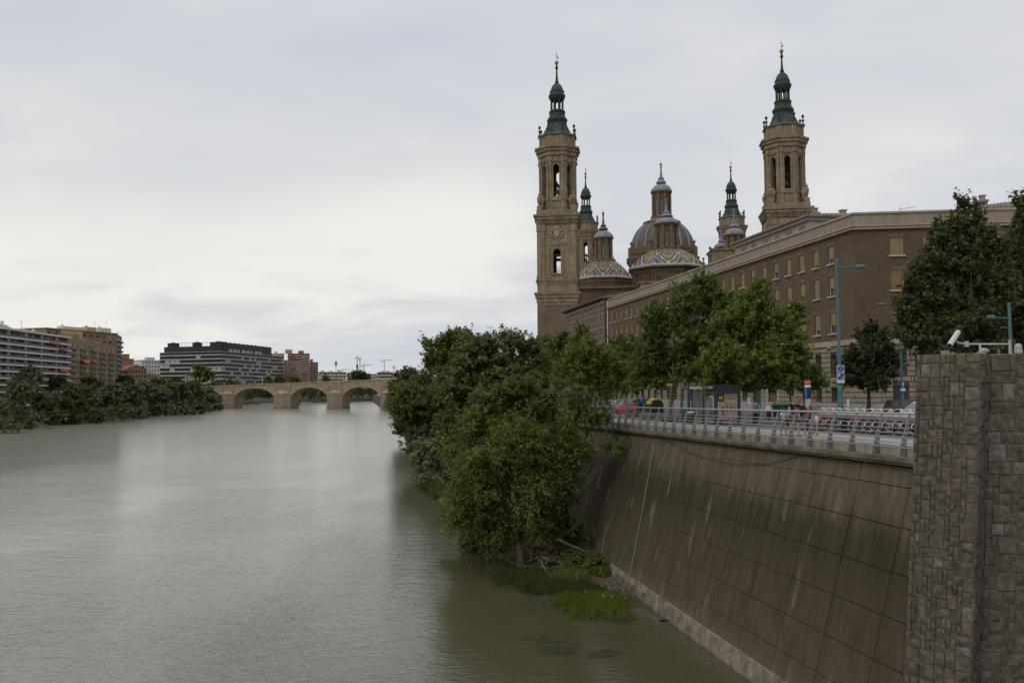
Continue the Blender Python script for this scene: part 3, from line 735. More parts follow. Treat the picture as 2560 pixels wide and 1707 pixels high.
# --- second brick block beyond
xR = fx(M1, 1510, 760); xL = fx(M1, 1416, 800); zev2 = fz(M1, xR, 1511, 745); D2 = 15
M_BRICKB = brick_mat('rosy_brick', (0.145, 0.108, 0.08), (0.11, 0.08, 0.06), (0.15, 0.122, 0.097), A1)
b2o = M1 @ Vector((xR, 0, 0)); B2 = thing('brick_block', 'reddish brick block with rows of small windows under dark eaves, next to the church tower', 'building', (b2o.x, b2o.y, 0))
K1 = rel(M1, Vector((b2o.x, b2o.y, 0)))
cw = [fx(M1, 1300 + q / 5.88, 790) for q in (1232, 1186, 1140, 1093, 1048, 1005, 963, 922, 883, 845, 807, 768, 733, 698)]
rz = [(fz(M1, xR, 1511, 1), 0)]
r_z = [(fz(M1, cw[0], 1510, yb), fz(M1, cw[0], 1510, yt)) for yt, yb in ((751, 768), (781, 801), (816, 836), (850, 870), (884, 905), (918, 938))]
ww = .95; ops = [(x - ww / 2, x + ww / 2, a, b) for x in cw for a, b in r_z]
m = MB(); m.M = K1; wall_grid(m, xL, xR, ZG, zev2 - .3, ops, .3)
for x, s in ((xL, 1), (xR, -1)): m.face([(x, 0, ZG), (x, 0, zev2 - .3), (x, D2, zev2 - .3), (x, D2, ZG)])
m.face([(xL, D2, ZG), (xR, D2, ZG), (xR, D2, zev2 - .3), (xL, D2, zev2 - .3)])
m.build('wall', M_BRICKB, B2)
m = MB(); m.M = K1; hip_roof(m, xL, xR, 0, D2, zev2, 2.2, 1.0); m.build('roof', mat('dark_roof_tile', (0.10, 0.08, 0.065), .9, .35, 1.5), B2)
m = MB(); m.M = K1
for k in range(int((xR - xL) / 1.4)): m.box2(xL + k * 1.4, xL + k * 1.4 + .3, -.9, 0, zev2 - .42, zev2 - .125)
for k in range(int(D2 / 1.4)): m.box2(xR, xR + .9, k * 1.4, k * 1.4 + .3, zev2 - .42, zev2 - .125)
kind(m.build('eaves_brackets', mat('dark_timber', (0.05, 0.042, 0.036), .9), B2), 'stuff')
m = MB(); m.M = K1; m.box2(xL - .03, xR + .03, -.06, -.003, zev2 - 1.0, zev2 - .46); m.box2(xR + .003, xR + .06, -.06, D2, zev2 - 1.0, zev2 - .46); m.build('frieze', mat('pale_frieze', (0.30, 0.26, 0.215), .9), B2)
for i, x in enumerate(cw):
    for j, (a, b) in enumerate(r_z): add_window(B2, K1 @ Matrix.Translation((x - ww / 2, .05, a)), ww, b - a, rb.choice((0, 0, .5, .8)) if True else 0, False, M_GREYF, mat('grey_roller_blind', (0.2, 0.185, 0.17), .8, .2), mull=False)
# window surrounds on that block
q = MB(); hh = r_z[0][1] - r_z[0][0]; q.box2(-.18, ww + .18, -.06, -.003, -.2, -.02); q.box2(-.18, ww + .18, -.06, -.003, hh, hh + .25); q.box2(-.18, -.003, -.05, -.003, -.019, hh - .001); q.box2(ww + .003, ww + .18, -.05, -.003, -.019, hh - .001); sm = q.mesh('window_surround'); sm.materials.append(mat('pale_window_surround', (0.26, 0.225, 0.19), .9, .2))
for x in cw:
    for a, b in r_z[:4]: link('window_surround', sm, B2, M=K1 @ Matrix.Translation((x - ww / 2, 0, a)))
# roof antenna on the parapet
ao = M2 @ Vector((fx(M2, 2250, 525, 1.5), 1.5, 0)); m = MB(); m.tube([(0, 0, 0), (0, 0, 2.1)], .025, 5); m.tube([(-.15, 0, 1.75), (1.6, 0, 2.0)], .015, 4)
for k in range(6): m.tube([(.05 + k * .28, -.3, 1.78 + k * .04), (.05 + k * .28, .3, 1.78 + k * .04)], .012, 4)
o = m.build('television_antenna', mat('antenna_metal', (0.2, 0.2, 0.2), .5, .1, metal=.5)); o.location = (ao.x, ao.y, ZPAR - 1.1); tag(o, 'thin television antenna on the brown brick building roof', 'antenna')
# ------------------------------------------------------------------ basilica: bell towers, domes, body
TA = R_(-8)
M_STONE = mat('tower_stone', (0.245, 0.185, 0.117), 0.92, 0.22, 0.35, streak=0.55, bump=0.3, bscale=3)
M_STONED = mat('tower_cornice_stone', (0.23, 0.178, 0.117), 0.92, 0.35, 0.6, streak=0.65)
M_TBRICK = brick_mat('tower_brick', (0.165, 0.118, 0.078), (0.13, 0.09, 0.06), (0.165, 0.135, 0.10), -TA, 0.3, 0.09)
M_COPPER = mat('green_copper', (0.024, 0.052, 0.037), 0.65, 0.55, 0.9, c2=(0.052, 0.092, 0.073), streak=0.6)
M_COPPERD = mat('dark_copper', (0.018, 0.034, 0.026), 0.65, 0.5, 1.2, c2=(0.03, 0.052, 0.042))
M_GOLD = mat('gilded_ball', (0.42, 0.27, 0.06), 0.35, 0.1, metal=0.7)
M_IRON = mat('dark_iron', (0.03, 0.028, 0.028), 0.6, 0.2)
M_LEAD = mat('lead_roof', (0.19, 0.20, 0.225), 0.55, 0.3, 0.8, streak=0.4)
M_LEADB = mat('brown_slate_dome', (0.105, 0.092, 0.082), 0.7, 0.3, 0.6, streak=0.5)
M_RUST = mat('dark_brick_drum', (0.115, 0.072, 0.043), 0.92, 0.3, 0.6, streak=0.4)
M_RUSTT = mat('drum_stone_trim', (0.175, 0.122, 0.074), 0.9, 0.3, 0.8, streak=0.4)
def ngon(ap, n):
    if n == 4: return [(-ap, -ap), (ap, -ap), (ap, ap), (-ap, ap)]
    r = ap / math.cos(math.pi / n); return [(r * math.cos(2 * math.pi * (k + .5) / n - math.pi / 2), r * math.sin(2 * math.pi * (k + .5) / n - math.pi / 2)) for k in range(n)]
def arch_face(m, W, z0, z1, ow, zb, zs, th, n=8):
    h = ow / 2; a = [(-h, zb), (-h, zs)] + [(-h * math.cos(math.pi * k / n), zs + h * math.sin(math.pi * k / n)) for k in range(1, n)] + [(h, zs), (h, zb)]
    w2 = W / 2
    m.face([(-w2, 0, z0), (-h, 0, z0), (-h, 0, z1), (-w2, 0, z1)]); m.face([(h, 0, z0), (w2, 0, z0), (w2, 0, z1), (h, 0, z1)])
    m.face([(-h, 0, z0), (h, 0, z0), (h, 0, zb), (-h, 0, zb)])
    for p_, q_ in zip(a[1:-2], a[2:-1]): m.face([(p_[0], 0, p_[1]), (q_[0], 0, q_[1]), (q_[0], 0, z1), (p_[0], 0, z1)])
    for p_, q_ in zip(a, a[1:] + a[:1]): m.face([(p_[0], 0, p_[1]), (p_[0], th, p_[1]), (q_[0], th, q_[1]), (q_[0], 0, q_[1])])
def arch_band(m, ow, bw, zb, zs, out, n=10, foot=True):
    """a raised architrave round an arched opening"""
    h0, h1 = ow / 2, ow / 2 + bw
    pts = [(0, zb), (0, zs)]; inn = [(-h0, zb), (-h0, zs)] + [(-h0 * math.cos(math.pi * k / n), zs + h0 * math.sin(math.pi * k / n)) for k in range(1, n)] + [(h0, zs), (h0, zb)]
    ou = [(-h1, zb), (-h1, zs)] + [(-h1 * math.cos(math.pi * k / n), zs + h1 * math.sin(math.pi * k / n)) for k in range(1, n)] + [(h1, zs), (h1, zb)]
    for i in range(len(inn) - 1):
        a, b, c, d = inn[i], inn[i + 1], ou[i + 1], ou[i]
        m.face([(a[0], -out, a[1]), (b[0], -out, b[1]), (c[0], -out, c[1]), (d[0], -out, d[1])])
        m.face([(d[0], -out, d[1]), (c[0], -out, c[1]), (c[0], 0.02, c[1]), (d[0], 0.02, d[1])]); m.face([(a[0], 0.02, a[1]), (b[0], 0.02, b[1]), (b[0], -out, b[1]), (a[0], -out, a[1])])
def side(k, n, ap): return Matrix.Rotation(2 * math.pi * k / n, 4, 'Z') @ Matrix.Translation((0, -ap, 0))
Zt = lambda y: P(1393, y, 232).z
def cornice(m, z, h, ap, out, n):
    for f0, f1, o in ((-1.0, -.35, .35), (-.349, .15, .7), (.151, .5, 1.0)): m.prism(ngon(ap + out * o, n), z + h * f0, z + h * f1)
VASE = [(.28, 0), (.5, .05), (.5, .3), (.25, .5), (.3, .8), (.62, 1.6), (.68, 2.2), (.5, 2.6), (.3, 2.75), (.48, 3.0), (.3, 3.3), (.12, 3.7), (.02, 3.9)]
FIN = [(.45, 0), (.45, .25), (.2, .45), (.16, .9), (.4, 1.15), (.4, 1.3), (.16, 1.5), (.14, 1.9), (.36, 2.15), (.4, 2.4), (.25, 2.7), (.02, 2.95)]
def bell_tower(name, label, px, Y, extra=True, low=True):
    x = P(px, 300, Y); o = (x.x, x.y, -.6); T = thing(name, label, 'tower', frame(o, TA), 'bell towers of the basilica'); z0 = .6
    Z = lambda y: Zt(y) + z0
    hw = 5.15
    zc1, zc2, zc3, zb8, zc4, zat = Z(744), Z(709), Z(553), Z(511), Z(382), Z(349)
    # square brick shaft and plain stone stage
    m = MB(); m.prism(ngon(hw, 4), 0, zc1 - .9, False); m.build('brick_shaft', M_TBRICK, T)
    m = MB()
    for k in range(4):
        m.M = side(k, 4, hw)
        for u in (-1, 1): m.box2(u * hw * .78 - .95, u * hw * .78 + .95, -.14, -.002, 1, zc1 - 2.6)
    m.build('corner_pilasters', M_TBRICK, T)
    m = MB(); cornice(m, zc1, 1.7, hw, .85, 4); m.prism(ngon(hw + .12, 4), zc1 - 2.55, zc1 - 1.7, False); m.build('cornice', M_STONED, T)
    m = MB(); m.prism(ngon(hw - .05, 4), zc1 + .8, zc2 - .5, False)
    for k in range(4):
        m.M = side(k, 4, hw - .05)
        for u in (-.78, .78): m.box2(u * hw - 1.0, u * hw + 1.0, -.15, -.002, zc1 + .86, zc2 - .55)
        m.box2(-1.9, 1.9, -.1, -.002, zc1 + .86, zc2 - .55)
    m.build('plain_stage', M_STONE, T)
    m = MB(); cornice(m, zc2, .9, hw, .5, 4); m.build('cornice', M_STONED, T)
    # stage with the arched opening, framing and coat of arms
    ow = 1.95; zbo, zto = Z(689), Z(629.5); zs = zto - ow / 2
    m = MB()
    for k in range(4): m.M = side(k, 4, hw - .1); arch_face(m, 2 * (hw - .1), zc2 + .4, zc3 - .8, ow, zbo, zs, 1.3)
    m.build('arched_stage', M_STONE, T)
    m = MB()
    for k in range(4):
        m.M = side(k, 4, hw - .1)
        for u in (-1, 1):
            m.box2(u * hw * .79 - .92, u * hw * .79 + .92, -.2, -.002, zc2 + .46, zc3 - 3.6)
            m.box2(u * hw * .79 - 1.1, u * hw * .79 + 1.1, -.32, -.202, zc2 + .46, zc2 + 1.5)
            m.box2(u * hw * .79 - 1.06, u * hw * .79 + 1.06, -.32, -.002, zc3 - 3.599, zc3 - 1.9); m.box2(u * hw * .79 - .95, u * hw * .79 + .95, -.25, -.002, zc3 - 1.899, zc3 - .9)
    m.build('pilasters', M_STONED, T)
    m = MB()
    for k in range(4):
        m.M = side(k, 4, hw - .1); arch_band(m, ow, .75, zs, zs, .22)
        for u in (-1, 1):
            m.box2(u * 1.45 - .34, u * 1.45 + .34, -.2, -.002, zbo, zs - .02)
            m.box2(u * 2.1 - .22, u * 2.1 + .22, -.12, -.002, zbo + .4, zto + 1.0); m.box2(u * 2.2 - .45, u * 2.2 + .45, -.18, -.002, zto + 1.01, zto + 2.0); m.box2(u * 2.1 - .42, u * 2.1 + .42, -.18, -.002, zbo - 1.3, zbo - .1)
        m.box2(-1.65, 1.65, -.3, -.002, zbo - .45, zbo - .12); m.box2(-1.5, 1.5, -.16, -.002, zto + .9, zto + 1.35)
    m.build('window_surround', M_STONED, T)
    if low:
        m = MB()
        for k in range(4):
            m.M = side(k, 4, hw - .1); zc = Z(592)
            m.lathe([(.02, -.2), (.75, -.15), (.85, 0), (.8, .12)], 12, (0, 0, 0)) if False else None
            sh = [(-.75, zc + .9), (.75, zc + .9), (.8, zc), (.45, zc - .8), (0, zc - 1.2), (-.45, zc - .8), (-.8, zc)]
            f = [(a, -.42, b) for a, b in sh]; m.face(f[::-1])
            for a, b in zip(f, f[1:] + f[:1]): m.face([a, b, (b[0], 0, b[2]), (a[0], 0, a[2])])
            m.box2(-.9, .9, -.36, -.002, zc + 1.1, zc + 1.5)
            for i in range(5): m.box2(-.85 + i * .36, -.6 + i * .36, -.34, -.002, zc + 1.51, zc + 2.1)
            for u in (-1, 1):
                for a, b, r in ((1.25, .7, .42), (1.45, -.1, .38), (1.15, -.75, .36), (1.5, 1.2, .25), (.7, -1.3, .28), (1.6, -.9, .22)): m.ball((u * a, -.08, zc + b), r, 8, 5)
        m.build('coat_of_arms', mat('carved_pale_stone', (0.30, 0.235, 0.165), .9, .25), T)
    m = MB()
    for k in range(4):
        m.M = side(k, 4, hw - .1)
        m.box2(-ow / 2, ow / 2, 1.0, 1.3, zs - 1.0, zs - .2)
        for i in range(3): m.tube([(-ow / 2 + .3 + i * .62, 1.1, zbo), (-ow / 2 + .3 + i * .62, 1.1, zbo + 1.6)], .04, 4)
        m.tube([(-ow / 2, 1.1, zbo + 1.6), (ow / 2, 1.1, zbo + 1.6)], .05, 4); m.tube([(-ow / 2, 1.1, zbo + .9), (ow / 2, 1.1, zbo + .9)], .05, 4)
    m.build('window_bars', M_IRON, T)
    m = MB(); cornice(m, zc3, 1.6, hw, .95, 4); m.prism(ngon(hw + .15, 4), zc3 + .81, zc3 + 2.0); m.build('cornice', M_STONED, T)
    m = MB()
    for k in range(4):
        m.M = side(k, 4, hw)
        for i in range(17): m.box2(-hw + .3 + i * .6, -hw + .6 + i * .6, -.62, -.3, zc3 - 1.15, zc3 - .8)
    m.build('dentils', M_STONED, T)
    # octagonal plinth, corner vases, belfry
    ap = 4.85; zpl = zc3 + 2.0; W8 = 2 * ap * math.tan(math.pi / 8)
    m = MB(); m.prism(ngon(ap, 8), zpl, zb8)
    for k in range(8):
        m.M = side(k, 8, ap)
        for u in (-1, 1): m.box2(u * (W8 / 2 - .42) - .42, u * (W8 / 2 - .42) + .42, -.22, -.002, zpl + .02, zb8 - .02)
        m.box2(-.95, .95, -.1, -.002, zpl + .6, zb8 - .7)
    m.build('octagon_plinth', M_STONE, T)
    m = MB(); m.prism(ngon(ap + .3, 8), zb8, zb8 + .45); m.build('cornice', M_STONED, T)
    for sx in (-1, 1):
        for sy in (-1, 1):
            m = MB(); c = hw * .86
            m.box((sx * c, sy * c, zpl + .55), (1.5, 1.5, 1.1)); m.lathe([(r * 1.15, z * 1.05) for r, z in VASE], 10, (sx * c, sy * c, zpl + 1.1))
            for a, b in ((.55, -.45), (-.45, .55)): m.lathe([(r * .8, z * .85) for r, z in VASE], 8, (sx * (c - .3 + a), sy * (c - .3 + b), zpl + .9))
            m.build('vase', M_STONE, T)
    apb = 4.7; Wb = 2 * apb * math.tan(math.pi / 8); zo0, zo1 = Z(500), Z(421); ob = 1.55; zsb = zo1 - ob / 2; zen = Z(398)
    m = MB()
    for k in range(8): m.M = side(k, 8, apb); arch_face(m, Wb, zb8 + .45, zen, ob, zo0, zsb, 1.1)
    m.build('belfry', M_STONE, T)
    m = MB()
    for k in range(8):
        m.M = side(k, 8, apb)
        for u in (-1, 1):
            m.box2(u * (Wb / 2 - .36) - .36, u * (Wb / 2 - .36) + .36, -.2, -.002, zb8 + .47, zen - 1.7); m.box2(u * (Wb / 2 - .4) - .46, u * (Wb / 2 - .4) + .46, -.32, -.002, zen - 1.69, zen - .4)
            m.box2(u * (Wb / 2 - .4) - .44, u * (Wb / 2 - .4) + .44, -.28, -.201, zb8 + .47, zb8 + 1.5)
            m.box2(u * 1.0 - .16, u * 1.0 + .16, -.12, -.002, zo0 + .3, zsb)
        arch_band(m, ob, .32, zsb, zsb, .14)
        m.box2(-1.2, 1.2, -.25, -.002, zo0 - .7, zo0 - .15); m.ball((0, -.12, zo1 + .95), .55, 8, 5, 1.25)
        for u in (-1, 1): m.ball((u * .75, -.05, zo1 + .6), .3, 6, 4)
    m.build('belfry_ornament', M_STONED, T)
    m = MB(); zbm = zo0 + (zo1 - zo0) * .42
    for k in range(4):
        m.M = Matrix.Rotation(math.pi * k / 4, 4, 'Z'); m.box2(-apb + .6, apb - .6, -.16, .16, zbm, zbm + .5)
    m.build('bell_beam', mat('dark_bell_beam', (0.05, 0.042, 0.035), .8), T)
    m = MB()
    for k in (0, 2, 4, 6):
        m.M = side(k, 8, apb - 1.5); m.lathe([(.75, 0), (.68, .12), (.5, .5), (.42, .95), (.3, 1.2), (.05, 1.3)], 12, (0, 0, zo0 + .9)); m.tube([(0, 0, zo0 + 2.1), (0, 0, zbm)], .12, 6)
    m.build('bells', mat('bronze_bell', (0.06, 0.06, 0.045), .5, .3, metal=.5), T)
    # entablature, attic
    m = MB(); m.prism(ngon(apb + .25, 8), zen, zc4 - 1.0); m.build('entablature', M_STONE, T)
    m = MB(); cornice(m, zc4 - .2, 1.7, apb + .1, 1.15, 8); m.build('cornice', M_STONED, T)
    m = MB(); m.prism(ngon(apb - .1, 8), zc4 + .64, zat)
    for k in range(8):
        m.M = side(k, 8, apb - .1)
        for u in (-1, 1): m.box2(u * (Wb / 2 - .4) - .4, u * (Wb / 2 - .4) + .4, -.15, -.002, zc4 + .66, zat - .02)
        m.box2(-.95, .95, -.07, -.002, zc4 + 1.1, zat - .6)
    m.build('attic', M_STONE, T)
    m = MB(); m.prism(ngon(apb + .15, 8), zat, zat + .22); m.prism(ngon(apb + .4, 8), zat + .221, zat + .5); m.build('cornice', M_STONED, T)
    r8 = (apb - .1) / math.cos(math.pi / 8)
    for k in range(8):
        m = MB(); a = 2 * math.pi * (k + .5) / 8 - math.pi / 2; m.lathe([(r * .95, z * .98) for r, z in FIN], 8, (r8 * math.cos(a), r8 * math.sin(a), zat + .5)); m.build('finial', M_COPPERD, T)
    # green copper spire
    q = lambda y: Z(y)
    m = MB(); m.lathe([(4.35, zat + .5), (4.15, q(342)), (3.45, q(331)), (2.95, q(322)), (2.6, q(312))], 8, rot=math.pi / 8); m.build('spire_roof', M_COPPER, T)
    m = MB()
    for k in range(8):
        a = 2 * math.pi * k / 8 + math.pi / 8; m.tube([(r * math.cos(a), r * math.sin(a), z) for r, z in ((4.3, zat + .6), (4.12, q(342)), (3.45, q(331)), (2.95, q(322)), (2.6, q(312)))], .13, 4)
    m.build('roof_ribs', M_COPPERD, T)
    m = MB(); m.lathe([(2.5, q(312)), (2.55, q(309)), (2.75, q(305)), (2.8, q(302)), (2.55, q(298)), (2.2, q(294)), (2.15, q(289)), (2.05, q(286)), (2.25, q(283)), (2.15, q(279.5)), (1.9, q(278))], 16); m.build('spire_neck', M_COPPERD, T)
    for k in range(8):
        a = 2 * math.pi * k / 8 + math.pi / 8; m = MB(); m.lathe([(.3, q(278)), (.24, q(276)), (.22, q(256)), (.33, q(253))], 8, (1.62 * math.cos(a), 1.62 * math.sin(a), 0)); m.build('lantern_column', M_COPPERD, T)
    m = MB(); m.lathe([(1.75, q(253)), (2.0, q(250)), (2.2, q(246)), (2.35, q(242)), (2.2, q(238.5)), (1.9, q(237))], 16); m.build('lantern_cornice', M_COPPERD, T)
    m = MB(); m.lathe([(1.85, q(237)), (1.8, q(233)), (1.72, q(227)), (1.5, q(220)), (1.1, q(214)), (.65, q(210.5)), (.4, q(209))], 16); m.build('spire_dome', M_COPPER, T)
    m = MB()
    for k in range(10): a = 2 * math.pi * k / 10; m.ball((1.72 * math.cos(a), 1.72 * math.sin(a), q(231)), .3, 6, 4, 1.4)
    m.build('dome_scales', M_COPPERD, T)
    m = MB(); m.lathe([(.45, q(209)), (.6, q(206.5)), (.42, q(204)), (.28, q(193)), (.2, q(175)), (.42, q(172)), (.45, q(169)), (.2, q(167)), (.3, q(164)), (.14, q(162))], 10); m.build('spire_needle', M_COPPERD, T)
    m = MB(); m.smooth = True; m.ball((0, 0, q(157)), .56, 12, 8); m.build('gilded_ball', M_GOLD, T)
    m = MB(); zt = q(151.5); m.tube([(0, 0, zt), (0, 0, q(130))], .045, 5); m.box((0, 0, q(139)), (.75, .06, .09)); m.box((.22, 0, q(145)), (.5, .03, .4)); m.build('cross', M_IRON, T)
    return T
bell_tower('bell_tower', 'tall bell tower with green copper spire whose brick shaft rises straight from the riverside trees', 1393, 232)
bell_tower('bell_tower', 'bell tower with green copper spire standing behind the grey penthouse of the brick building', 1958, 225)
bell_tower('bell_tower', 'small far bell tower partly hidden behind the riverside tower beside the lower tiled dome', 1462, 353, low=False)
bell_tower('bell_tower', 'small far bell tower behind the lead-capped lantern on the brick building roofline', 1824, 344, low=False)

M_TW = mat('white_glazed_tile', (0.34, 0.315, 0.275), .35, .12, 4); M_TB = mat('blue_glazed_tile', (0.042, 0.043, 0.105), .35, .25, 4)
M_TY = mat('yellow_glazed_tile', (0.27, 0.175, 0.045), .35, .2, 4); M_TG = mat('green_glazed_tile', (0.045, 0.075, 0.03), .35, .25, 4)
def tiled_dome(label, pxc, Y, ye, yt, half_px, lant, drum_px, TAd=TA):
    c = P(pxc, ye, Y); mpp = Y / FPX; T = thing('tiled_dome', label, 'dome', frame((c.x, c.y, 0), TAd), 'tiled domes of the basilica')
    Z = lambda y: P(pxc, y, Y).z
    ap = half_px * mpp / math.cos(math.pi / 8) * .985; zl, zt = Z(ye), Z(yt); rt = lant['base'] * mpp
    m = MB(); NU, NV = 22, 18; t8 = math.tan(math.pi / 8)
    def prof(v): return ap + (rt - ap) * v, zl + (zt - zl) * (v + .10 * math.sin(math.pi * v))
    for k in range(8):
        m.M = Matrix.Rotation(2 * math.pi * k / 8, 4, 'Z')
        for j in range(NV):
            (a0, z0), (a1, z1) = prof(j / NV), prof((j + 1) / NV)
            for i in range(NU):
                u0, u1 = -1 + 2 * i / NU, -1 + 2 * (i + 1) / NU; um = (u0 + u1) / 2; v = (j + .5) / NV
                d = abs(um) / 1.02 + abs(v - .56) / .52
                if v < .045: c_ = 0
                elif d < .09: c_ = 0
                elif d < .30: c_ = 1
                elif d < .62: c_ = 2
                elif d < .84: c_ = 3
                elif d < 1.0: c_ = 0
                elif d < 1.20: c_ = 1
                elif d < 1.42: c_ = 2
                elif d < 1.72: c_ = 1
                elif d < 1.85: c_ = 0
                else: c_ = 1
                m.mi = c_
                for s0, s1, r0, r1 in ((u0, um, 0, .12), (um, u1, .12, 0)):
                    m.face([(s0 * a0 * t8, -a0 - r0, z0), (s1 * a0 * t8, -a0 - r1, z0), (s1 * a1 * t8, -a1 - r1, z1), (s0 * a1 * t8, -a1 - r0, z1)])
    m.build('tiled_roof', [M_TW, M_TB, M_TY, M_TG], T)
    m = MB(); m.prism(ngon(ap + .3, 8), zl - .3, zl - .1); m.prism(ngon(ap + .02, 8), zl - .55, zl - .301); m.build('eaves', mat('green_grey_eaves', (0.19, 0.21, 0.165), .7, .2), T)
    ad = drum_px * mpp / math.cos(math.pi / 8) * .985
    m = MB(); m.prism(ngon(ad, 8), -.6, zl - .55, False); Wd = 2 * ad * t8
    for k in range(8):
        m.M = side(k, 8, ad)
        for u in (-1, 1): m.box2(u * (Wd / 2 - .5) - .5, u * (Wd / 2 - .5) + .5, -.25, -.002, zl - 12, zl - 1.7)
        m.box2(-Wd / 2 + 1.4, Wd / 2 - 1.4, -.12, -.002, zl - 6.4, zl - 2.2)
        for i in range(5): m.box2(-Wd / 2 + 1.3, Wd / 2 - 1.3, -.3, -.002, zl - 8 - i * 1.1, zl - 7.4 - i * 1.1)
    m.build('drum', M_RUST, T)
    m = MB(); m.prism(ngon(ad + .25, 8), zl - 1.6, zl - 1.2); m.prism(ngon(ad + .45, 8), zl - 1.199, zl - .95); m.build('cornice', M_RUSTT, T)
    lantern(T, Z, mpp, lant)
    return T
def lantern(T, Z, mpp, L):
    q = lambda h: h * mpp
    m = MB(); m.prism(ngon(q(L['base']), 8), Z(L['y0']) - 2, Z(L['y0'])); m.prism(ngon(q(L['base'] + 2), 8), Z(L['y0']) + .001, Z(L['y0']) + .5); m.build('lantern_base', M_RUSTT, T)
    ap = q(L['half']) * .96; z0, z1 = Z(L['y0']) + .5, Z(L['y1']); W = 2 * ap * math.tan(math.pi / 8); h = z1 - z0
    m = MB()
    for k in range(8):
        m.M = side(k, 8, ap); wall_grid(m, -W / 2, W / 2, z0, z1, [(-W * .22, W * .22, z0 + h * .1, z0 + h * .72)], .3)
    m.build('lantern_drum', M_RUST, T)
    m = MB()
    for k in range(8):
        m.M = side(k, 8, ap)
        for u in (-1, 1): m.box2(u * W * .5 - .32, u * W * .5 + .32, -.3, .05, z0, z1 - .02); m.lathe([(.5, 0), (.62, .3), (.4, .9), (.3, 1.1)], 6, (u * W * .5, -.35, z0))
    m.build('lantern_pilasters', M_RUSTT, T)
    for k in range(8):
        g = MB(); g.M = side(k, 8, ap); g.face([(-W * .22, .22, z0 + h * .1), (W * .22, .22, z0 + h * .1), (W * .22, .22, z0 + h * .72), (-W * .22, .22, z0 + h * .72)]); g.build('lantern_window', glass_mat('lantern_glass', (0.05, 0.065, 0.07)), T)
    m = MB(); m.prism(ngon(ap + .35, 8), z1, z1 + .35); m.prism(ngon(ap + .75, 8), z1 + .351, z1 + .7); m.build('lantern_cornice', M_RUSTT, T)
    zc0, zc1 = z1 + .7, Z(L['y2']); rc = ap + .8
    m = MB(); m.lathe([(rc * .99, zc0), (rc * .97, zc0 + (zc1 - zc0) * .18), (rc * .86, zc0 + (zc1 - zc0) * .48), (rc * .66, zc0 + (zc1 - zc0) * .76), (rc * .4, zc0 + (zc1 - zc0) * .94), (rc * .28, zc1)], 16); m.build('lead_cap', M_LEAD, T)
    m = MB(); hh = Z(L['y3']) - zc1; r = rc
    m.lathe([(r * .3, zc1), (r * .5, zc1 + hh * .05), (r * .42, zc1 + hh * .13), (r * .25, zc1 + hh * .22), (r * .3, zc1 + hh * .27), (r * .13, zc1 + hh * .36), (r * .06, zc1 + hh * .78), (r * .14, zc1 + hh * .81), (r * .05, zc1 + hh * .86), (r * .13, zc1 + hh * .92), (r * .13, zc1 + hh * .97), (.02, zc1 + hh)], 10); m.build('finial', M_LEADB if L.get('dark') else M_LEAD, T)
    m = MB(); m.tube([(0, 0, zc1 + hh), (0, 0, zc1 + hh * 1.2)], .04, 4); m.build('finial_rod', M_IRON, T)
tiled_dome('smaller dome roofed in blue and yellow diamond tiles, close beside the riverside tower', 1510, 280, 700, 655, 65, dict(base=28, half=20, y0=655, y1=600, y2=577, y3=530, dark=True), 62)
tiled_dome('larger dome roofed in blue and yellow diamond tiles in front of the grey main dome', 1668, 255, 674, 627, 88, dict(base=36, half=26.5, y0=630, y1=566, y2=544, y3=497), 78)

# main dome
YM = 300; cm = P(1656, 640, YM); MD = thing('main_dome', 'great ribbed grey-brown dome with a tall brick lantern in the middle of the basilica', 'dome', frame((cm.x, cm.y, 0), TA)); mp = YM / FPX; Zm = lambda y: P(1656, y, YM).z
rd = 77 * mp
m = MB(); ap = 80 * mp; m.prism(ngon(ap, 8), -.6, Zm(632), False); m.build('drum', M_RUST, MD)
m = MB(); cornice(m, Zm(655), 1.6, ap, 1.3, 8); cornice(m, Zm(630), 1.2, ap, .5, 8); m.build('cornice', M_RUSTT, MD)
t8 = math.tan(math.pi / 8)
m = MB()
for k in range(8):
    a = 2 * math.pi * (k + .5) / 8 - math.pi / 2; r = ap * 1.04
    m.box((r * math.cos(a), r * math.sin(a), Zm(640)), (1.8, 1.8, 4.6), a); m.lathe([(r_ * .7, z_ * .8) for r_, z_ in ((.7, 0), (.9, .3), (.35, .6), (.3, 1.2), (.75, 1.7), (.7, 2.3), (.02, 2.8))], 8, (r * math.cos(a), r * math.sin(a), Zm(640) + 2.3))
m.build('buttress_pinnacles', M_RUSTT, MD)
m = MB(); m.smooth = False; NS = 12; zb_, zt_ = Zm(626), Zm(560); prof = [(rd * math.cos(math.pi / 2 * k / NS * .63), zb_ + (zt_ - zb_) * math.sin(math.pi / 2 * k / NS * .63) / math.sin(math.pi / 2 * .63)) for k in range(NS + 1)]
m.lathe(prof, 48); m.build('dome_shell', M_LEADB, MD)
m = MB(); re = prof[-1][0]; m.lathe([(re + .1, zt_ - .3), (re + .7, zt_), (re + .6, zt_ + .5), (re * .62, Zm(549)), (re * .58, Zm(547))], 24); m.build('dome_collar', M_RUSTT, MD)
m = MB()
for k in range(16):
    a = 2 * math.pi * (k + .5) / 16; m.tube([((r + .05) * math.cos(a), (r + .05) * math.sin(a), z) for r, z in prof], [.5 - .022 * i for i in range(len(prof))], 5)
m.build('dome_ribs', mat('pale_lead_rib', (0.20, 0.20, 0.205), .6, .3, .8, streak=.3), MD)
lantern(MD, Zm, mp, dict(base=26, half=22, y0=551, y1=485, y2=461, y3=408))

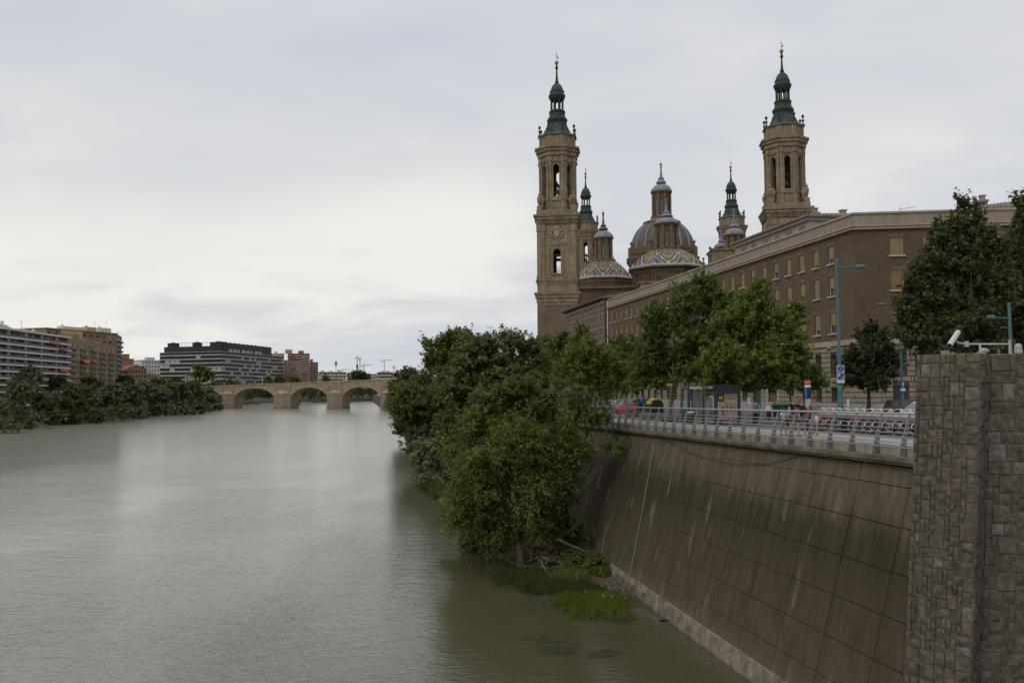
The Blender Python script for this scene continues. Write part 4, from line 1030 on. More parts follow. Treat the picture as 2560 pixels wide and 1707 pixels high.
# lesser lead-capped turrets over the rear roofs
def turret(label, px, Y, half, y0, y1, y2, y3):
    c = P(px, y1, Y); T = thing('lantern_turret', label, 'turret', frame((c.x, c.y, 0), TA), 'lead-capped lantern turrets of the basilica'); Z = lambda y: P(px, y, Y).z
    m = MB(); m.prism(ngon(half * Y / FPX * 1.2, 8), -.6, Z(y0), False); m.build('drum', M_RUST, T)
    lantern(T, Z, Y / FPX, dict(base=half + 4, half=half, y0=y0, y1=y1, y2=y2, y3=y3)); return T
turret('larger lead-capped turret right in front of the far bell tower', 1836, 262, 19, 628, 593, 570, 520)
turret('small pale lead-capped turret beside the larger turret, low on the roofline', 1804, 268, 13, 665, 624, 607, 568)
# body of the church
bo = P(1520, 900, 250); BD = thing('basilica_body', 'brown brick body of the basilica below the domes and towers', 'church', frame((bo.x, bo.y, -.6), TA))
nw = P(1393, 900, 232); inv = BD.matrix_world.inverted(); n0 = inv @ Vector((nw.x, nw.y, 0)); sw = P(1958, 900, 225); s0_ = inv @ Vector((sw.x, sw.y, 0))
zr = P(1520, 745, 280).z + .6
m = MB(); m.box2(n0.x + 3, s0_.x - 3, 4, 118, 0, zr); m.build('nave_wall', M_TBRICK, BD)
m = MB(); m.box2(n0.x + 2.2, s0_.x - 2.2, 3.2, 118.8, zr + .01, zr + .6); m.build('cornice', M_STONED, BD)
m = MB(); m.M = Matrix.Translation((0, 0, 0)); hip_roof(m, n0.x + 8, s0_.x - 8, 10, 112, zr + .6, 3.0, .3); m.build('roof', M_TILE, BD)
# attic blocks seen above the long building
def attic(px0, px1, yt, Y, label):
    a, b = P(px0, yt, Y), P(px1, yt, Y); T = thing('attic_block', label, 'building part', frame((a.x, a.y, -.6), R_(-4))); wd = b.x - a.x
    m = MB(); m.box2(0, wd, 0, 9, 0, a.z + .6); m.build('wall', M_STONE, T); m = MB(); m.box2(-.4, wd + .4, -.4, 9.4, a.z + .601, a.z + 1.1); m.build('cornice', M_STONED, T); return T
attic(1782, 1842, 626, 240, 'plain pale stone attic block under the two small turrets')
attic(1602, 1668, 708, 238, 'low stone wall block at the foot of the larger tiled dome')
for px, y0, y1, lab in ((1776, 658, 618, 'dark stone pinnacle with ball against the sky beside the pale attic block'), (1759, 672, 645, 'slim dark pinnacle at the eaves of the larger tiled dome')):
    a = P(px, y0, 236); h = P(px, y1, 236).z - a.z; m = MB(); m.lathe([(.5, -14), (.5, 0), (.32, .1 * h), (.25, .35 * h), (.5, .5 * h), (.22, .6 * h), (.16, .85 * h), (.4, .92 * h), (.3, h), (.02, 1.06 * h)], 8); o = m.build('roof_pinnacle', M_LEADB); o.location = a; tag(o, lab, 'pinnacle', 'roof pinnacles of the basilica')
# ------------------------------------------------------------------ the town on the far bank
ZL0 = -3.0
def span(ax, aY, bx, bY, py=930):
    a, b = P(ax, py, aY), P(bx, py, bY); ang = math.atan2(b.y - a.y, b.x - a.x); return frame((a.x, a.y, 0), ang), (Vector((b.x, b.y)) - Vector((a.x, a.y))).length
def simple_win(w, h, framem, glass): return dict(w=w, h=h, framem=framem, glass=glass)
M_FGLASS = glass_mat('far_dark_glass', (0.022, 0.024, 0.028), .3, .15); M_FBLIND = mat('far_pale_blind', (0.34, 0.33, 0.32), .8, .15)
def far_windows(T, L, xs, zs, w, h, framem, pale=.3, deep=.0, choose=None):
    for z in zs:
        for x in xs:
            pl = choose(x, z) if choose else rb.random() < pale
            me, parts = win_meshes(w, h, 0, False, framem, M_BLIND, M_FBLIND if pl else M_FGLASS, False)
            o = link('window', me, T, M=L @ Matrix.Translation((x, deep, z)))
            for nme, pm in parts: link(nme, pm, o)
def shell(m, L, W, D, z0, z1, ops=(), side_l=True, side_r=True):
    m.M = L; wall_grid(m, 0, W, z0, z1, list(ops), .3)
    m.face([(W, 0, z0), (W, D, z0), (W, D, z1), (W, 0, z1)]); m.face([(0, 0, z0), (0, 0, z1), (0, D, z1), (0, D, z0)]); m.face([(0, D, z0), (0, D, z1), (W, D, z1), (W, D, z0)]); m.face([(0, 0, z1), (W, 0, z1), (W, D, z1), (0, D, z1)])
# --- white-banded block
MW, WW_ = span(-85, 333, 168, 420); x0_ = fx(MW, 0, 930); zr = fz(MW, x0_, 0, 821); o_ = MW.translation.copy()
WB = thing('apartment_block', 'white-banded apartment block with long dark balconies and red awnings', 'building', (o_.x, o_.y, 0)); LW = rel(MW, o_)
fl = [fz(MW, x0_, 0, 841 + 17.25 * k) for k in range(11)]; FH = fl[0] - fl[1]
M_WBAND = mat('white_balcony_band', (0.55, 0.525, 0.49), .85, .12, .2, streak=.25); M_WBWALL = mat('dark_red_wall', (0.13, 0.055, 0.05), .9, .3, .5); M_BAL = mat('dark_balustrade', (0.085, 0.08, 0.082), .5, .3, .6)
bay = 4.9; nb = int(WW_ / bay); ops = []; wins = []
for k in range(7):
    zb_ = fl[k] + .45
    for i in range(nb):
        for u in (.5, 2.5): ops.append((i * bay + u, i * bay + u + 1.6, zb_, zb_ + 2.1))
m = MB(); shell(m, LW, WW_, 13, ZL0, zr, ops); m.build('wall', M_WBWALL, WB)
far_windows(WB, LW, [i * bay + u for i in range(nb) for u in (.5, 2.5)], [z + .45 for z in fl[:7]], 1.6, 2.1, M_WFRAME, .42)
for k, z in enumerate(fl):
    m = MB(); m.M = LW; m.box2(-.2, WW_ + .2, -1.5, -.002, z - .45, z + .25); m.build('balcony_band', M_WBAND, WB)
    m = MB(); m.M = LW; m.box2(0, WW_, -1.42, -1.36, z + .251, z + 1.05); m.build('balustrade', M_BAL, WB)
m = MB(); m.M = LW; m.box2(-.3, WW_ + .3, -1.6, 13.3, zr - .35, zr + .45); m.build('roof_band', M_WBAND, WB)
for i in range(0, nb + 1, 3):
    m = MB(); m.M = LW; m.box2(i * bay - .12, i * bay + .12, -1.3, -.003, ZL0, zr - .36); m.build('party_wall', M_WBAND, WB)
for px, d, w_ in ((8, 3, 2), (32, 4, 6), (52, 5, 5), (84, 4, 7), (112, 4, 1.5)):
    x = fx(MW, px, 830); m = MB(); m.M = LW; m.box2(x - w_ / 2, x + w_ / 2, d, d + 4, zr + .45, zr + 1.5 + (px == 32) * .6); m.box2(x - w_ / 2 - .2, x + w_ / 2 + .2, d - .2, d + 4.2, zr + 1.51 + (px == 32) * .6, zr + 1.7 + (px == 32) * .6); m.box2(x + w_ / 4, x + w_ / 4 + .9, d + 1, d + 2, zr + 1.71, zr + 2.5 + (px == 32) * 1.5); m.build('roof_hut', M_WBAND, WB)
for px, py in ((82, 800),):
    x = fx(MW, px, 820); m = MB(); m.M = LW; z1 = fz(MW, x, px, py, 5); m.tube([(x, 5, zr), (x, 5, z1)], .08, 4); m.tube([(x - .8, 5, z1 - .5), (x + .8, 5, z1 - .5)], .05, 4); m.build('roof_aerial', M_IRON, WB)
M_AWN = mat('red_awning', (0.36, 0.07, 0.055), .8, .15); M_AWNO = mat('orange_awning', (0.55, 0.13, 0.03), .8, .15)
def awning(T, M, L, p0, p1, py, material, drop=1.3):
    a, b = fx(M, p0, py, -1.5), fx(M, p1, py, -1.5); z = fz(M, (a + b) / 2, (p0 + p1) / 2, py, -1.5); m = MB(); m.M = L
    m.face([(a, -1.4, z), (b, -1.4, z), (b, -2.6, z - drop), (a, -2.6, z - drop)]); m.face([(a, -2.6, z - drop), (b, -2.6, z - drop), (b, -2.6, z - drop - .35), (a, -2.6, z - drop - .35)]); m.box2(a, b, -1.5, -1.38, z - .1, z + .05); m.build('awning', material, T)
awning(WB, MW, LW, 124, 148, 856, M_AWN, .6); awning(WB, MW, LW, 147, 167, 921, M_AWN, 1.1); awning(WB, MW, LW, 147, 166, 873, M_AWN, .2)
# --- brown blocks
M_BROWN = brick_mat('tan_brick', (0.235, 0.17, 0.105), (0.19, 0.135, 0.085), (0.24, 0.19, 0.14), R_(100)); M_BBAND = mat('tan_balcony', (0.20, 0.145, 0.095), .9, .2, .3); M_CREAM = mat('cream_pilaster', (0.38, 0.31, 0.225), .9, .15)
MB1, W1_ = span(169, 428, 287, 505); o_ = MB1.translation.copy(); zt_ = fz(MB1, 0, 169, 846)
BB = thing('apartment_block', 'tan brick apartment block with cream pilasters and orange awnings beside the white-banded block', 'building', (o_.x, o_.y, 0)); LB1_ = rel(MB1, o_)
fz_ = [zt_ - 1.2 - 2.85 * k for k in range(1, 12)]; bays = int(W1_ / 4.0); ops = [(i * 4.0 + 1.0, i * 4.0 + 3.0, z, z + 1.9) for i in range(bays) for z in fz_[:7]]
m = MB(); shell(m, LB1_, W1_, 14, ZL0, zt_, ops); m.build('wall', M_BROWN, BB)
far_windows(BB, LB1_, [i * 4.0 + 1.0 for i in range(bays)], fz_[:7], 2.0, 1.9, M_CREAM, .4)
for z in fz_: 
    for i0 in range(0, bays, 4):
        m = MB(); m.M = LB1_; m.box2(i0 * 4 + .6, min(i0 * 4 + 11.6, W1_), -1.1, -.002, z - .85, z + .1); m.build('balcony', M_BBAND, BB)
for i in range(bays):
    m = MB(); m.M = LB1_; m.box2(i * 4.0 + .1, i * 4.0 + .55, -.18, -.003, ZL0, zt_ - 1.0); m.build('pilaster', M_CREAM, BB)
for i in (1, 4, 6):
    m = MB(); m.M = LB1_; m.box2(i * 8 % W1_, i * 8 % W1_ + 9, .5, 8, zt_, zt_ + 3.0 - .25 * i); m.build('roof_storey', M_BROWN, BB)
awning(BB, MB1, LB1_, 206, 221, 901, M_AWNO, .8); awning(BB, MB1, LB1_, 230, 238, 902, M_AWNO, .4)
MB2, W2_ = span(112, 478, 291, 528); o_ = MB2.translation.copy(); zt2 = fz(MB2, W2_ / 2, 200, 829)
B3 = thing('apartment_block', 'taller tan apartment slab with white rooftop huts rising behind the cream-pilastered block', 'building', (o_.x, o_.y, 0)); LB2_ = rel(MB2, o_)
ops = [(i * 5.0 + 1.4, i * 5.0 + 3.2, z, z + 1.5) for i in range(int(W2_ / 5)) for z in (zt2 - 3.0, zt2 - 6.0)]
m = MB(); shell(m, LB2_, W2_, 14, ZL0, zt2, ops); m.build('wall', mat('ochre_render', (0.215, 0.155, 0.095), .9, .2, .2), B3)
far_windows(B3, LB2_, [i * 5.0 + 1.4 for i in range(int(W2_ / 5))], (zt2 - 3.0, zt2 - 6.0), 1.8, 1.5, M_GREYF, .2)
m = MB(); m.M = LB2_; m.box2(-.4, W2_ + .4, -.6, 14.4, zt2 + .005, zt2 + .6); m.build('roof_edge', M_BBAND, B3)
a, b = fx(MB2, 152, 830, -.4), fx(MB2, 206, 830, -.4); m = MB(); m.M = LB2_; m.box2(a, b, -.5, -.002, zt2 - 6.5, zt2 - .05); m.build('yellow_storey', mat('yellow_render', (0.42, 0.30, 0.13), .9, .15), B3)
MS, WS = span(291, 528, 303, 552); LS_ = rel(MS, o_)
m = MB(); shell(m, LS_, WS, .4, ZL0, zt2, [(.8, WS - .8, zt2 - 3.4 - 2.85 * k, zt2 - 1.6 - 2.85 * k) for k in range(11)]); m.build('end_wall', mat('dark_end_wall', (0.10, 0.085, 0.085), .9, .2), B3)
for k in range(11):
    m = MB(); m.M = LS_; m.box2(-.2, WS + .3, -1.2, -.002, zt2 - 4.3 - 2.85 * k, zt2 - 3.4 - 2.85 * k); m.build('balcony', mat('grey_balcony', (0.18, 0.17, 0.17), .8, .2), B3)
    m = MB(); m.M = LS_; m.face([(.8, .25, zt2 - 3.4 - 2.85 * k), (WS - .8, .25, zt2 - 3.4 - 2.85 * k), (WS - .8, .25, zt2 - 1.6 - 2.85 * k), (.8, .25, zt2 - 1.6 - 2.85 * k)]); m.build('window', M_FGLASS, B3)
for p0, p1, py, mtt in ((159, 218, 815, M_WBAND), (219, 240, 817, mat('yellow_render', (0.42, 0.30, 0.13), .9, .15)), (252, 278, 819, M_WBAND)):
    a, b = fx(MB2, p0, 820, 4), fx(MB2, p1, 820, 4); z = fz(MB2, a, p0, py, 4); m = MB(); m.M = LB2_; m.box2(a, b, 4, 9, zt2 + .6, z); 
    for k in range(int((b - a) / 3)): m.box2(a + 1 + 3 * k, a + 2 + 3 * k, 3.93, 3.998, z - 2.2, z - 1.0)
    m.box2(a + 1, a + 2, 6, 7, z + .001, z + .9); m.build('roof_hut', mtt, B3)
for px in (233, 239, 265):
    x = fx(MB2, px, 820, 6); m = MB(); m.M = LB2_; m.tube([(x, 6, zt2 + 2), (x, 6, zt2 + 8.5)], .07, 4); m.build('roof_aerial', M_IRON, B3)
# --- low brick houses and a white block between
def plain_block(name, label, p0, Y0, p1, Y1, ytop, D, material, wins=None, roof=None, huts=()):
    M, W = span(p0, Y0, p1, Y1); o = M.translation.copy(); T = thing(name, label, 'building', (o.x, o.y, 0)); L = rel(M, o); z1 = fz(M, 0, p0, ytop); ops = []
    if wins:
        nx, dz, w_, h_, nz, pale, fm = wins; st_ = W / nx; xs = [st_ * (i + .5) - w_ / 2 for i in range(nx)]; zs = [z1 - 1.0 - h_ - dz * k for k in range(nz)]; ops = [(x, x + w_, z, z + h_) for x in xs for z in zs]
    m = MB(); shell(m, L, W, D, ZL0, z1, ops); m.build('wall', material, T)
    if wins: far_windows(T, L, xs, zs, w_, h_, fm, pale)
    if roof == 'gable':
        m = MB(); m.M = L; r = W * .22; y0, y1 = -.6, D + .6
        m.face([(-.6, y0, z1), (W / 2, y0, z1 + r), (W / 2, y1, z1 + r), (-.6, y1, z1)]); m.face([(W / 2, y0, z1 + r), (W + .6, y0, z1), (W + .6, y1, z1), (W / 2, y1, z1 + r)]); m.build('roof', M_TILE2, T)
        m = MB(); m.M = L; m.face([(0, 0, z1), (W, 0, z1), (W / 2, 0, z1 + r * .96)]); m.build('gable', material, T)
    elif roof == 'hip': m = MB(); m.M = L; hip_roof(m, 0, W, 0, D, z1 + .15, 2.6, .6); m.build('roof', M_TILE2, T)
    else: m = MB(); m.M = L; m.box2(-.25, W + .25, -.25, D + .25, z1 + .003, z1 + .5); m.build('roof_edge', material, T)
    for a, b, h in huts: m = MB(); m.M = L; m.box2(a * W, b * W, 2, 6, z1 + .501, z1 + .5 + h); m.box2(a * W - .2, b * W + .2, 1.8, 6.2, z1 + .501 + h, z1 + .8 + h); m.build('roof_hut', material, T)
    return T, M, W, z1, L
M_TILE2 = mat('red_clay_tile', (0.16, 0.088, 0.062), .9, .3, .6)
M_REDB = brick_mat('orange_red_brick', (0.28, 0.13, 0.075), (0.22, 0.10, 0.06), (0.26, 0.17, 0.12), 0.0)
plain_block('brick_block', 'stepped orange brick block with blank walls behind the gabled house', 301, 640, 334, 645, 898, 14, M_REDB, huts=((0, .7, 3.2),))
plain_block('townhouse', 'yellow brick house with red tiled gable beyond the riverside willows', 316, 600, 366, 610, 922, 14, brick_mat('yellow_brown_brick', (0.27, 0.18, 0.09), (0.21, 0.14, 0.07), (0.25, 0.2, 0.14), 0.0), (7, 3.2, 1.1, 1.7, 3, .1, M_GREYF), 'gable')
plain_block('townhouse', 'low brick house with red hipped roof at the foot of the white block', 303, 590, 318, 592, 925, 12, M_REDB, (3, 3.2, 1.1, 1.7, 2, .1, M_GREYF), 'hip')
plain_block('townhouse', 'low pale house with red roof next to the dark balcony block', 362, 612, 400, 618, 938, 12, M_CREAM, (5, 3.2, 1.1, 1.7, 2, .1, M_GREYF), 'hip')
plain_block('white_block', 'plain white apartment block with stepped roof behind the tiled houses', 354, 690, 400, 700, 901, 18, mat('white_render', (0.50, 0.49, 0.48), .9, .12, .1, streak=.3), (6, 3.1, 1.0, 1.3, 5, .1, M_GREYF), huts=((.3, .75, 1.8),))
# --- dark block with concrete bands
M_BANDC = mat('concrete_band', (0.40, 0.375, 0.335), .9, .15, .15, streak=.3); M_BLK = mat('black_cladding', (0.022, 0.024, 0.028), .6, .3); M_DKW = mat('dark_recess_wall', (0.035, 0.034, 0.035), .8)
ML, WLf = span(399, 1110, 555, 1080); MR, WRt = span(555, 1080, 708, 1250); o_ = MR.translation.copy(); DB = thing('apartment_block', 'dark office-like apartment block with black roof storeys and pale concrete bands', 'building', (o_.x, o_.y, 0)); LL, LR = rel(ML, o_), rel(MR, o_)
zb0 = fz(MR, 0, 555, 886); FHD = fz(MR, 0, 555, 886) - fz(MR, 0, 555, 896.2); ztop = fz(MR, 0, 555, 878)
m = MB()
for L, W in ((LL, WLf), (LR, WRt)): m.M = L; m.face([(0, 0, ZL0), (W, 0, ZL0), (W, 0, ztop), (0, 0, ztop)])
m.M = LR; m.face([(WRt, 0, ZL0), (WRt, 20, ZL0), (WRt, 20, ztop), (WRt, 0, ztop)]); m.M = LL; m.face([(0, 0, ZL0), (0, 0, ztop), (0, 20, ztop), (0, 20, ZL0)])
m.M = None; c4 = [LL @ Vector((0, 0, 0)), LR @ Vector((0, 0, 0)), LR @ Vector((WRt, 0, 0)), LR @ Vector((WRt, 20, 0)), LL @ Vector((0, 40, 0))]; m.face([(v.x, v.y, ztop) for v in c4]); m.build('wall', M_DKW, DB)
for L, W, lean in ((LL, WLf, 0), (LR, WRt, 1)):
    for k in range(10):
        z = zb0 - FHD * k; m = MB(); m.M = L; m.box2(-.3 if lean else 0, W, -1.0, -.003, z - .75, z + .55); m.build('balcony_band', M_BANDC, DB)
        nx = 12 if not lean else 25; st_ = W / nx; run = False
        for i in range(nx):
            run = (rb.random() < (.5 if run else .10 if not lean else .2)) and k > 0
            w_ = st_ * .9; me, parts = win_meshes(w_, FHD - 1.35, 0, False, M_GREYF, M_BLIND, M_FBLIND if run else M_FGLASS, True)
            if k < 8: o = link('window', me, DB, M=L @ Matrix.Translation((i * st_ + st_ * .05, -.5 if run else -.22, z + .56))); [link(nm, pm, o) for nm, pm in parts]
    m = MB(); m.M = L; m.box2(0 if lean else 0, W, -1.1, -.003, ztop - .4, ztop + .15); m.build('roof_band', M_BANDC, DB)
zz1, zz2, zz3 = fz(ML, 0, 399, 868), fz(ML, 0, 399, 859.5), fz(ML, 0, 399, 865)
m = MB(); m.M = LL; a = fx(ML, 409, 870); m.box2(a, WLf - .5, 1, 12, ztop + .151, zz1); m.build('black_storey', M_BLK, DB)
for p0, p1 in ((416, 434), (479, 491), (522, 554)):
    a, b = fx(ML, p0, 860), fx(ML, p1, 860); m = MB(); m.M = LL; m.box2(a, min(b, WLf - .5), 2, 11, zz1 + .001, zz2 + .6); m.box2((a + b) / 2 - 2, (a + b) / 2 + 2, 4, 8, zz2 + .601, zz2 + 1.5); m.build('black_roof_tower', M_BLK, DB)
m = MB(); m.M = LL; m.box2(fx(ML, 416, 860), WLf - .6, 1.6, 1.9, zz2 + .1, zz2 + .45)
for p in range(434, 524, 9): x = fx(ML, p, 860); m.box2(x - .15, x + .15, 1.65, 1.85, zz1, zz2 + .1)
m.build('roof_screen', M_BLK, DB)
m = MB(); m.M = LR; m.box2(.5, WRt * .8, 1.5, 12, ztop + .151, zz2 + .2); m.build('black_storey', M_BLK, DB)
for i in range(9):
    a = 6 + i * 11.5; m = MB(); m.M = LR; m.box2(a, a + (7.5 if i % 3 else 4), .2, 1.498, ztop + .151, ztop + 3.6); m.build('roof_panel', M_BANDC, DB)
    m = MB(); m.M = LR; m.lathe([(1.5, 0), (1.4, .6), (.8, 1.0)], 8, (a + 2, 6, zz2 + .2)); m.build('roof_vent', M_BLK, DB)
m = MB(); m.M = LR; m.box2(WRt * .8 + .01, WRt - 1, 1, 12, ztop + .151, ztop + 3.2); m.build('roof_storey', M_BANDC, DB)
for p in (652, 659, 664):
    x = fx(MR, p, 870, 6); m = MB(); m.M = LR; m.tube([(x, 6, ztop + 2), (x, 6, ztop + 10)], .1, 4); m.build('roof_aerial', M_IRON, DB)
# --- pink-brown towers
M_PINK = brick_mat('pink_brown_brick', (0.20, 0.12, 0.085), (0.165, 0.10, 0.07), (0.2, 0.15, 0.12), 0.0); M_PINKS = mat('salmon_render', (0.30, 0.145, 0.11), .9, .15, .1); M_PEACH = mat('peach_render', (0.42, 0.25, 0.15), .9, .15, .1)
T, M, W, z1, L = plain_block('apartment_block', 'brown brick tower with rows of small white windows and a red edge', 710, 1270, 745, 1272, 901, 14, M_PINK, (6, 3.4, 1.6, 1.7, 6, .9, M_WFRAME))
m = MB(); m.M = L; m.box2(W + .003, W + 3.2, 0, 14, ZL0, z1 + .5); m.build('red_edge', M_PINKS, T)
T, M, W, z1, L = plain_block('apartment_block', 'tallest salmon and brown tower block with white balcony bands and rooftop huts', 722, 1330, 769, 1340, 884, 18, M_PINK, (7, 3.5, 2.4, 1.6, 8, .2, M_GREYF), huts=((.52, .8, 4.0),))
m = MB(); m.M = L; m.box2(W + .003, W + 3.0, 0, 18, ZL0, z1 + 1); m.build('salmon_edge', M_PINKS, T); m = MB(); m.M = L; m.box2(-5, W * .18, 1, 8, z1 + .51, fz(M, 0, 712, 873.5)); m.build('peach_roof_tower', M_PEACH, T)
for k in range(8): m = MB(); m.M = L; m.box2(W * .3, W - .2, -1.1, -.002, z1 - 3.7 - 3.5 * k, z1 - 2.8 - 3.5 * k); m.build('balcony', M_WBAND, T)
T, M, W, z1, L = plain_block('apartment_block', 'narrow brown tower block at the end of the salmon tower', 776, 1370, 795, 1374, 906, 14, M_PINK, (3, 3.5, 2.0, 1.6, 8, .1, M_GREYF), huts=((0, .35, 4.5),))
for k in range(9): m = MB(); m.M = L; m.box2(.5, W + .2, -1.1, -.002, z1 - 3.7 - 3.5 * k, z1 - 2.9 - 3.5 * k); m.build('balcony', M_WBAND, T)
plain_block('apartment_block', 'orange rendered block showing over the end of the dark balcony block', 690, 1280, 709, 1282, 884, 10, M_PEACH, (3, 3.3, 1.2, 1.5, 2, .1, M_GREYF), huts=((-.25, .1, 2),))
M_BEIGE = mat('beige_render', (0.40, 0.345, 0.265), .9, .12, .1)
plain_block('far_block', 'low beige block with few dark windows far beyond the stone bridge', 797, 1610, 866, 1631, 930, 16, M_BEIGE, (7, 6, 6, 2.4, 3, .1, M_GREYF), huts=((.1, .2, 2.0), (.4, .5, 1.6), (.7, .8, 2.2)))
plain_block('far_block', 'beige block behind the dense tree beyond the stone bridge', 868, 1638, 912, 1645, 932, 16, M_BEIGE, (6, 5, 2.5, 2.2, 3, .1, M_GREYF))
plain_block('far_block', 'white unfinished block with dark openings under the tower cranes', 912, 1666, 948, 1673, 935, 16, M_WBAND, (7, 4, 3.0, 2.4, 3, .0, M_GREYF))
plain_block('far_block', 'cream block with wide dark balconies under the tallest crane', 944, 1624, 983, 1631, 930.5, 16, M_BEIGE, (4, 6, 7, 3.2, 3, .0, M_GREYF), huts=((.2, .8, 1.6),))
plain_block('far_block', 'small cream block at the foot of the thin crane near the pine', 984, 1652, 1010, 1659, 938, 16, M_BEIGE, (4, 5, 2.5, 2.2, 2, .0, M_GREYF))
# --- tower cranes
M_CRANE = mat('crane_steel', (0.20, 0.185, 0.17), .6, .2); M_CRANEB = mat('crane_blue_steel', (0.10, 0.13, 0.18), .6, .2)
def crane(px, Y, ybase, yjib, ytop, xl, xr, label, material=None):
    a = P(px, yjib, Y); T = thing('tower_crane', label, 'crane', (a.x, a.y, ZL0), 'tower cranes over the far building site'); mm_ = material or M_CRANE; zj = a.z - ZL0; zt = P(px, ytop, Y).z - ZL0; k = Y / FPX; TK = Y / 1250; l, r = (xl - px) * k, (xr - px) * k
    m = MB()
    for sx in (-.7, .7):
        for sy in (-.7, .7): m.box((sx, sy, zj / 2), (.3, .3, zj))
    z = 0
    while z < zj - 2: m.tube([(-.7, -.7, z), (.7, -.7, z + 2)], .13, 3); m.tube([(.7, -.7, z + 2), (-.7, -.7, z + 4)], .13, 3); z += 4
    m.build('mast', mm_, T)
    far, near = (r, l) if abs(r) > abs(l) else (l, r)
    m = MB(); m.tube([(0, -.5, zj), (far, -.5, zj)], .2, 4); m.tube([(0, .5, zj), (far, .5, zj)], .2, 4); m.tube([(0, 0, zj + 1.4), (far, 0, zj + 1.0)], .2, 4)
    n = max(3, int(abs(far) / 4))
    for i in range(n): m.tube([(far * i / n, -.5, zj), (far * (i + .5) / n, 0, zj + 1.2), (far * (i + 1) / n, -.5, zj)], .1, 3)
    m.build('jib', mm_, T)
    m = MB(); m.box((near / 2, 0, zj), (abs(near), 1.2, .4)); m.box((near * .85, 0, zj - .8), (2.5, 1.6, 2.2)); m.build('counter_jib', mm_, T)
    m = MB(); m.tube([(0, 0, zj), (0, 0, zt)], .35, 4); m.tube([(0, 0, zt), (far * .6, 0, zj + 1.2)], .07, 3); m.tube([(0, 0, zt), (near * .8, 0, zj)], .07, 3); m.build('apex', mm_, T)
    m = MB(); m.box((.9, -.9, zj - 1.3), (1.6, 1.6, 2.0)); m.build('cab', M_WBAND, T)
crane(893, 1750, 930, 894, 888, 889, 903, 'tall crane with short jib standing behind the dense tree')
crane(900, 1764, 930, 897.5, 896, 897, 904, 'blue crane close behind the tall crane', M_CRANEB)
crane(910, 1736, 930, 913, 907, 904, 931, 'blue-grey crane with long level jib beyond the dense tree', M_CRANEB)
crane(855, 1819, 930, 924.5, 922, 844, 880, 'low crane whose jib barely clears the beige roofs')
crane(961, 1708, 930, 901, 899, 954, 981, 'tallest crane over the cream block with wide balconies')
crane(985, 1764, 940, 917.5, 912, 982, 991, 'thin crane nearest the pine on the near bank')

# ------------------------------------------------------------------ the old stone bridge
ga, gb = G(570, 1020.5, WATER), G(974, 1022, WATER); bang = math.atan2(gb.y - ga.y, gb.x - ga.x); MBR = frame((ga.x, ga.y, 0), bang); bo_ = Vector((ga.x, ga.y, WATER)); BR = thing('stone_bridge', 'old arched stone bridge with pointed cutwaters crossing the river', 'bridge', tuple(bo_))
LBr = MBR.copy(); LBr.translation = Vector((0, 0, -WATER))
M_BST = brick_mat('bridge_ashlar', (0.30, 0.232, 0.15), (0.25, 0.192, 0.125), (0.2, 0.16, 0.115), bang, 1.5, .6, .35, .5); M_BST2 = mat('bridge_trim', (0.30, 0.235, 0.165), .9, .25, .3, streak=.4); M_PIERB = brick_mat('pier_ashlar', (0.265, 0.207, 0.15), (0.215, 0.165, 0.12), (0.18, 0.145, 0.105), bang, 1.2, .55, .4, .5); M_WETS = mat('wet_pier_foot', (0.10, 0.082, 0.06), .9, .4, .6)
def bx(px): return fx(MBR, px, 1000)
piers = [(-2.0, None)]; PX = [(434, 450), (554, 585), (686, 727), (819, 856), (953, 995), (1090, 1130)]
PX[0] = (430, 452)
zd = lambda x: (fz(MBR, bx(570), 570, 963.5) + (fz(MBR, bx(974), 974, 948.0) - fz(MBR, bx(570), 570, 963.5)) * (x - bx(570)) / (bx(974) - bx(570)))
PB = [(bx(a), bx(b)) for a, b in PX]; DEP = 9.0
zsp = fz(MBR, bx(776), 776, 999); zcr = fz(MBR, bx(776), 776, 968); zcap = fz(MBR, bx(838), 838, 983.5); zpk = fz(MBR, bx(838), 838, 973)
NA = 18
rings = []
for (a0, a1), (b0, b1) in zip(PB, PB[1:]):
    cx, hw_ = (a1 + b0) / 2, (b0 - a1) / 2; pts = [(cx - hw_ * math.cos(math.pi * k / NA), zsp + (zcr - zsp) * math.sin(math.pi * k / NA)) for k in range(NA + 1)]; m = MB(); m.M = LBr
    for (x0, z0), (x1, z1) in zip(pts, pts[1:]):
        m.face([(x0, 0, z0), (x1, 0, z1), (x1, 0, zd(x1)), (x0, 0, zd(x0))]); m.face([(x0, 0, z0), (x0, DEP, z0), (x1, DEP, z1), (x1, 0, z1)]); m.face([(x0, DEP, z0), (x0, DEP, zd(x0)), (x1, DEP, zd(x1)), (x1, DEP, z1)])
    m.build('spandrel_wall', M_BST, BR); rings.append((cx, hw_, pts))
for cx, hw_, pts in rings:
    m = MB(); m.M = LBr; o2 = [(cx + (x - cx) * 1.075, zsp + (z - zsp) * 1.12) for x, z in pts]
    for i in range(NA): m.face([(pts[i][0], -.14, pts[i][1]), (pts[i + 1][0], -.14, pts[i + 1][1]), (o2[i + 1][0], -.14, o2[i + 1][1]), (o2[i][0], -.14, o2[i][1])]); m.face([(o2[i][0], -.14, o2[i][1]), (o2[i + 1][0], -.14, o2[i + 1][1]), (o2[i + 1][0], -.003, o2[i + 1][1]), (o2[i][0], -.003, o2[i][1])]); m.face([(pts[i][0], -.14, pts[i][1]), (pts[i][0], .2, pts[i][1]), (pts[i + 1][0], .2, pts[i + 1][1]), (pts[i + 1][0], -.14, pts[i + 1][1])])
    m.build('arch_ring', M_BST2, BR)
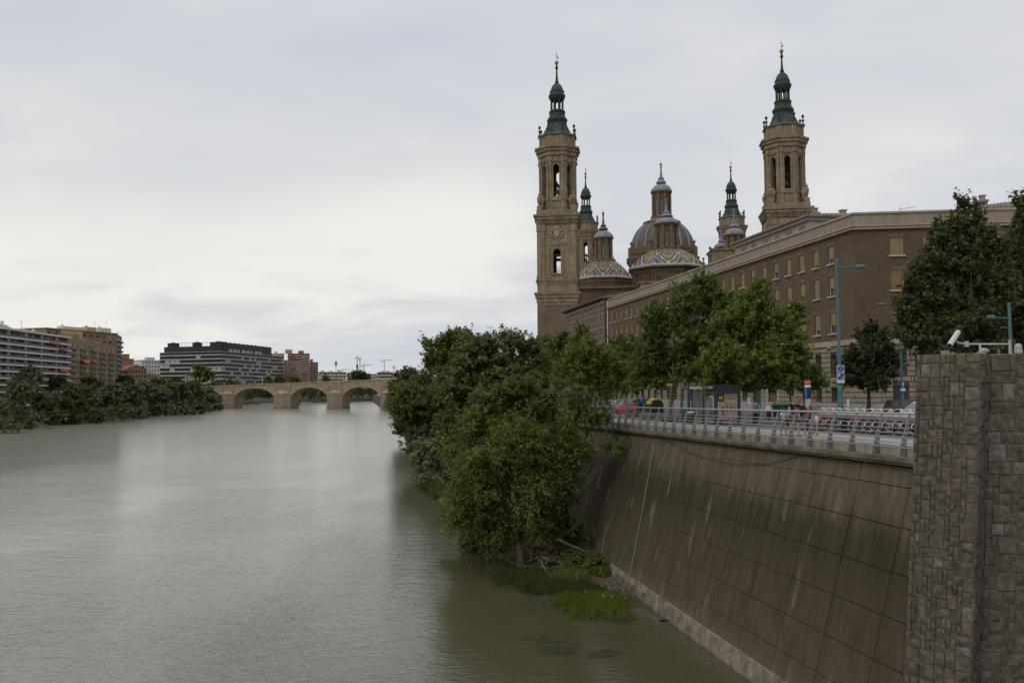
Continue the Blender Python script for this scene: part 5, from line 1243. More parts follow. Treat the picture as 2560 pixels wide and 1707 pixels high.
for a, b in PB:
    c, h = (a + b) / 2, (b - a) / 2; m = MB(); m.M = LBr; m.box2(a, b, -.35, DEP + .35, WATER - 2, zd(c) - .6); m.build('pier', M_PIERB, BR)
    po2 = [(a - .4, -.36), (c - h * .35, -4.2), (c + h * .35, -4.2), (b + .4, -.36)]
    m = MB(); m.M = LBr; m.prism(po2, WATER - 2, zcap); m.build('cutwater', M_PIERB, BR)
    m = MB(); m.M = LBr; ins = [(c + (x - c) * 1.04, y * 1.04) for x, y in po2]; m.prism(ins, zcap + .001, zcap + .6); t2 = (c, -.37, zpk); 
    for i in range(3): m.face([(ins[i][0], ins[i][1], zcap + .6), (ins[i + 1][0], ins[i + 1][1], zcap + .6), t2])
    m.build('cutwater_cap', M_BST2, BR)
    m = MB(); m.M = LBr; ft = [(c + (x - c) * 1.25, y * 1.35 - .2) for x, y in po2] + [(b + 2, DEP), (a - 2, DEP)]; m.prism(ft, WATER - 2, WATER + .5, top=[(c + (x - c) * .9, y * .95 if y < 0 else y) for x, y in ft]); m.build('pier_foot', M_WETS, BR)
xa, xb = PB[0][0] - 90, PB[-1][1] + 40
m = MB(); m.M = LBr
for i in range(30):
    u0, u1 = xa + (xb - xa) * i / 30, xa + (xb - xa) * (i + 1) / 30
    for y0, y1 in ((-.5, -.1), (DEP + .1, DEP + .5)): m.face([(u0, y0, zd(u0) - .5), (u1, y0, zd(u1) - .5), (u1, y0, zd(u1) + .35), (u0, y0, zd(u0) + .35)]); m.face([(u0, y0, zd(u0) + .35), (u1, y0, zd(u1) + .35), (u1, y1, zd(u1) + .35), (u0, y1, zd(u0) + .35)]); m.face([(u0, y1, zd(u0) - .5), (u0, y1, zd(u0) + .35), (u1, y1, zd(u1) + .35), (u1, y1, zd(u1) - .5)]); m.face([(u0, y0, zd(u0) - .5), (u0, y1, zd(u0) - .5), (u1, y1, zd(u1) - .5), (u1, y0, zd(u1) - .5)])
m.build('parapet_coping', M_BST2, BR)
m = MB(); m.M = LBr
for i in range(30): u0, u1 = xa + (xb - xa) * i / 30, xa + (xb - xa) * (i + 1) / 30; m.face([(u0, -.05, zd(u0) - .9), (u1, -.05, zd(u1) - .9), (u1, DEP + .05, zd(u1) - .9), (u0, DEP + .05, zd(u0) - .9)])
m.build('deck', mat('bridge_deck', (0.12, 0.115, 0.11), .9), BR)
m = MB(); m.M = LBr; m.box2(xa, PB[0][0], 0, DEP, WATER - 1, zd(PB[0][0]) - 1); m.box2(PB[-1][1], xb, 0, DEP, WATER - 1, zd(PB[-1][1]) - 1); m.build('abutment', M_BST, BR)
# lamps and lions on the bridge
M_GLOBE = mat('white_globe', (0.6, 0.58, 0.55), .4, .1)
def bridge_lamp(px, py, yo, label):
    x = fx(MBR, px, py, yo); v = MBR @ Vector((x, yo, 0)); z1 = P(px, py, v.y).z; zb_ = zd(x) - .9; T = thing('bridge_lamp', label, 'street lamp', (v.x, v.y, zb_), 'globe lamps along the stone bridge'); h = z1 - zb_
    m = MB(); m.lathe([(.32, 0), (.3, .8), (.13, 1.0), (.1, h - .8), (.22, h - .5)], 8); m.build('post', M_IRON, T); m = MB(); m.ball((0, 0, h), .5, 8, 6); m.build('globe', M_GLOBE, T)
for i, (px, py, yo) in enumerate([(496, 946.5, .6), (504, 946.5, 8.4), (546.5, 945, .6), (554, 945, 8.4), (592.5, 944, .6), (599, 944, 8.4), (647, 942.5, .6), (653.5, 942.5, 8.4)]):
    bridge_lamp(px, py, yo, 'globe lamp on the %s bridge parapet, %s pair from the yellow-green tree' % ('near' if yo < 4 else 'far', ('first', 'second', 'third', 'fourth')[i // 2]))
M_BRONZE = mat('dark_bronze', (0.05, 0.055, 0.045), .5, .3, 2, .4)
for px, label in ((466, 'first'), (480.5, 'second')):
    v = P(px, 941, 790); T = thing('statue_pillar', 'pale square stone pillar at the bridge end, %s from the white block, carrying a lion' % label, 'pillar', (v.x, v.y, -4), 'lion pillars at the bridge end'); h = v.z + 4
    m = MB(); m.box((0, 0, h / 2), (2.4, 2.4, h)); m.build('shaft', M_BST2, T); m = MB(); m.box((0, 0, h + .3), (3.1, 3.1, .6)); m.box((0, 0, .6), (3.2, 3.2, 1.2)); m.build('capital', M_BST2, T)
    m = MB(); m.tube([(-1.2, 0, 1.2), (-.6, 0, 1.5), (.5, 0, 1.75), (1.0, 0, 2.2)], [.45, .6, .65, .45], 8); m.ball((1.25, 0, 2.75), .62, 8, 6); m.ball((1.75, 0, 2.6), .3, 6, 4)
    for a, b in ((-1.1, .3), (-1.1, -.3), (.8, .3), (.8, -.3)): m.tube([(a, b, 1.3), (a + .05, b, .6), (a + .1, b, .05)], [.28, .2, .2], 6)
    m.tube([(-1.5, 0, 1.3), (-2.0, 0, 1.0), (-2.1, 0, .4)], .1, 5); o = m.build('lion_statue', M_BRONZE); o.location = (v.x, v.y, v.z + .6); tag(o, 'dark bronze lion standing on the %s pale pillar from the white block' % label, 'statue', 'bronze lions at the bridge end')
for px, py, yb, label in ((840, 902, 951, 'tall dark lamp mast standing clear in front of the beige block'), (893, 909, 950, 'dark lamp mast in front of the tall crane')):
    x = fx(MBR, px, py, 4); v = MBR @ Vector((x, 4, 0)); z1 = P(px, py, v.y).z; zb_ = zd(x) - .9; T = thing('lamp_mast', label, 'lamp mast', (v.x, v.y, zb_)); h = z1 - zb_
    m = MB(); m.lathe([(.35, 0), (.22, 1.5), (.16, h - 4)], 8); m.build('pole', M_IRON, T); m = MB(); m.lathe([(.3, h - 4), (.75, h - 3.2), (.8, h - 1.2), (.4, h - .7), (.3, h - .2), (.02, h + .6)], 8); m.build('lantern', M_IRON, T)
# ------------------------------------------------------------------ trees and plants
LEAFK, LEAFS = 1.14, .82
TWIG = [None]; GB = 'trees and bushes of the near river bank'
def leaf_mesh(name, c, nrm, ln, wd, tdir=None):
    n = len(c); up = RNG.normal(size=(n, 3)) if tdir is None else tdir
    t = np.cross(nrm, up); t /= np.linalg.norm(t, axis=1, keepdims=True) + 1e-9; b = np.cross(nrm, t)
    ln = ln[:, None]; wd = wd[:, None]; fold = nrm * (wd * .25)
    v = np.stack([c - t * ln, c + b * wd + fold, c + t * ln, c - b * wd + fold], 1).reshape(-1, 3).astype(np.float32)
    me = bpy.data.meshes.new(name); me.vertices.add(4 * n); me.vertices.foreach_set('co', v.ravel()); me.loops.add(4 * n); me.loops.foreach_set('vertex_index', np.arange(4 * n, dtype=np.int32))
    me.polygons.add(n); me.polygons.foreach_set('loop_start', np.arange(0, 4 * n, 4, dtype=np.int32)); me.update(calc_edges=True); return me
def crown_points(lobes, n, clump, droop=0.0, shell=.55):
    """leaves gathered on twigs spread through the lobes of the crown, gaps left between"""
    wts = np.array([l[1][0] * l[1][2] for l in lobes]); wts = wts / wts.sum(); C_, N_, TW_ = [], [], []
    for (c, r), wt in zip(lobes, wts):
        k = int(n * wt); 
        if k < 4: continue
        per = 26; nc = max(4, k // per)
        # boughs: smaller lobes standing out from the big one, so that the outline is broken
        ns = 10; sd_ = RNG.normal(size=(ns, 3)); sd_ /= np.linalg.norm(sd_, axis=1, keepdims=True); sd_[:, 2] = np.where(sd_[:, 2] < -.6, -sd_[:, 2], sd_[:, 2])
        sc_ = sd_ * (.42 + .66 * RNG.random((ns, 1))); sr_ = .24 + .28 * RNG.random(ns)
        d = RNG.normal(size=(nc, 3)); d /= np.linalg.norm(d, axis=1, keepdims=True); d[:, 2] = np.where(d[:, 2] < -.75, -d[:, 2], d[:, 2])
        rad = shell + (1.0 - shell) * RNG.random(nc) ** .6; pick = RNG.integers(0, ns, nc); inner = RNG.random(nc) < .16
        q_ = np.where(inner[:, None], d * rad[:, None] * .75, sc_[pick] + d * (rad * sr_[pick])[:, None])
        q_ += sd_[pick] * (RNG.random(nc) ** 3)[:, None] * .22
        cc = np.array(c) + q_ * (np.array(r) * .95 - min(.35 * min(r), .42 * clump))
        # each twig carries a run of leaves, so the crown ends in sprays
        td = d * .55 + sd_[pick] * .5 + np.array((0, 0, .55 - .5 * droop)) + RNG.normal(size=(nc, 3)) * .45; td /= np.linalg.norm(td, axis=1, keepdims=True)
        tl = clump * (.5 + 1.5 * RNG.random(nc) ** 1.5)
        idx = RNG.integers(0, nc, k); u = RNG.random(k)
        off = td[idx] * (u * tl[idx])[:, None] + RNG.normal(size=(k, 3)) * (clump * .17 * (1.15 - .6 * u))[:, None]
        off[:, 2] -= droop * u * u * tl[idx] * .8
        g = RNG.normal(size=(k, 3)); g /= np.linalg.norm(g, axis=1, keepdims=True)
        C_.append(cc[idx] + off); nn = g * .5 + d[idx] * .45 + np.array((0, 0, .5)); N_.append(nn / np.linalg.norm(nn, axis=1, keepdims=True)); TW_.append(td[idx] + g * .4)
    TWIG[0] = np.concatenate(TW_)
    return np.concatenate(C_), np.concatenate(N_)
def lobes_px(L, Y): 
    out = []
    for q in L:
        px, py, rx, ry = q[:4]; y = Y + (q[4] if len(q) > 4 else 0); c = P(px, py, y); out.append(((c.x, c.y, c.z), (rx * y / FPX, rx * y / FPX * .9, ry * y / FPX)))
    return out
def tree(name, label, base, lobes, n, leaf, material, bark, trunk=.25, group=None, clump=.8, slim=.55, droop=0.0, shell=.55, cat='tree', lean=None, limbs=True, stems=()):
    T = thing(name, label, cat, tuple(base), group); o = np.array(base)
    if group == GB: lobes = [(c_, tuple(q * 1.2 for q in r_)) for c_, r_ in lobes]
    m = MB(); m.smooth = True; tot = sum(l[1][0] * l[1][2] for l in lobes); cen = np.zeros(3)
    for l in lobes: cen += np.array(l[0]) * l[1][0] * l[1][2] / tot
    top = max(l[0][2] for l in lobes); low = min(l[0][2] - l[1][2] for l in lobes)
    fork = lean if lean is not None else Vector((base[0] + (cen[0] - base[0]) * .45, base[1] + (cen[1] - base[1]) * .45, base[2] + max(1.0, (max(low, base[2]) - base[2]) + .25 * (cen[2] - max(low, base[2])))))
    fork = Vector(fork); b0 = Vector(base); mid = b0.lerp(fork, .5) + Vector((.12, .08, 0)) * trunk * 4
    m.tube([Vector((0, 0, -.4)), mid - b0, fork - b0], [trunk * 1.25, trunk * .9, trunk * .75], 8)
    if limbs:
        for l in lobes:
            e = Vector(l[0]); k = e.lerp(fork, .5) + Vector((RNG.normal() * .3, RNG.normal() * .3, -.15 * abs(e.z - fork.z))); r0 = trunk * .5
            m.tube([fork - b0, k - b0, e - b0], [r0, r0 * .65, r0 * .3], 6, False)
            for j in range(5):
                dv = RNG.normal(size=3); dv /= np.linalg.norm(dv); q = Vector((l[0][0] + dv[0] * l[1][0] * .85, l[0][1] + dv[1] * l[1][1] * .85, l[0][2] + abs(dv[2]) * l[1][2] * .9)); s_ = k.lerp(e, RNG.random())
                m.tube([s_ - b0, s_.lerp(q, .55) - b0 + Vector((0, 0, .1)), q - b0], [r0 * .3, r0 * .2, r0 * .07], 4, False)
    for pts_, r_ in stems: m.tube([Vector(p_) - b0 for p_ in pts_], [r_ * (1 - .7 * i_ / len(pts_)) for i_ in range(len(pts_))], 7)
    m.build('trunk', bark, T)
    c, nr = crown_points(lobes, int(n * LEAFK), clump, droop, shell); k = len(c); c = c - o; s_ = leaf * LEAFS * (.6 + .8 * RNG.random(k))
    me = leaf_mesh('crown', c, nr, s_, s_ * slim, np.cross(nr, TWIG[0]) + 1e-6); me.materials.append(material); link('crown', me, T); return T
BARK = mat('grey_brown_bark', (0.12, 0.098, 0.075), .95, .35, 4, bump=.5); BARKP = mat('pale_plane_bark', (0.28, 0.255, 0.19), .9, .35, 3, c2=(0.2, 0.18, 0.12)); BARKD = mat('dark_bark', (0.05, 0.04, 0.032), .95, .4, 4)
LF_PLANE = leaf_mat('plane_leaves', [(0.030, 0.048, 0.011), (0.052, 0.078, 0.016), (0.085, 0.115, 0.024)])
LF_PLANE2 = leaf_mat('light_plane_leaves', [(0.036, 0.054, 0.011), (0.068, 0.094, 0.016), (0.11, 0.14, 0.027)])
LF_POPLAR = leaf_mat('poplar_leaves', [(0.020, 0.029, 0.010), (0.031, 0.043, 0.016), (0.047, 0.059, 0.026), (0.075, 0.088, 0.05)])
LF_DARK = leaf_mat('dark_evergreen_leaves', [(0.014, 0.020, 0.009), (0.023, 0.031, 0.014), (0.038, 0.047, 0.02)], .15)
LF_BANK = leaf_mat('bank_leaves', [(0.030, 0.050, 0.012), (0.055, 0.085, 0.019), (0.085, 0.12, 0.030)])
LF_BANKG = leaf_mat('bluish_bank_leaves', [(0.036, 0.052, 0.017), (0.062, 0.083, 0.026), (0.10, 0.124, 0.044)])
LF_YELL = leaf_mat('yellow_green_leaves', [(0.040, 0.056, 0.010), (0.063, 0.087, 0.016), (0.098, 0.126, 0.026)])
LF_OLIVE = leaf_mat('olive_leaves', [(0.034, 0.041, 0.013), (0.05, 0.06, 0.018), (0.074, 0.083, 0.026)])
LF_SILV = leaf_mat('silver_willow_leaves', [(0.056, 0.075, 0.036), (0.085, 0.108, 0.056), (0.125, 0.15, 0.085)])
LF_WILL = leaf_mat('willow_leaves', [(0.054, 0.07, 0.039), (0.08, 0.098, 0.057), (0.118, 0.134, 0.084)])
LF_WILLD = leaf_mat('dark_willow_leaves', [(0.045, 0.057, 0.029), (0.066, 0.082, 0.042), (0.096, 0.113, 0.061)])
LF_BRIGHT = leaf_mat('bright_leaves', [(0.05, 0.085, 0.008), (0.08, 0.125, 0.014), (0.12, 0.17, 0.022)])
def gst(px, Y): v = P(px, 1000, Y); s, _ = to_st(v); return Vector((v.x, v.y, wz(s)))
GS = 'plane trees along the promenade'
tree('plane_tree', 'leafy plane tree with pale trunk standing just past the glass bus shelter', gst(1886, 59), lobes_px([(1903, 728, 26, 24), (1885, 772, 45, 42), (1840, 838, 62, 52), (1935, 838, 66, 58), (1795, 905, 52, 50, -2), (1978, 905, 46, 58), (1880, 915, 95, 60), (1994, 800, 24, 40, 1), (1830, 955, 80, 34), (1940, 960, 70, 34)], 59), 52000, .125, LF_PLANE2, BARKP, .2, GS, .55)
tree('plane_tree', 'tallest plane tree of the promenade row, its thin trunk beside the green lamp columns', gst(1666, 69), lobes_px([(1760, 712, 34, 28), (1735, 765, 62, 48), (1805, 782, 45, 48), (1640, 800, 48, 34), (1690, 848, 90, 58), (1775, 868, 66, 60), (1618, 892, 52, 56), (1700, 930, 90, 48), (1612, 958, 50, 30), (1770, 952, 52, 34)], 69), 50000, .13, LF_PLANE, BARKP, .17, GS, .6)
tree('plane_tree', 'smaller plane tree whose pale trunk stands before the recycling bins', gst(1611, 81), lobes_px([(1585, 885, 36, 40), (1570, 935, 50, 45), (1640, 930, 44, 45), (1600, 968, 52, 24)], 81), 16000, .15, LF_PLANE, BARKP, .15, GS, .6)
tree('plane_tree', 'plane tree whose pale trunk stands in front of the red car', gst(1570, 93), lobes_px([(1540, 885, 30, 34), (1525, 930, 40, 40), (1565, 955, 40, 36)], 93), 12000, .16, LF_PLANE, BARKP, .15, GS, .6)
for i, (px, Y, L, lab) in enumerate([(1500, 118, [(1490, 905, 34, 34), (1505, 940, 36, 40)], 'street tree in front of the white drainpipe of the brick building'), (1440, 132, [(1452, 856, 26, 30), (1436, 900, 40, 36), (1460, 940, 40, 34)], 'street tree below the rows of small windows of the rosy block'), (1400, 146, [(1402, 858, 30, 28), (1385, 900, 36, 36), (1412, 935, 36, 30)], 'street tree between the tower shaft and the rosy block windows'), (1345, 160, [(1352, 868, 34, 26), (1335, 905, 40, 36), (1365, 935, 34, 30)], 'street tree hiding the foot of the riverside bell tower')]):
    tree('street_tree', lab, gst(px, Y), lobes_px(L, Y), 9000, .22, LF_PLANE if i % 2 else LF_BANK, BARK, .2, 'street trees farther down the promenade', .8)
tree('round_tree', 'small round yellow-green tree behind the bus stop totem', gst(2040, 60), lobes_px([(2030, 945, 30, 24), (2048, 965, 22, 22), (2012, 968, 22, 22)], 60), 9000, .085, LF_YELL, BARK, .08, None, .3)
tree('dark_round_tree', 'dark dense domed tree against the corner of the brick building', gst(2168, 76), lobes_px([(2180, 838, 32, 32), (2172, 882, 54, 44), (2168, 930, 70, 44), (2215, 915, 34, 50), (2130, 940, 34, 36), (2180, 962, 62, 24)], 76), 30000, .13, LF_DARK, BARKD, .2, None, .5, shell=.4)
tree('poplar_tree', 'big dark poplar with whitish leaf undersides above the stone pier', gst(2400, 57), lobes_px([(2408, 528, 16, 34), (2442, 545, 14, 30), (2385, 580, 26, 40), (2430, 600, 42, 44), (2370, 640, 44, 40), (2350, 700, 60, 50), (2430, 690, 76, 66), (2300, 770, 52, 56), (2385, 790, 95, 76), (2475, 775, 60, 80), (2285, 850, 46, 40), (2325, 660, 26, 36), (2340, 725, 50, 40), (2275, 795, 34, 46), (2300, 705, 36, 44), (2352, 618, 34, 30), (2490, 640, 40, 46), (2500, 705, 56, 56), (2330, 860, 54, 50), (2430, 870, 95, 46), (2478, 650, 26, 50), (2340, 585, 14, 16)], 57), 60000, .115, LF_POPLAR, BARK, .3, 'poplars behind the stone pier', .62, .8, shell=.3)
tree('poplar_tree', 'second poplar behind the security camera pole, cut by the picture edge', gst(2560, 60), lobes_px([(2552, 525, 18, 30), (2552, 600, 34, 60), (2546, 700, 56, 70), (2535, 800, 74, 80), (2515, 875, 74, 50), (2600, 750, 60, 120)], 60), 36000, .12, LF_POPLAR, BARK, .25, 'poplars behind the stone pier', .62, .8, shell=.3)
def gb(px, py, z=WATER + .3): v = G(px, py, z); return Vector((v.x, v.y, z))
tree('bank_tree', 'broad green tree leaning over the water at the tip of the grassy spit', gb(1303, 1424), lobes_px([(1295, 1120, 66, 56), (1225, 1165, 62, 50), (1352, 1140, 50, 56), (1190, 1240, 56, 50), (1290, 1225, 85, 62), (1372, 1225, 40, 54), (1215, 1305, 62, 40), (1310, 1310, 70, 42), (1170, 1285, 34, 34), (1250, 1345, 50, 28), (1345, 1330, 40, 40), (1175, 1195, 44, 40, 6), (1150, 1250, 34, 26, 4), (1400, 1190, 36, 40), (1270, 1070, 40, 30, 2), (1310, 1060, 44, 34, 6), (1235, 1110, 44, 34, 6)], 61), 72000, .13, LF_BANK, BARKD, .3, GB, 1.0, .42, droop=.55, shell=.2, lean=P(1290, 1340, 61))
tree('bank_tree', 'tall bluish-green tree whose top rises over the promenade beside the riverside church tower', gb(1260, 1330), lobes_px([(1195, 882, 48, 36), (1262, 870, 50, 34), (1318, 884, 36, 34), (1180, 945, 66, 48), (1270, 950, 74, 58), (1335, 960, 44, 60), (1130, 985, 50, 46), (1230, 1030, 84, 56), (1320, 1050, 60, 60), (1150, 1060, 60, 46), (1260, 1100, 70, 40), (1200, 1130, 60, 44, -4), (1290, 1150, 60, 44, -3)], 80), 76000, .17, LF_BANKG, BARKD, .35, GB, .8, droop=.3)
tree('bank_tree', 'leafy tree filling the middle of the bank between the tall and the leaning tree', gb(1300, 1352), lobes_px([(1290, 1005, 56, 46), (1352, 1030, 46, 46), (1228, 1035, 56, 46), (1180, 1085, 56, 46), (1290, 1085, 66, 46), (1362, 1110, 44, 46), (1235, 1130, 60, 40)], 65), 46000, .13, LF_BANK, BARKD, .25, GB, .75, .5, droop=.3, shell=.3)
tree('bank_tree', 'spreading willow-like tree reaching over the water beside the silvery willow', gb(1215, 1330), lobes_px([(1185, 1200, 40, 36), (1185, 1240, 46, 36), (1158, 1278, 40, 28), (1190, 1322, 40, 30), (1215, 1270, 50, 40)], 71), 34000, .15, LF_BANK, BARKD, .2, GB, .8, .45, droop=.6, shell=.3)
tree('slender_tree', 'slender yellow-green tree with bare leaning trunk close to the concrete wall', gb(1418, 1392), lobes_px([(1462, 905, 46, 46), (1510, 920, 36, 44), (1425, 950, 46, 50), (1490, 985, 46, 46), (1545, 965, 26, 46), (1440, 1040, 44, 46), (1500, 1060, 34, 30), (1532, 1128, 30, 14), (1420, 1110, 40, 40), (1450, 1150, 40, 34), (1405, 1200, 34, 34, 1)], 61), 28000, .11, LF_YELL, BARK, .09, GB, .6, shell=.2, lean=P(1424, 1268, 61), stems=[([P(x, y, 61.3) for x, y in q], r) for q, r in (([(1391, 1300), (1392, 1277), (1400, 1248), (1420, 1227), (1433, 1190), (1453, 1131), (1466, 1090), (1464, 1040), (1470, 982), (1474, 930)], .09), ([(1466, 1090), (1490, 1050), (1500, 1000), (1512, 950)], .05), ([(1453, 1131), (1440, 1080), (1436, 1020), (1428, 960)], .05), ([(1424, 1268), (1430, 1200), (1425, 1130), (1420, 1080)], .07))])
tree('silver_willow', 'silvery willow bush hanging over the river', gb(1105, 1222), lobes_px([(1078, 1125, 34, 28), (1120, 1142, 44, 40), (1090, 1178, 46, 30), (1060, 1160, 24, 26), (1140, 1190, 44, 26)], 112), 22000, .26, LF_SILV, BARK, .15, GB, .9, .25, droop=.9)
tree('bank_bush', 'bright yellow-green bush above the silvery willow', gb(1150, 1190), lobes_px([(1135, 1088, 30, 20), (1175, 1095, 34, 26), (1160, 1125, 40, 26), (1200, 1130, 40, 40)], 104), 13000, .2, LF_BRIGHT, BARKD, .12, GB, .7)
tree('bank_tree', 'olive-brown tree overhanging the water nearest to the stone bridge', gb(1050, 1135), lobes_px([(1040, 1005, 44, 30), (1000, 1022, 26, 28), (1075, 1030, 50, 40), (1030, 1055, 46, 26), (1095, 990, 40, 34), (1060, 1085, 40, 28), (1100, 1070, 40, 40)], 145), 24000, .26, LF_OLIVE, BARKD, .25, GB, 1.1)
tree('bank_tree', 'dark shaggy tree between the olive tree and the pine on the bank edge', gb(1020, 1072), lobes_px([(1020, 978, 36, 18), (990, 1000, 20, 18), (1050, 985, 36, 24), (1030, 1005, 40, 20)], 215), 12000, .38, LF_BANKG, BARKD, .3, GB, 1.5)
tree('bank_bush', 'dark waterside bush in the gap between the willow and the olive tree', gb(1075, 1150), lobes_px([(1060, 1098, 36, 24), (1105, 1105, 36, 30), (1085, 1125, 34, 24)], 132), 9000, .24, LF_DARK, BARKD, .12, GB, .9)
tree('bank_bush', 'shadowy bush filling the bank behind the leaning tree and the wall', gb(1420, 1340), lobes_px([(1388, 1175, 40, 46), (1402, 1250, 30, 46), (1370, 1290, 50, 44), (1345, 1200, 46, 56), (1405, 1325, 32, 34), (1440, 1350, 26, 22)], 62), 20000, .15, LF_BANK, BARKD, .05, GB, .7)
tree('bank_bush', 'low green bush reaching the water beside the leaning tree', gb(1220, 1392), lobes_px([(1195, 1345, 34, 30), (1235, 1365, 36, 24), (1170, 1368, 24, 14)], 67), 9000, .13, LF_BANK, BARKD, .04, GB, .5, limbs=False)
tree('bank_bush', 'low dark leafy shrub on the spit at the foot of the concrete wall', gb(1462, 1420, WATER + .4), lobes_px([(1440, 1408, 30, 14), (1485, 1410, 28, 16)], 58.5), 7000, .09, LF_BANK, BARKD, .02, GB, .3, limbs=False)
tree('bank_bush', 'waterside bushes below the olive tree hiding the bank toward the bridge', gb(1022, 1090), lobes_px([(1018, 1052, 28, 22), (1012, 1078, 24, 18), (1034, 1100, 26, 20), (1046, 1125, 26, 20, -30)], 205), 11000, .36, LF_OLIVE, BARKD, .1, GB, 1.5, limbs=False)
tree('round_street_tree', 'big rounded dark green tree rising highest on the bank near the bridge', gst(1135, 150), lobes_px([(1140, 856, 44, 30), (1098, 878, 36, 34), (1172, 882, 40, 40), (1120, 915, 52, 40), (1085, 930, 24, 30), (1180, 930, 30, 40)], 150), 26000, .27, LF_PLANE, BARKD, .35, None, 1.1)
tree('pine_tree', 'dark umbrella pine with layered crown in front of the bridge end', gst(1018, 220), lobes_px([(1016, 938, 26, 10), (1000, 960, 24, 8), (1032, 962, 30, 12), (1010, 978, 30, 8)], 220), 14000, .32, LF_DARK, BARKD, .4, None, 1.2)
tree('bare_shrub', 'thin half-bare grey shrub beside the pine', gst(1062, 190), lobes_px([(1055, 960, 26, 22), (1070, 985, 30, 20)], 190), 4500, .3, LF_OLIVE, BARK, .15, None, 1.2, shell=.1)

# far bank willows
WLINE = [(-90, 1090), (0, 1082), (88, 1067), (212, 1060), (303, 1051), (366, 1043), (475, 1036), (530, 1025), (560, 1022)]
def wline(px):
    for (a, ya), (b, yb) in zip(WLINE, WLINE[1:]):
        if a <= px <= b: return ya + (yb - ya) * (px - a) / (b - a)
GW = 'willows along the far bank'
WL = [(-25, 962, 62, 0, 'grey-green willow bush cut by the picture edge'), (48, 952, 60, 0, 'broad grey-green willow below the first awning of the white-banded block'), (112, 968, 46, 1, 'dark willow below the end of the white-banded block'), (160, 992, 30, 2, 'low yellowish willow bush in a dip of the far bank'), (212, 950, 62, 1, 'large dark willow below the cream-pilastered block'), (268, 952, 50, 0, 'willow below the dark end wall of the tan blocks'), (322, 962, 44, 1, 'dark willow below the gabled yellow house'), (342, 1005, 24, 3, 'small pale willow bush at the waterline below the gabled house'), (385, 958, 46, 0, 'grey-green willow below the white block'), (432, 952, 48, 0, 'willow below the near edge of the dark banded block'), (472, 950, 40, 1, 'dark willow just before the lion pillars'), (508, 966, 36, 0, 'last full willow before the stone bridge'), (536, 990, 18, 0, 'small willow bush against the bridge arch')]
for px, ty, hw, k, lab in WL:
    by = wline(px) - 3; b = G(px, by, WATER + .3); Y = b.y + 6; rng = random.Random(int(px)); L = []
    H = by - ty
    for i in range(4): L.append((px + rng.uniform(-.5, .5) * hw, ty + H * rng.uniform(.16, .36), hw * rng.uniform(.45, .65), H * .22))
    for i in range(4): L.append((px + rng.uniform(-.6, .6) * hw, ty + H * rng.uniform(.48, .66), hw * rng.uniform(.45, .62), H * .24, rng.uniform(-4, 6)))
    for i in range(4): L.append((px + (i - 1.5) * .5 * hw, ty + H * .86, hw * .46, H * .24, -4))
    tree('willow', lab + ' on the far bank', (b.x, Y, WATER + 1.2), lobes_px(L, Y), 15000, .62 * Y / 400, (LF_WILL, LF_WILLD, LF_OLIVE, LF_SILV)[k], BARKD, .3, GW, 1.5 * Y / 400, .5, droop=.5, shell=.3, limbs=False)
for px, ty, by, hw, Y, mt, lab in ((80, 915, 985, 34, 352, LF_WILL, 'tall grey willow rising in front of the white-banded block'), (48, 945, 985, 26, 345, LF_OLIVE, 'yellowish tree behind the bank willows below the white-banded block'), (140, 944, 985, 32, 400, LF_DARK, 'dark tree at the junction of the white-banded and tan blocks'), (230, 948, 980, 30, 450, LF_PLANE, 'green tree at the foot of the cream-pilastered block'), (312, 944, 975, 24, 520, LF_DARK, 'dark clipped tree beside the gabled yellow house'), (395, 950, 980, 24, 600, LF_PLANE, 'green tree at the foot of the white block'), (440, 952, 975, 18, 690, LF_DARK, 'dark tree at the foot of the dark banded block')):
    b = P(px, by, Y); L = [(px - hw * .3, ty + (by - ty) * .35, hw * .55, (by - ty) * .3), (px + hw * .35, ty + (by - ty) * .4, hw * .5, (by - ty) * .3), (px, ty + (by - ty) * .25, hw * .4, (by - ty) * .22), (px, ty + (by - ty) * .65, hw * .8, (by - ty) * .35)]
    tree('bank_top_tree', lab, (b.x, Y, ZL0), lobes_px(L, Y), 7000, .55 * Y / 400, mt, BARKD, .3, 'trees behind the far bank willows', 1.5 * Y / 400, limbs=False)
b = P(505, 958, 800); tree('yellow_green_tree', 'round yellow-green tree in front of the dark banded block by the bridge end', (b.x, 800, ZL0), lobes_px([(500, 926, 18, 12), (518, 938, 18, 14), (492, 942, 16, 14), (508, 952, 24, 10)], 800), 7000, .8, LF_YELL, BARKD, .4, None, 2.6, limbs=False)
for px, lab in ((590, 'green bush at the foot of the bridge pier nearest the willows'), (733, 'green bush at the foot of the wide bridge pier under the middle arch'), (703, 'low weeds in front of the wide bridge pier')):
    v = G(px, 1017, WATER + .2); tree('pier_bush', lab, (v.x, v.y, WATER + .2), lobes_px([(px - 4, 1016, 10, 6), (px + 5, 1014, 9, 8), (px, 1018, 13, 5)], v.y), 2600, .55, LF_PLANE, BARKD, .1, 'bushes at the bridge piers', 1.1, limbs=False, cat='bush')
m = MB(); rw = random.Random(9)
for cx, cy, n_ in ((1365, 1602, 60), (1400, 1625, 70), (1510, 1632, 40), (1350, 1515, 26)):
    for i in range(n_): v = G(rw.gauss(cx, 22), rw.gauss(cy, 6), WATER + .012); a = rw.uniform(-.6, .6); l = rw.uniform(.1, .4); m.face([(v.x - l * math.cos(a), v.y - l * math.sin(a), v.z), (v.x + .03, v.y - .03, v.z), (v.x + l * math.cos(a), v.y + l * math.sin(a), v.z), (v.x - .03, v.y + .04, v.z + .01)])
kind(m.build('floating_weed', mat('water_weed', (.03, .03, .014), .9, .3)), 'stuff')
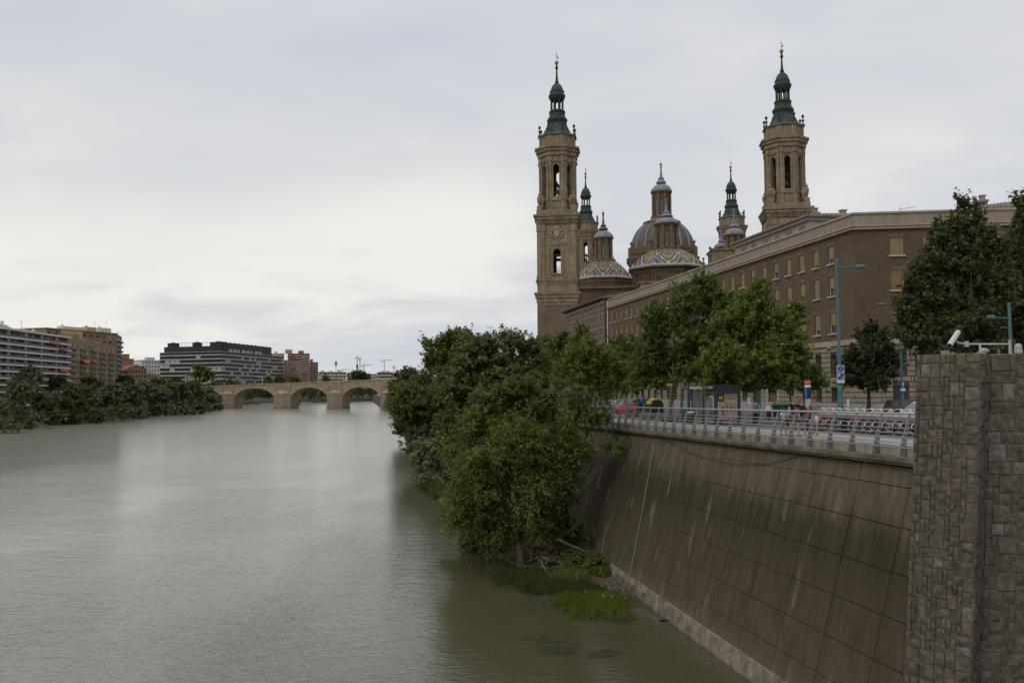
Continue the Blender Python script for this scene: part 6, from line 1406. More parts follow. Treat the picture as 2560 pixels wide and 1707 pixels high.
for px, ty, hw, Y, lab in ((894, 927, 24, 1500, 'dense dark tree rising over the stone bridge below the cranes'), (915, 936, 14, 1510, 'smaller dark tree joined to the dense one over the bridge'), (815, 943, 12, 1480, 'low bush over the bridge beside the lamp mast'), (700, 942, 15, 1150, 'green tree at the foot of the orange block behind the bridge'), (738, 944, 18, 1150, 'green tree at the foot of the salmon tower behind the bridge'), (672, 946, 10, 1140, 'small tree behind the bridge at the end of the dark banded block')):
    tree('far_tree', lab, (P(px, 950, Y).x, Y, ZL0), lobes_px([(px - hw * .3, ty + 9, hw * .6, 9), (px + hw * .3, ty + 11, hw * .6, 9), (px, ty + 22, hw, 12)], Y), 5000, .8 * Y / 900, LF_DARK if px in (894, 915) else LF_PLANE, BARKD, .4, 'trees behind the stone bridge', 2.6 * Y / 900, limbs=False)
# the wooded shore seen through the arches: one mass
pts = [(-262, 770), (-285, 880), (-296, 990), (-256, 1080), (-190, 1390), (-60, 1620), (200, 1760)]; L = []
for (x0, y0), (x1, y1) in zip(pts, pts[1:]):
    d = math.hypot(x1 - x0, y1 - y0); k = int(d / 7)
    for i in range(k): f = (i + RNG.random()) / k; h = 8 + 4 * RNG.random(); L.append(((x0 + (x1 - x0) * f - 4 - 8 * RNG.random(), y0 + (y1 - y0) * f + 6 + 8 * RNG.random(), -8 + h), (6 + 3 * RNG.random(), 6, h)))
c, nr = crown_points(L, 110000, 2.2, shell=.1); s_ = 1.15 * (.6 + .8 * RNG.random(len(c))); me = leaf_mesh('far_wood', c, nr, s_, s_ * .55); me.materials.append(LF_WILLD); kind(link('far_wood', me), 'stuff')
m = MB()
rr = random.Random(4)
for i in range(60):
    f = rr.random(); x = -288 + 40 * f + rr.uniform(-2, 2); y = 1000 + 85 * f - 3 + rr.uniform(-3, 2); m.box((x, y, WATER + .3), (rr.uniform(1.5, 5), rr.uniform(1, 3), rr.uniform(.8, 2.2)), rr.uniform(0, 3))
kind(m.build('shore_rocks', mat('pale_shore_rock', (0.3, 0.27, 0.23), .95, .3)), 'stuff')

# grass, reeds and litter on the spit
def grass(name, ells, n, h, wd, material, z=WATER + .35, zfun=None):
    C_, H_ = [], []
    tot = sum(e[2] * e[3] for e in ells)
    for cx, cy, rx, ry in ells:
        k = int(n * rx * ry / tot); a = RNG.random(k) * 2 * math.pi; r = np.sqrt(RNG.random(k)) * (1 + .25 * RNG.normal(size=k))
        for i in range(k):
            v = G(cx + rx * r[i] * math.cos(a[i]), cy + ry * r[i] * math.sin(a[i]), z); C_.append((v.x, v.y, v.z - .15))
    c = np.array(C_); k = len(c); hh = h * (.5 + RNG.random(k)); ld = RNG.normal(size=(k, 2)) * .35; sd = RNG.normal(size=(k, 2)); sd /= np.linalg.norm(sd, axis=1, keepdims=True); w_ = wd * (.7 + .6 * RNG.random(k))
    v = np.zeros((k, 4, 3)); v[:, 0, :2] = c[:, :2] - sd * w_[:, None]; v[:, 1, :2] = c[:, :2] + sd * w_[:, None]; v[:, 2, :2] = c[:, :2] + sd * w_[:, None] * .3 + ld * hh[:, None]; v[:, 3, :2] = c[:, :2] - sd * w_[:, None] * .3 + ld * hh[:, None]; v[:, :2, 2] = c[:, 2:3]; v[:, 2:, 2] = c[:, 2:3] + hh[:, None]
    me = bpy.data.meshes.new(name); me.vertices.add(4 * k); me.vertices.foreach_set('co', v.astype(np.float32).ravel()); me.loops.add(4 * k); me.loops.foreach_set('vertex_index', np.arange(4 * k, dtype=np.int32)); me.polygons.add(k); me.polygons.foreach_set('loop_start', np.arange(0, 4 * k, 4, dtype=np.int32)); me.update(calc_edges=True)
    me.materials.append(material); return kind(link(name, me), 'stuff')
GR1 = leaf_mat('lush_grass', [(0.032, 0.054, 0.005), (0.052, 0.084, 0.008), (0.08, 0.112, 0.014)]); GR2 = leaf_mat('dark_grass', [(0.017, 0.025, 0.008), (0.028, 0.04, 0.012), (0.045, 0.055, 0.02)]); GR3 = leaf_mat('reed_grass', [(0.04, 0.052, 0.022), (0.06, 0.072, 0.035), (0.09, 0.095, 0.055)])
grass('lush_grass', [(1488, 1500, 72, 22), (1450, 1482, 40, 12)], 30000, .2, .018, GR1)
grass('dark_grass', [(1395, 1455, 62, 20), (1345, 1445, 60, 22), (1450, 1470, 50, 12), (1265, 1425, 34, 24)], 30000, .26, .02, GR2)
grass('water_reeds', [(1400, 1502, 46, 14), (1470, 1532, 50, 14), (1545, 1540, 40, 12), (1300, 1468, 34, 10)], 12000, .28, .016, GR3, WATER + .05)
grass('bank_herbs', [(1455, 1412, 44, 14), (1500, 1420, 26, 10), (1420, 1440, 40, 10)], 12000, .32, .035, LF_BANK, WATER + .45)
grass('shrub_grass', [(1130, 1232, 50, 12), (1090, 1222, 34, 8), (1180, 1300, 30, 12)], 9000, .9, .05, GR2, WATER + .2)
M_TWIG = mat('dead_wood', (0.11, 0.08, 0.058), .95, .35, 3, c2=(0.2, 0.155, 0.115))
m = MB()
for i in range(330):
    px, py = rr.gauss(1395, 48), rr.gauss(1385, 16); v = G(px, py, WATER + .55); a = rr.uniform(0, math.pi); l = rr.uniform(.5, 2.2); e = rr.gauss(0, .3); z = abs(rr.gauss(0, .4)) * max(0, 1 - abs(px - 1395) / 110)
    d = Vector((math.cos(a) * math.cos(e), math.sin(a) * math.cos(e), math.sin(e))) * l; o = Vector((v.x, v.y, v.z + z)); m.tube([o - d / 2, o + Vector((rr.gauss(0, .1), rr.gauss(0, .1), .08)), o + d / 2], [rr.uniform(.02, .05), .03, .012], 4, False)
kind(m.build('driftwood_heap', M_TWIG), 'stuff')
def branch(label, pix, Y, r):
    pts = [P(px, py, Y) for px, py in pix]; m = MB(); m.tube([p - pts[0] for p in pts], [r * (1 - .75 * i / len(pts)) for i in range(len(pts))], 6); o = m.build('dead_branch', M_TWIG); o.location = pts[0]; tag(o, label, 'branch', 'dead branches at the wall foot')
branch('bare bent branch standing upright against the concrete wall', [(1503, 1398), (1508, 1362), (1511, 1340), (1517, 1322), (1514, 1304)], 58.5, .07)
branch('pale branch lying along the foot of the concrete wall', [(1488, 1386), (1520, 1388), (1550, 1385)], 59.5, .05)
branch('long fallen trunk lying across the driftwood heap', [(1388, 1345), (1425, 1362), (1470, 1380), (1482, 1395)], 60, .1)
v = gb(1492, 1392); m = MB(); m.box((0, 0, .9), (.55, .55, 2.6)); m.box((.05, .1, 2.25), (.6, .6, .12)); o = m.build('concrete_post', mat('dark_concrete', (0.09, 0.08, 0.07), .95, .3)); o.location = (v.x, v.y, WATER); tag(o, 'short dark concrete post at the foot of the wall beside the driftwood', 'post')
v = gb(1532, 1425); m = MB(); m.box((0, 0, .35), (.9, .7, .9), .3, .92); m.box((0, 0, .83), (.8, .6, .06), .3); o = m.build('concrete_block', MC['dark_concrete']); o.location = (v.x, v.y, WATER + .3); tag(o, 'broken concrete block lying on the soil at the wall foot', 'block')
m = MB()
for i in range(30):
    f = rr.random(); s = 22 + f * 34; t = 16.07 + rr.random() * .14; v = st(s, t, 0); z = -9.88 + (t - 16.07) * 4.4; r = rr.uniform(.03, .09); m.ball((v.x, v.y, z), r, 5, 3, .6)
for i in range(200):
    px, py = rr.gauss(1560, 32), rr.gauss(1462, 16); v = G(px, py, WATER + .5); m.ball((v.x, v.y, v.z), rr.uniform(.03, .11), 5, 3, .6)
kind(m.build('rubble', mat('rubble_stone', (0.13, 0.105, 0.08), .95, .35, 3)), 'stuff')
# ------------------------------------------------------------------ street furniture
M_TEAL = mat('teal_painted_steel', (0.06, 0.145, 0.142), .5, .15, 1.5, .1, streak=.2); M_DSTEEL = mat('charcoal_steel', (0.03, 0.03, 0.032), .5, .2); M_WHITE = mat('white_sign', (0.55, 0.55, 0.54), .5, .08); M_BLUE = mat('blue_sign', (0.012, 0.055, 0.22), .45, .1); M_RED = mat('red_sign', (0.40, 0.018, 0.02), .45, .1); M_BLACK = mat('black_plastic', (0.018, 0.018, 0.018), .5, .2); M_RUBBER = mat('black_rubber', (0.014, 0.014, 0.014), .8, .2); M_CHROME = mat('bright_metal', (0.55, 0.55, 0.55), .25, .05, metal=.9)
def text_mesh(name, body, size, material, parent, M, align='CENTER'):
    cu = bpy.data.curves.new(name, 'FONT'); cu.body = body; cu.size = size; cu.align_x = align; cu.align_y = 'CENTER'; cu.extrude = .004; cu.resolution_u = 2
    o = bpy.data.objects.new('tmp', cu); COL.objects.link(o); dg = bpy.context.evaluated_depsgraph_get(); me = bpy.data.meshes.new_from_object(o.evaluated_get(dg)); bpy.data.objects.remove(o); bpy.data.curves.remove(cu)
    me.name = name; me.materials.clear(); me.materials.append(material); return link(name, me, parent, M=M)
FACE = Matrix.Rotation(R_(90), 4, 'X')             # text lying in x-y stands up in x-z, read from -y
def lamp_head(m, a, dirv, L):
    m.tube([a, a + dirv * L * .25, a + dirv * L * .7, a + dirv * L], [.05, .13, .12, .03], 8)
def lamp_post(label, px, Y, ytop, rad, arms, sleeve=True, zbase=None):
    rad *= .84; b = gst(px, Y); b = Vector((b.x, b.y, b.z if zbase is None else zbase)); T = thing('street_lamp', label, 'street lamp', frame(b, SA), 'teal street lamps'); h = P(px, ytop, Y).z - b.z
    m = MB(); m.tube([(0, 0, 0), (0, 0, h)], [rad * 1.12, rad * .9], 10); m.build('pole', M_TEAL, T)
    if sleeve: m = MB(); m.lathe([(rad * 1.75, 0), (rad * 1.6, 2.1), (rad * 1.75, 2.15), (rad * 1.7, 2.25), (rad * 1.15, 2.35)], 10); m.build('base_sleeve', M_TEAL, T)
    m = MB(); m.lathe([(rad * 1.0, h - .02), (rad * 1.0, h + .05), (rad * .4, h + .1)], 10); m.build('cap', M_TEAL, T)
    for sg, py, reach in arms:
        z = P(px, py, Y).z - b.z; L = reach * Y / FPX; d = Vector((sg, 0, .05 if sg > 0 else .04)); m = MB(); m.tube([(0, 0, z), Vector((0, 0, z)) + d * (L * .62)], .045, 6); m.build('arm', M_TEAL, T)
        m = MB(); lamp_head(m, Vector((0, 0, z)) + d * (L * .58), d, L * .42); m.build('lamp_head', M_TEAL, T)
    return T
lamp_post('tall teal street lamp carrying two blue square signs behind the docked bikes', 2101, 50, 652, .105, [(1, 669, 84), (-1, 873, 34)])
lamp_post('teal street lamp with round blue arrow sign before the brick building corner', 2256, 75, 748, .11, [(-1, 763, 62), (1, 910, 24)])
lamp_post('teal street lamp rising behind the stone pier beside the security camera', 2532, 46, 761, .105, [(-1, 796, 66)])
lamp_post('teal column between tree crowns next to the glass shelter, nearer the road', 1722, 74, 880, .1, [(1, 890, 40)])
lamp_post('teal column with lamp arm hidden in leaves beside the dark arched cabinet', 1704, 76, 880, .09, [(-1, 890, 40)])
lamp_post('slim teal column just behind the pale trunk of the plane tree', 1898, 72, 850, .09, [(1, 860, 36)])
def sign_plate(name, label, px, py, Y, w_, h_, face, cat='sign', turn=0.0, border=M_WHITE, group=None):
    c = P(px, py, Y); T = thing(name, label, cat, frame(c, turn), group); m = MB(); m.box((0, 0, 0), (w_, .03, h_)); m.build('backplate', border, T); m = MB(); k = .025; m.box((0, -.019, 0), (w_ - 2 * k, .006, h_ - 2 * k)); m.build('sign_face', face, T); return T
T = sign_plate('information_sign', 'upper blue square sign on the tall teal lamp behind the bikes', 2101.5, 922, 49.8, .42, .42, M_BLUE, group='blue signs on the tall teal lamp')
m = MB()
for a, b in ((-.11, .13), (.11, .13), (-.11, -.13), (0.08, -.13), (.14, -.13), (0, .02)): m.box((a, -.025, b), (.07, .006, .05))
m.build('white_symbols', M_WHITE, T)
T = sign_plate('information_sign', 'lower blue square sign with white strip on the tall teal lamp', 2102, 945, 49.8, .42, .56, M_WHITE, group='blue signs on the tall teal lamp')
m = MB(); m.box((0, -.025, .08), (.36, .006, .36)); m.build('blue_field', M_BLUE, T)
m = MB()
for a, b, c_, d_ in ((-.09, .17, .09, .13), (.07, -.02, .1, .06), (.11, .02, .04, .12), (.03, -.04, .04, .04)): m.box((a, -.03, b), (c_, .004, d_))
m.build('white_symbols', M_WHITE, T)
c = P(2257, 961, 74.8); T = thing('arrow_sign', 'round blue traffic sign with white arrow pointing straight up', 'traffic sign', frame(c, 0)); D90 = Matrix.Rotation(R_(90), 4, 'X')
m = MB(); m.M = D90; m.lathe([(.3, 0), (.3, .02)], 20); m.build('disc', M_BLUE, T)
m = MB(); m.box((0, -.03, -.06), (.07, .008, .26)); m.face([(-.12, -.032, .05), (.12, -.032, .05), (0, -.032, .22)]); m.build('arrow', M_WHITE, T)
sign_plate('plate_sign', 'small white plate under the round blue arrow sign', 2257.5, 974, 74.8, .42, .26, M_WHITE)
# classic double lantern with its signs
b = gst(2293, 72); T = thing('lantern_post', 'black wrought-iron post with two old-style lanterns near the pier', 'street lamp', frame((b.x, b.y, b.z), 0)); zl = P(2293, 890, 72).z - b.z
m = MB(); m.lathe([(.2, 0), (.18, .9), (.1, 1.1), (.075, zl), (.12, zl + .15), (.03, zl + .5)], 8); m.build('post', M_IRON, T)
m = MB(); m.tube([(-.45, 0, zl + .2), (-.45, 0, zl - .55), (-.42, 0, zl - .1), (0, 0, zl), (.42, 0, zl - .1), (.45, 0, zl + .2)], .035, 5); m.build('bracket', M_IRON, T)
for u in (-.45, .45):
    m = MB(); m.lathe([(.08, zl + .2), (.2, zl + .65), (.22, zl + .66)], 6, (u, 0, 0)); m.build('lantern_glass', glass_mat('lantern_pane', (0.12, 0.13, 0.12)), T); m = MB(); m.lathe([(.28, zl + .66), (.2, zl + .8), (.05, zl + .95), (.02, zl + 1.1)], 6, (u, 0, 0)); m.build('lantern_cap', M_IRON, T)
T = sign_plate('square_sign', 'blue rectangular sign with white upward arrow on the black lantern post', 2290.5, 946, 71.7, .36, .5, M_BLUE, border=M_BLUE); m = MB(); m.box((0, -.03, -.04), (.05, .006, .28)); m.face([(-.09, -.031, .08), (.09, -.031, .08), (0, -.031, .2)]); m.build('arrow', M_WHITE, T)
c = P(2291, 962, 71.7); T = thing('round_sign', 'round red-edged sign below the blue rectangular sign', 'traffic sign', frame(c, 0)); m = MB(); m.M = D90; m.lathe([(.24, 0), (.24, .02)], 18); m.build('disc', M_RED, T); m = MB(); m.M = D90; m.lathe([(.175, .021), (.175, .027)], 18); m.build('sign_face', mat('grey_sign_face', (.2, .2, .2), .5), T)
# bus stop totem
b = gst(2019, 47); T = thing('bus_stop_totem', 'tall black bus stop totem with red BUS head and blue route panel', 'bus stop sign', frame((b.x, b.y, b.z), 0)); zt = P(2018, 948, 47).z - b.z; w_ = .36
m = MB(); m.box((0, 0, zt / 2 + .45), (w_, .12, zt - .9)); m.build('column', M_DSTEEL, T); m = MB(); m.tube([(-.06, 0, 0), (-.06, 0, .95)], .03, 6); m.tube([(.06, 0, 0), (.06, 0, .95)], .03, 6); m.box((0, 0, .03), (.5, .3, .06)); m.build('legs', M_DSTEEL, T)
m = MB(); m.box((0, -.07, zt - .17), (w_ - .05, .02, .26)); m.build('red_head', M_RED, T); text_mesh('bus_lettering', 'BUS', .15, M_WHITE, T, Matrix.Translation((0, -.084, zt - .17)) @ FACE)
m = MB(); m.box((0, -.07, zt - .37), (w_ - .05, .02, .12)); m.build('white_strip', M_WHITE, T); m = MB(); m.box((-.1, -.07, zt - .72), (.1, .02, .5)); m.build('blue_panel', mat('bright_blue_panel', (.02, .14, .42), .5, .1), T); m = MB(); m.box((.06, -.07, zt - .72), (.2, .02, .5)); m.build('route_panel', mat('navy_panel', (.01, .018, .05), .5), T); m = MB(); m.box((0, -.07, zt - 1.3), (w_ - .07, .02, .5)); m.build('timetable', mat('grey_timetable', (.33, .33, .34), .5, .15, 8), T)
# bus shelter
SH = SM(53.9, 22.85); T = thing('bus_shelter', 'dark glass bus shelter with a large beige food poster on its end panel', 'bus shelter', SH); HS = 2.5
m = MB(); m.box2(-.12, 1.78, -.1, 4.3, HS - .12, HS + .06); m.box2(.0, 1.66, -.02, 4.1, HS + .061, HS + .16); m.build('roof', M_DSTEEL, T)
m = MB(); m.box2(-.16, -.121, .1, 4.2, HS - .13, HS + .05); m.build('roof_edge', mat('pale_roof_edge', (.3, .3, .3), .5), T)
for x, y in ((0, .04), (0, 2.05), (0, 4.05), (1.6, 4.05)): m = MB(); m.box((x, y, HS / 2 - .06), (.09, .09, HS - .12)); m.build('post', M_DSTEEL, T)
m = MB(); m.box2(-.05, 1.7, -.06, .06, .28, HS - .13); m.box2(-.05, 1.7, -.09, .0601, 2.08, HS - .14) if False else None; m.box2(.05, .15, -.05, .05, 0, .28); m.box2(1.5, 1.6, -.05, .05, 0, .28); m.build('end_panel', M_DSTEEL, T)
def clear_glass(name='shelter_glass'):
    b = NB(name); b.col((.5, .55, .53)).set(.05, 0, .5); g = b.n('ShaderNodeBsdfTransparent'); g.inputs[0].default_value = (.62, .68, .65, 1); x = b.n('ShaderNodeMixShader'); x.inputs[0].default_value = .12; b.l(g.outputs[0], x.inputs[1]); b.l(b.b.outputs[0], x.inputs[2]); b.l(x.outputs[0], b.out.inputs[0]); return b.m
M_CLEAR = clear_glass()
for y0, y1, zs in ((.1, 2.0, .35), (2.1, 4.0, .35)): m = MB(); m.box2(-.008, .008, y0, y1, zs, HS - .2); m.build('glass_pane', M_CLEAR, T)
m = MB(); m.box2(.1, 1.55, 4.04, 4.056, .35, HS - .2); m.build('glass_pane', M_CLEAR, T)
m = MB(); m.box2(-.02, .02, .1, 4, .95, .99); m.build('glass_rail', M_STEEL, T)
m = MB(); m.box2(.25, .65, 1.0, 3.7, .42, .47); m.box2(.4, .48, 1.2, 1.28, 0, .42); m.box2(.4, .48, 3.4, 3.48, 0, .42); m.build('bench', M_STEEL, T)
m = MB(); m.box2(.1, 1.46, -.075, -.061, .42, 2.02); m.build('poster', mat('beige_poster', (.255, .205, .15), .6, .25, 2.0), T)
m = MB(); m.box2(.1, .56, -.082, -.076, 1.55, 2.04); m.build('poster_corner', mat('poster_dark_green', (.012, .014, .008), .5), T)
m = MB(); my = mat('poster_yellow', (.6, .42, .03), .5, .05)
for u in (-.065, .065):
    pts = [(.33 + u - .06, -.086, 1.66), (.33 + u - .045, -.086, 1.8), (.33 + u, -.086, 1.9), (.33 + u + .045, -.086, 1.8), (.33 + u + .06, -.086, 1.66)]; m.tube(pts, .02, 5)
m.build('arches_emblem', my, T)
MD_ = mat('poster_dark_print', (.05, .032, .022), .6, .2); text_mesh('poster_lettering', 'NUEVOS', .2, MD_, T, Matrix.Translation((1.0, -.078, 1.9)) @ FACE); text_mesh('poster_lettering', 'MCWRAPS', .17, MD_, T, Matrix.Translation((1.0, -.078, 1.74)) @ FACE)
m = MB(); m.box2(.75, 1.28, -.08, -.0761, 1.535, 1.575); m.build('poster_small_print', mat('poster_pale_print', (.42, .38, .33), .6), T)
for nm, xx, zz_, ww_, hh_, c_ in (('poster_food', .45, 1.0, .17, .5, (.07, .042, .022)), ('poster_food', .72, 1.1, .14, .5, (.13, .10, .06)), ('poster_food', 1.06, 1.08, .16, .46, (.14, .10, .06)), ('poster_food', 1.32, 1.0, .12, .4, (.12, .08, .045)), ('poster_food', .5, .62, .25, .22, (.16, .07, .05)), ('poster_food', 1.15, .66, .1, .1, (.16, .05, .035))):
    m = MB(); n = 14; pts = [(xx + ww_ * .5 * math.cos(2 * math.pi * i / n) * (1 + .12 * math.sin(3 * i)), -.079, zz_ + hh_ * .5 * math.sin(2 * math.pi * i / n) * (1 + .1 * math.cos(5 * i))) for i in range(n)]; m.face(pts); m.build(nm, mat('poster_food_%d' % int(c_[0] * 1000 + xx * 100), c_, .6, .5, 9), T)
m = MB(); m.box2(-.06, -.03, .26, 1.3, .96, 1.88); m.build('map_frame', M_WHITE, T); m = MB(); m.box2(-.068, -.061, .32, 1.24, 1.02, 1.82); m.build('map_print', mat('green_map_print', (.07, .12, .105), .5, .6, 5, c2=(.2, .26, .24)), T)
# litter bin, arched cabinet, short column, benches
b = st(*to_st(P(1727, 1050, 60))); s_, t_ = to_st(b); T = thing('litter_bin', 'round dark litter bin with cream rim beside the glass shelter', 'litter bin', SM(s_, t_)); m = MB(); m.lathe([(.24, 0), (.26, .1), (.28, .75)], 12); m.build('body', M_DSTEEL, T); m = MB(); m.lathe([(.31, .751), (.33, .8), (.3, .86), (.1, .88)], 12); m.build('rim', mat('cream_rim', (.5, .45, .33), .5, .1), T)
s_, t_ = to_st(P(1713, 1050, 62)); T = thing('street_cabinet', 'dark metal cabinet with a pointed arched top between two teal columns', 'cabinet', SM(s_, t_)); m = MB(); m.box2(-.25, .25, -.15, .15, 0, .75); m.build('body', M_DSTEEL, T); m = MB(); m.tube([(-.3, -.1, .74), (-.22, -.1, .95), (0, -.1, 1.08), (.22, -.1, .95), (.3, -.1, .74)], .03, 6); m.tube([(-.3, .1, .74), (-.22, .1, .95), (0, .1, 1.08), (.22, .1, .95), (.3, .1, .74)], .03, 6); m.ball((0, 0, .9), .1, 8, 5); m.build('arched_top', M_DSTEEL, T)
s_, t_ = to_st(P(1597, 1036, 84)); T = thing('teal_column', 'short teal street column in front of the recycling bins', 'column', SM(s_, t_)); m = MB(); m.lathe([(.2, 0), (.18, .2), (.18, 1.6), (.22, 1.65), (.22, 1.75), (.1, 1.8)], 10); m.build('shaft', M_TEAL, T); m = MB(); m.box((0, -.19, 1.2), (.2, .02, .5)); m.build('panel', M_TEAL, T)
for px, Y, lab in ((1580, 84, 'low dark granite bench by the teal column'), (1618, 76, 'low dark granite bench before the recycling bins'), (1672, 67, 'low dark granite bench at the foot of the plane tree by the shelter')):
    s_, t_ = to_st(P(px, 1045, Y)); T = thing('stone_bench', lab, 'bench', SM(s_, t_), 'granite benches along the promenade'); m = MB(); m.box2(-.3, .3, -1.5, 1.5, .14, .46); m.build('seat', mat('dark_granite', (.085, .08, .077), .7, .25, 5), T)
    for y in (-1.1, 1.1): m = MB(); m.box((0, y, .07), (.4, .3, .14)); m.build('foot', mat('granite_foot', (.05, .048, .046), .8), T)
# recycling containers
def container(label, px, Y, lid):
    s_, t_ = to_st(P(px, 1025, Y)); T = thing('recycling_bin', label, 'recycling bin', SM(s_, t_), 'recycling bins by the road'); m = MB(); m.box2(-.75, .75, -.7, .7, .15, 1.15); m.box2(-.7, .7, -.72, -.701, .25, 1.0); m.build('body', M_BLACK, T)
    m = MB(); n = 10
    for i in range(n):
        a0, a1 = math.pi * i / n, math.pi * (i + 1) / n; p0, p1 = (-.82 * math.cos(a0), 1.15 + .62 * math.sin(a0)), (-.82 * math.cos(a1), 1.15 + .62 * math.sin(a1)); m.face([(p0[0], -.78, p0[1]), (p1[0], -.78, p1[1]), (p1[0], .78, p1[1]), (p0[0], .78, p0[1])]); q0, q1 = (p0[0] * .82, 1.15 + (p0[1] - 1.15) * .8), (p1[0] * .82, 1.15 + (p1[1] - 1.15) * .8); m.face([(p0[0], -.78, p0[1]), (q0[0], -.78, q0[1]), (q1[0], -.78, q1[1]), (p1[0], -.78, p1[1])])
    m.build('lid', lid, T); m = MB(); m.box2(-.66, .66, -.7, .7, 1.151, 1.6); m.build('hatch', M_BLACK, T); m = MB(); m.box((.1, -.735, .7), (.2, .02, .25)); m.build('sticker', mat('red_sticker', (.3, .08, .07), .6), T); m = MB(); m.ball((-.35, -.79, 1.55), .09, 8, 5); m.build('slot', M_BLACK, T)
container('recycling bin with domed yellow lid by the road', 1638, 98, mat('yellow_plastic', (.5, .33, .02), .5, .1)); container('recycling bin with blue lid between the yellow and green ones', 1612, 101, mat('blue_plastic', (.02, .07, .26), .5, .1)); container('recycling bin with green lid behind the red car', 1590, 104, mat('green_plastic', (.07, .17, .05), .5, .1))
s_, t_ = to_st(P(1957, 1030, 70)); T = thing('waste_container', 'large green wheeled waste container behind the strolling family', 'dumpster', SM(s_, t_, 0, R_(8))); MG = mat('dark_green_plastic', (.02, .075, .035), .5, .15); m = MB(); m.box((0, 0, .72), (1.15, .85, .9), 0, 1.12); m.build('body', MG, T)
m = MB(); m.face([(-.7, -.5, 1.2), (.7, -.5, 1.2), (.7, .1, 1.36), (-.7, .1, 1.36)]); m.face([(-.7, .1, 1.36), (.7, .1, 1.36), (.7, .5, 1.25), (-.7, .5, 1.25)]); m.box2(-.72, .72, -.52, .52, 1.14, 1.199); m.build('lid', MG, T)
for x in (-.5, .5):
    for y in (-.3, .3): m = MB(); m.M = Matrix.Translation((x, y, .13)) @ Matrix.Rotation(R_(90), 4, 'Y'); m.lathe([(.1, -.04), (.13, -.02), (.13, .02), (.1, .04)], 10); m.build('wheel', M_RUBBER, T)
# pedestrian barrier along the far pavement
s0, t0 = to_st(P(1852, 1030, 82)); T = thing('pedestrian_barrier', 'grey metal barrier of thin bars in front of the pale building plinth', 'barrier', SM(s0, 41.2)); m = MB()
for z in (.25, 1.0): m.tube([(0, -8, z), (0, 8, z)], .025, 5)
m.build('rail', M_STEEL, T); bm2 = MB(); bm2.tube([(0, 0, 0), (0, 0, 1.0)], .014, 4); bme = bm2.mesh('bar'); bme.materials.append(M_STEEL)
for k in range(41): link('bar', bme, T, M=Matrix.Translation((0, -8 + .4 * k, 0)))
# white picket rail seen through the leaves farther along
s0, t0 = to_st(P(1168, 1005, 118)); T = thing('white_railing', 'white-painted railing glimpsed between the bank trees', 'railing', SM(s0, t0)); m = MB(); m.tube([(0, -4, 1.0), (0, 4, 1.0)], .04, 5); m.tube([(0, -4, .15), (0, 4, .15)], .03, 5); m.build('rail', M_WHITE, T)
bm2 = MB(); bm2.box((0, 0, .55), (.05, .09, 1.0)); bme = bm2.mesh('picket'); bme.materials.append(M_WHITE)
for k in range(28): link('picket', bme, T, M=Matrix.Translation((0, -4 + .296 * k, 0)))
# security camera and fittings on the pier
zt = ZT; py_ = 18.35
a = P(2372, 838, py_); 
def onpier(px, Y=18.6): v = P(px, 880, Y); return Vector((v.x, v.y, ZT))
A_, B_ = P(2396, 829, 18.65), P(2374, 863, 18.4); o_ = onpier(2450); T = thing('security_camera', 'white tubular security camera on a grey bracket above the stone pier', 'camera', tuple(o_)); L3 = lambda v: Vector(v) - o_
m = MB(); ax = (B_ - A_).normalized(); m.tube([L3(A_ - ax * .0), L3(A_ + ax * .02), L3(B_ - ax * .02), L3(B_)], [.045, .056, .056, .05], 14); m.build('housing', mat('white_housing', (.5, .48, .5), .5, .08), T)
m = MB(); m.tube([L3(B_ + ax * .001), L3(B_ + ax * .006)], .042, 14); m.build('lens_window', M_BLACK, T)
q0, q1 = P(2392, 852, 18.55), P(2410, 859.5, 18.6); q2, q3 = P(2413, 860, 18.6), P(2524, 860, 18.6); q4 = P(2450, 860, 18.6)
m = MB(); m.tube([L3(q0), L3(P(2394, 857, 18.57)), L3(q1), L3(q2)], .022, 6); m.build('swivel_arm', mat('pale_bracket', (.4, .39, .39), .5), T)
m = MB(); c = P(2416, 860, 18.6); m.box(tuple(L3(c)), (.07, .07, .12)); m.build('junction_box', MC['pale_bracket'], T)
m = MB(); m.tube([L3(q2), L3(q3)], .02, 6); m.tube([L3(q4), (L3(q4).x, L3(q4).y, 0)], .024, 6); m.build('bracket_bar', MC['pale_bracket'], T)
m = MB(); v = L3(q4); m.box((v.x, v.y, .02), (.16, .12, .04)); v = L3(P(2524, 850, 18.6)); m.tube([(v.x, v.y, 0), tuple(v)], .03, 6); m.build('support_post', MC['pale_bracket'], T)
M_BONE = mat('bone_plastic', (.36, .34, .29), .5, .15, 6)
for px, k, lab in ((2462, 1, 'low bone-coloured floodlight turned sideways on the pier top'), (2546, -1, 'taller bone-coloured floodlight housing at the foot of the teal lamp')):
    o = onpier(px, 18.9); T = thing('floodlight', lab, 'floodlight', tuple(o), 'floodlights on the pier top'); m = MB()
    if k == 1: m.tube([(-.02, 0, 0), (-.02, 0, .06)], .04, 8); m.tube([(-.07, 0, .06), (-.03, 0, .09), (.04, 0, .09), (.08, 0, .07)], [.05, .065, .05, .03], 10)
    else: m.lathe([(.07, 0), (.085, .05), (.075, .14), (.08, .17), (.06, .22), (.02, .24)], 10)
    m.build('housing', M_BONE, T)
v = P(2497, 888, 30); T = thing('short_teal_post', 'stub of a teal post showing just above the pier top', 'post', (v.x, v.y, 0)); m = MB(); m.tube([(0, 0, 0), (0, 0, P(2497, 873, 30).z)], .05, 8); m.build('post', M_TEAL, T)

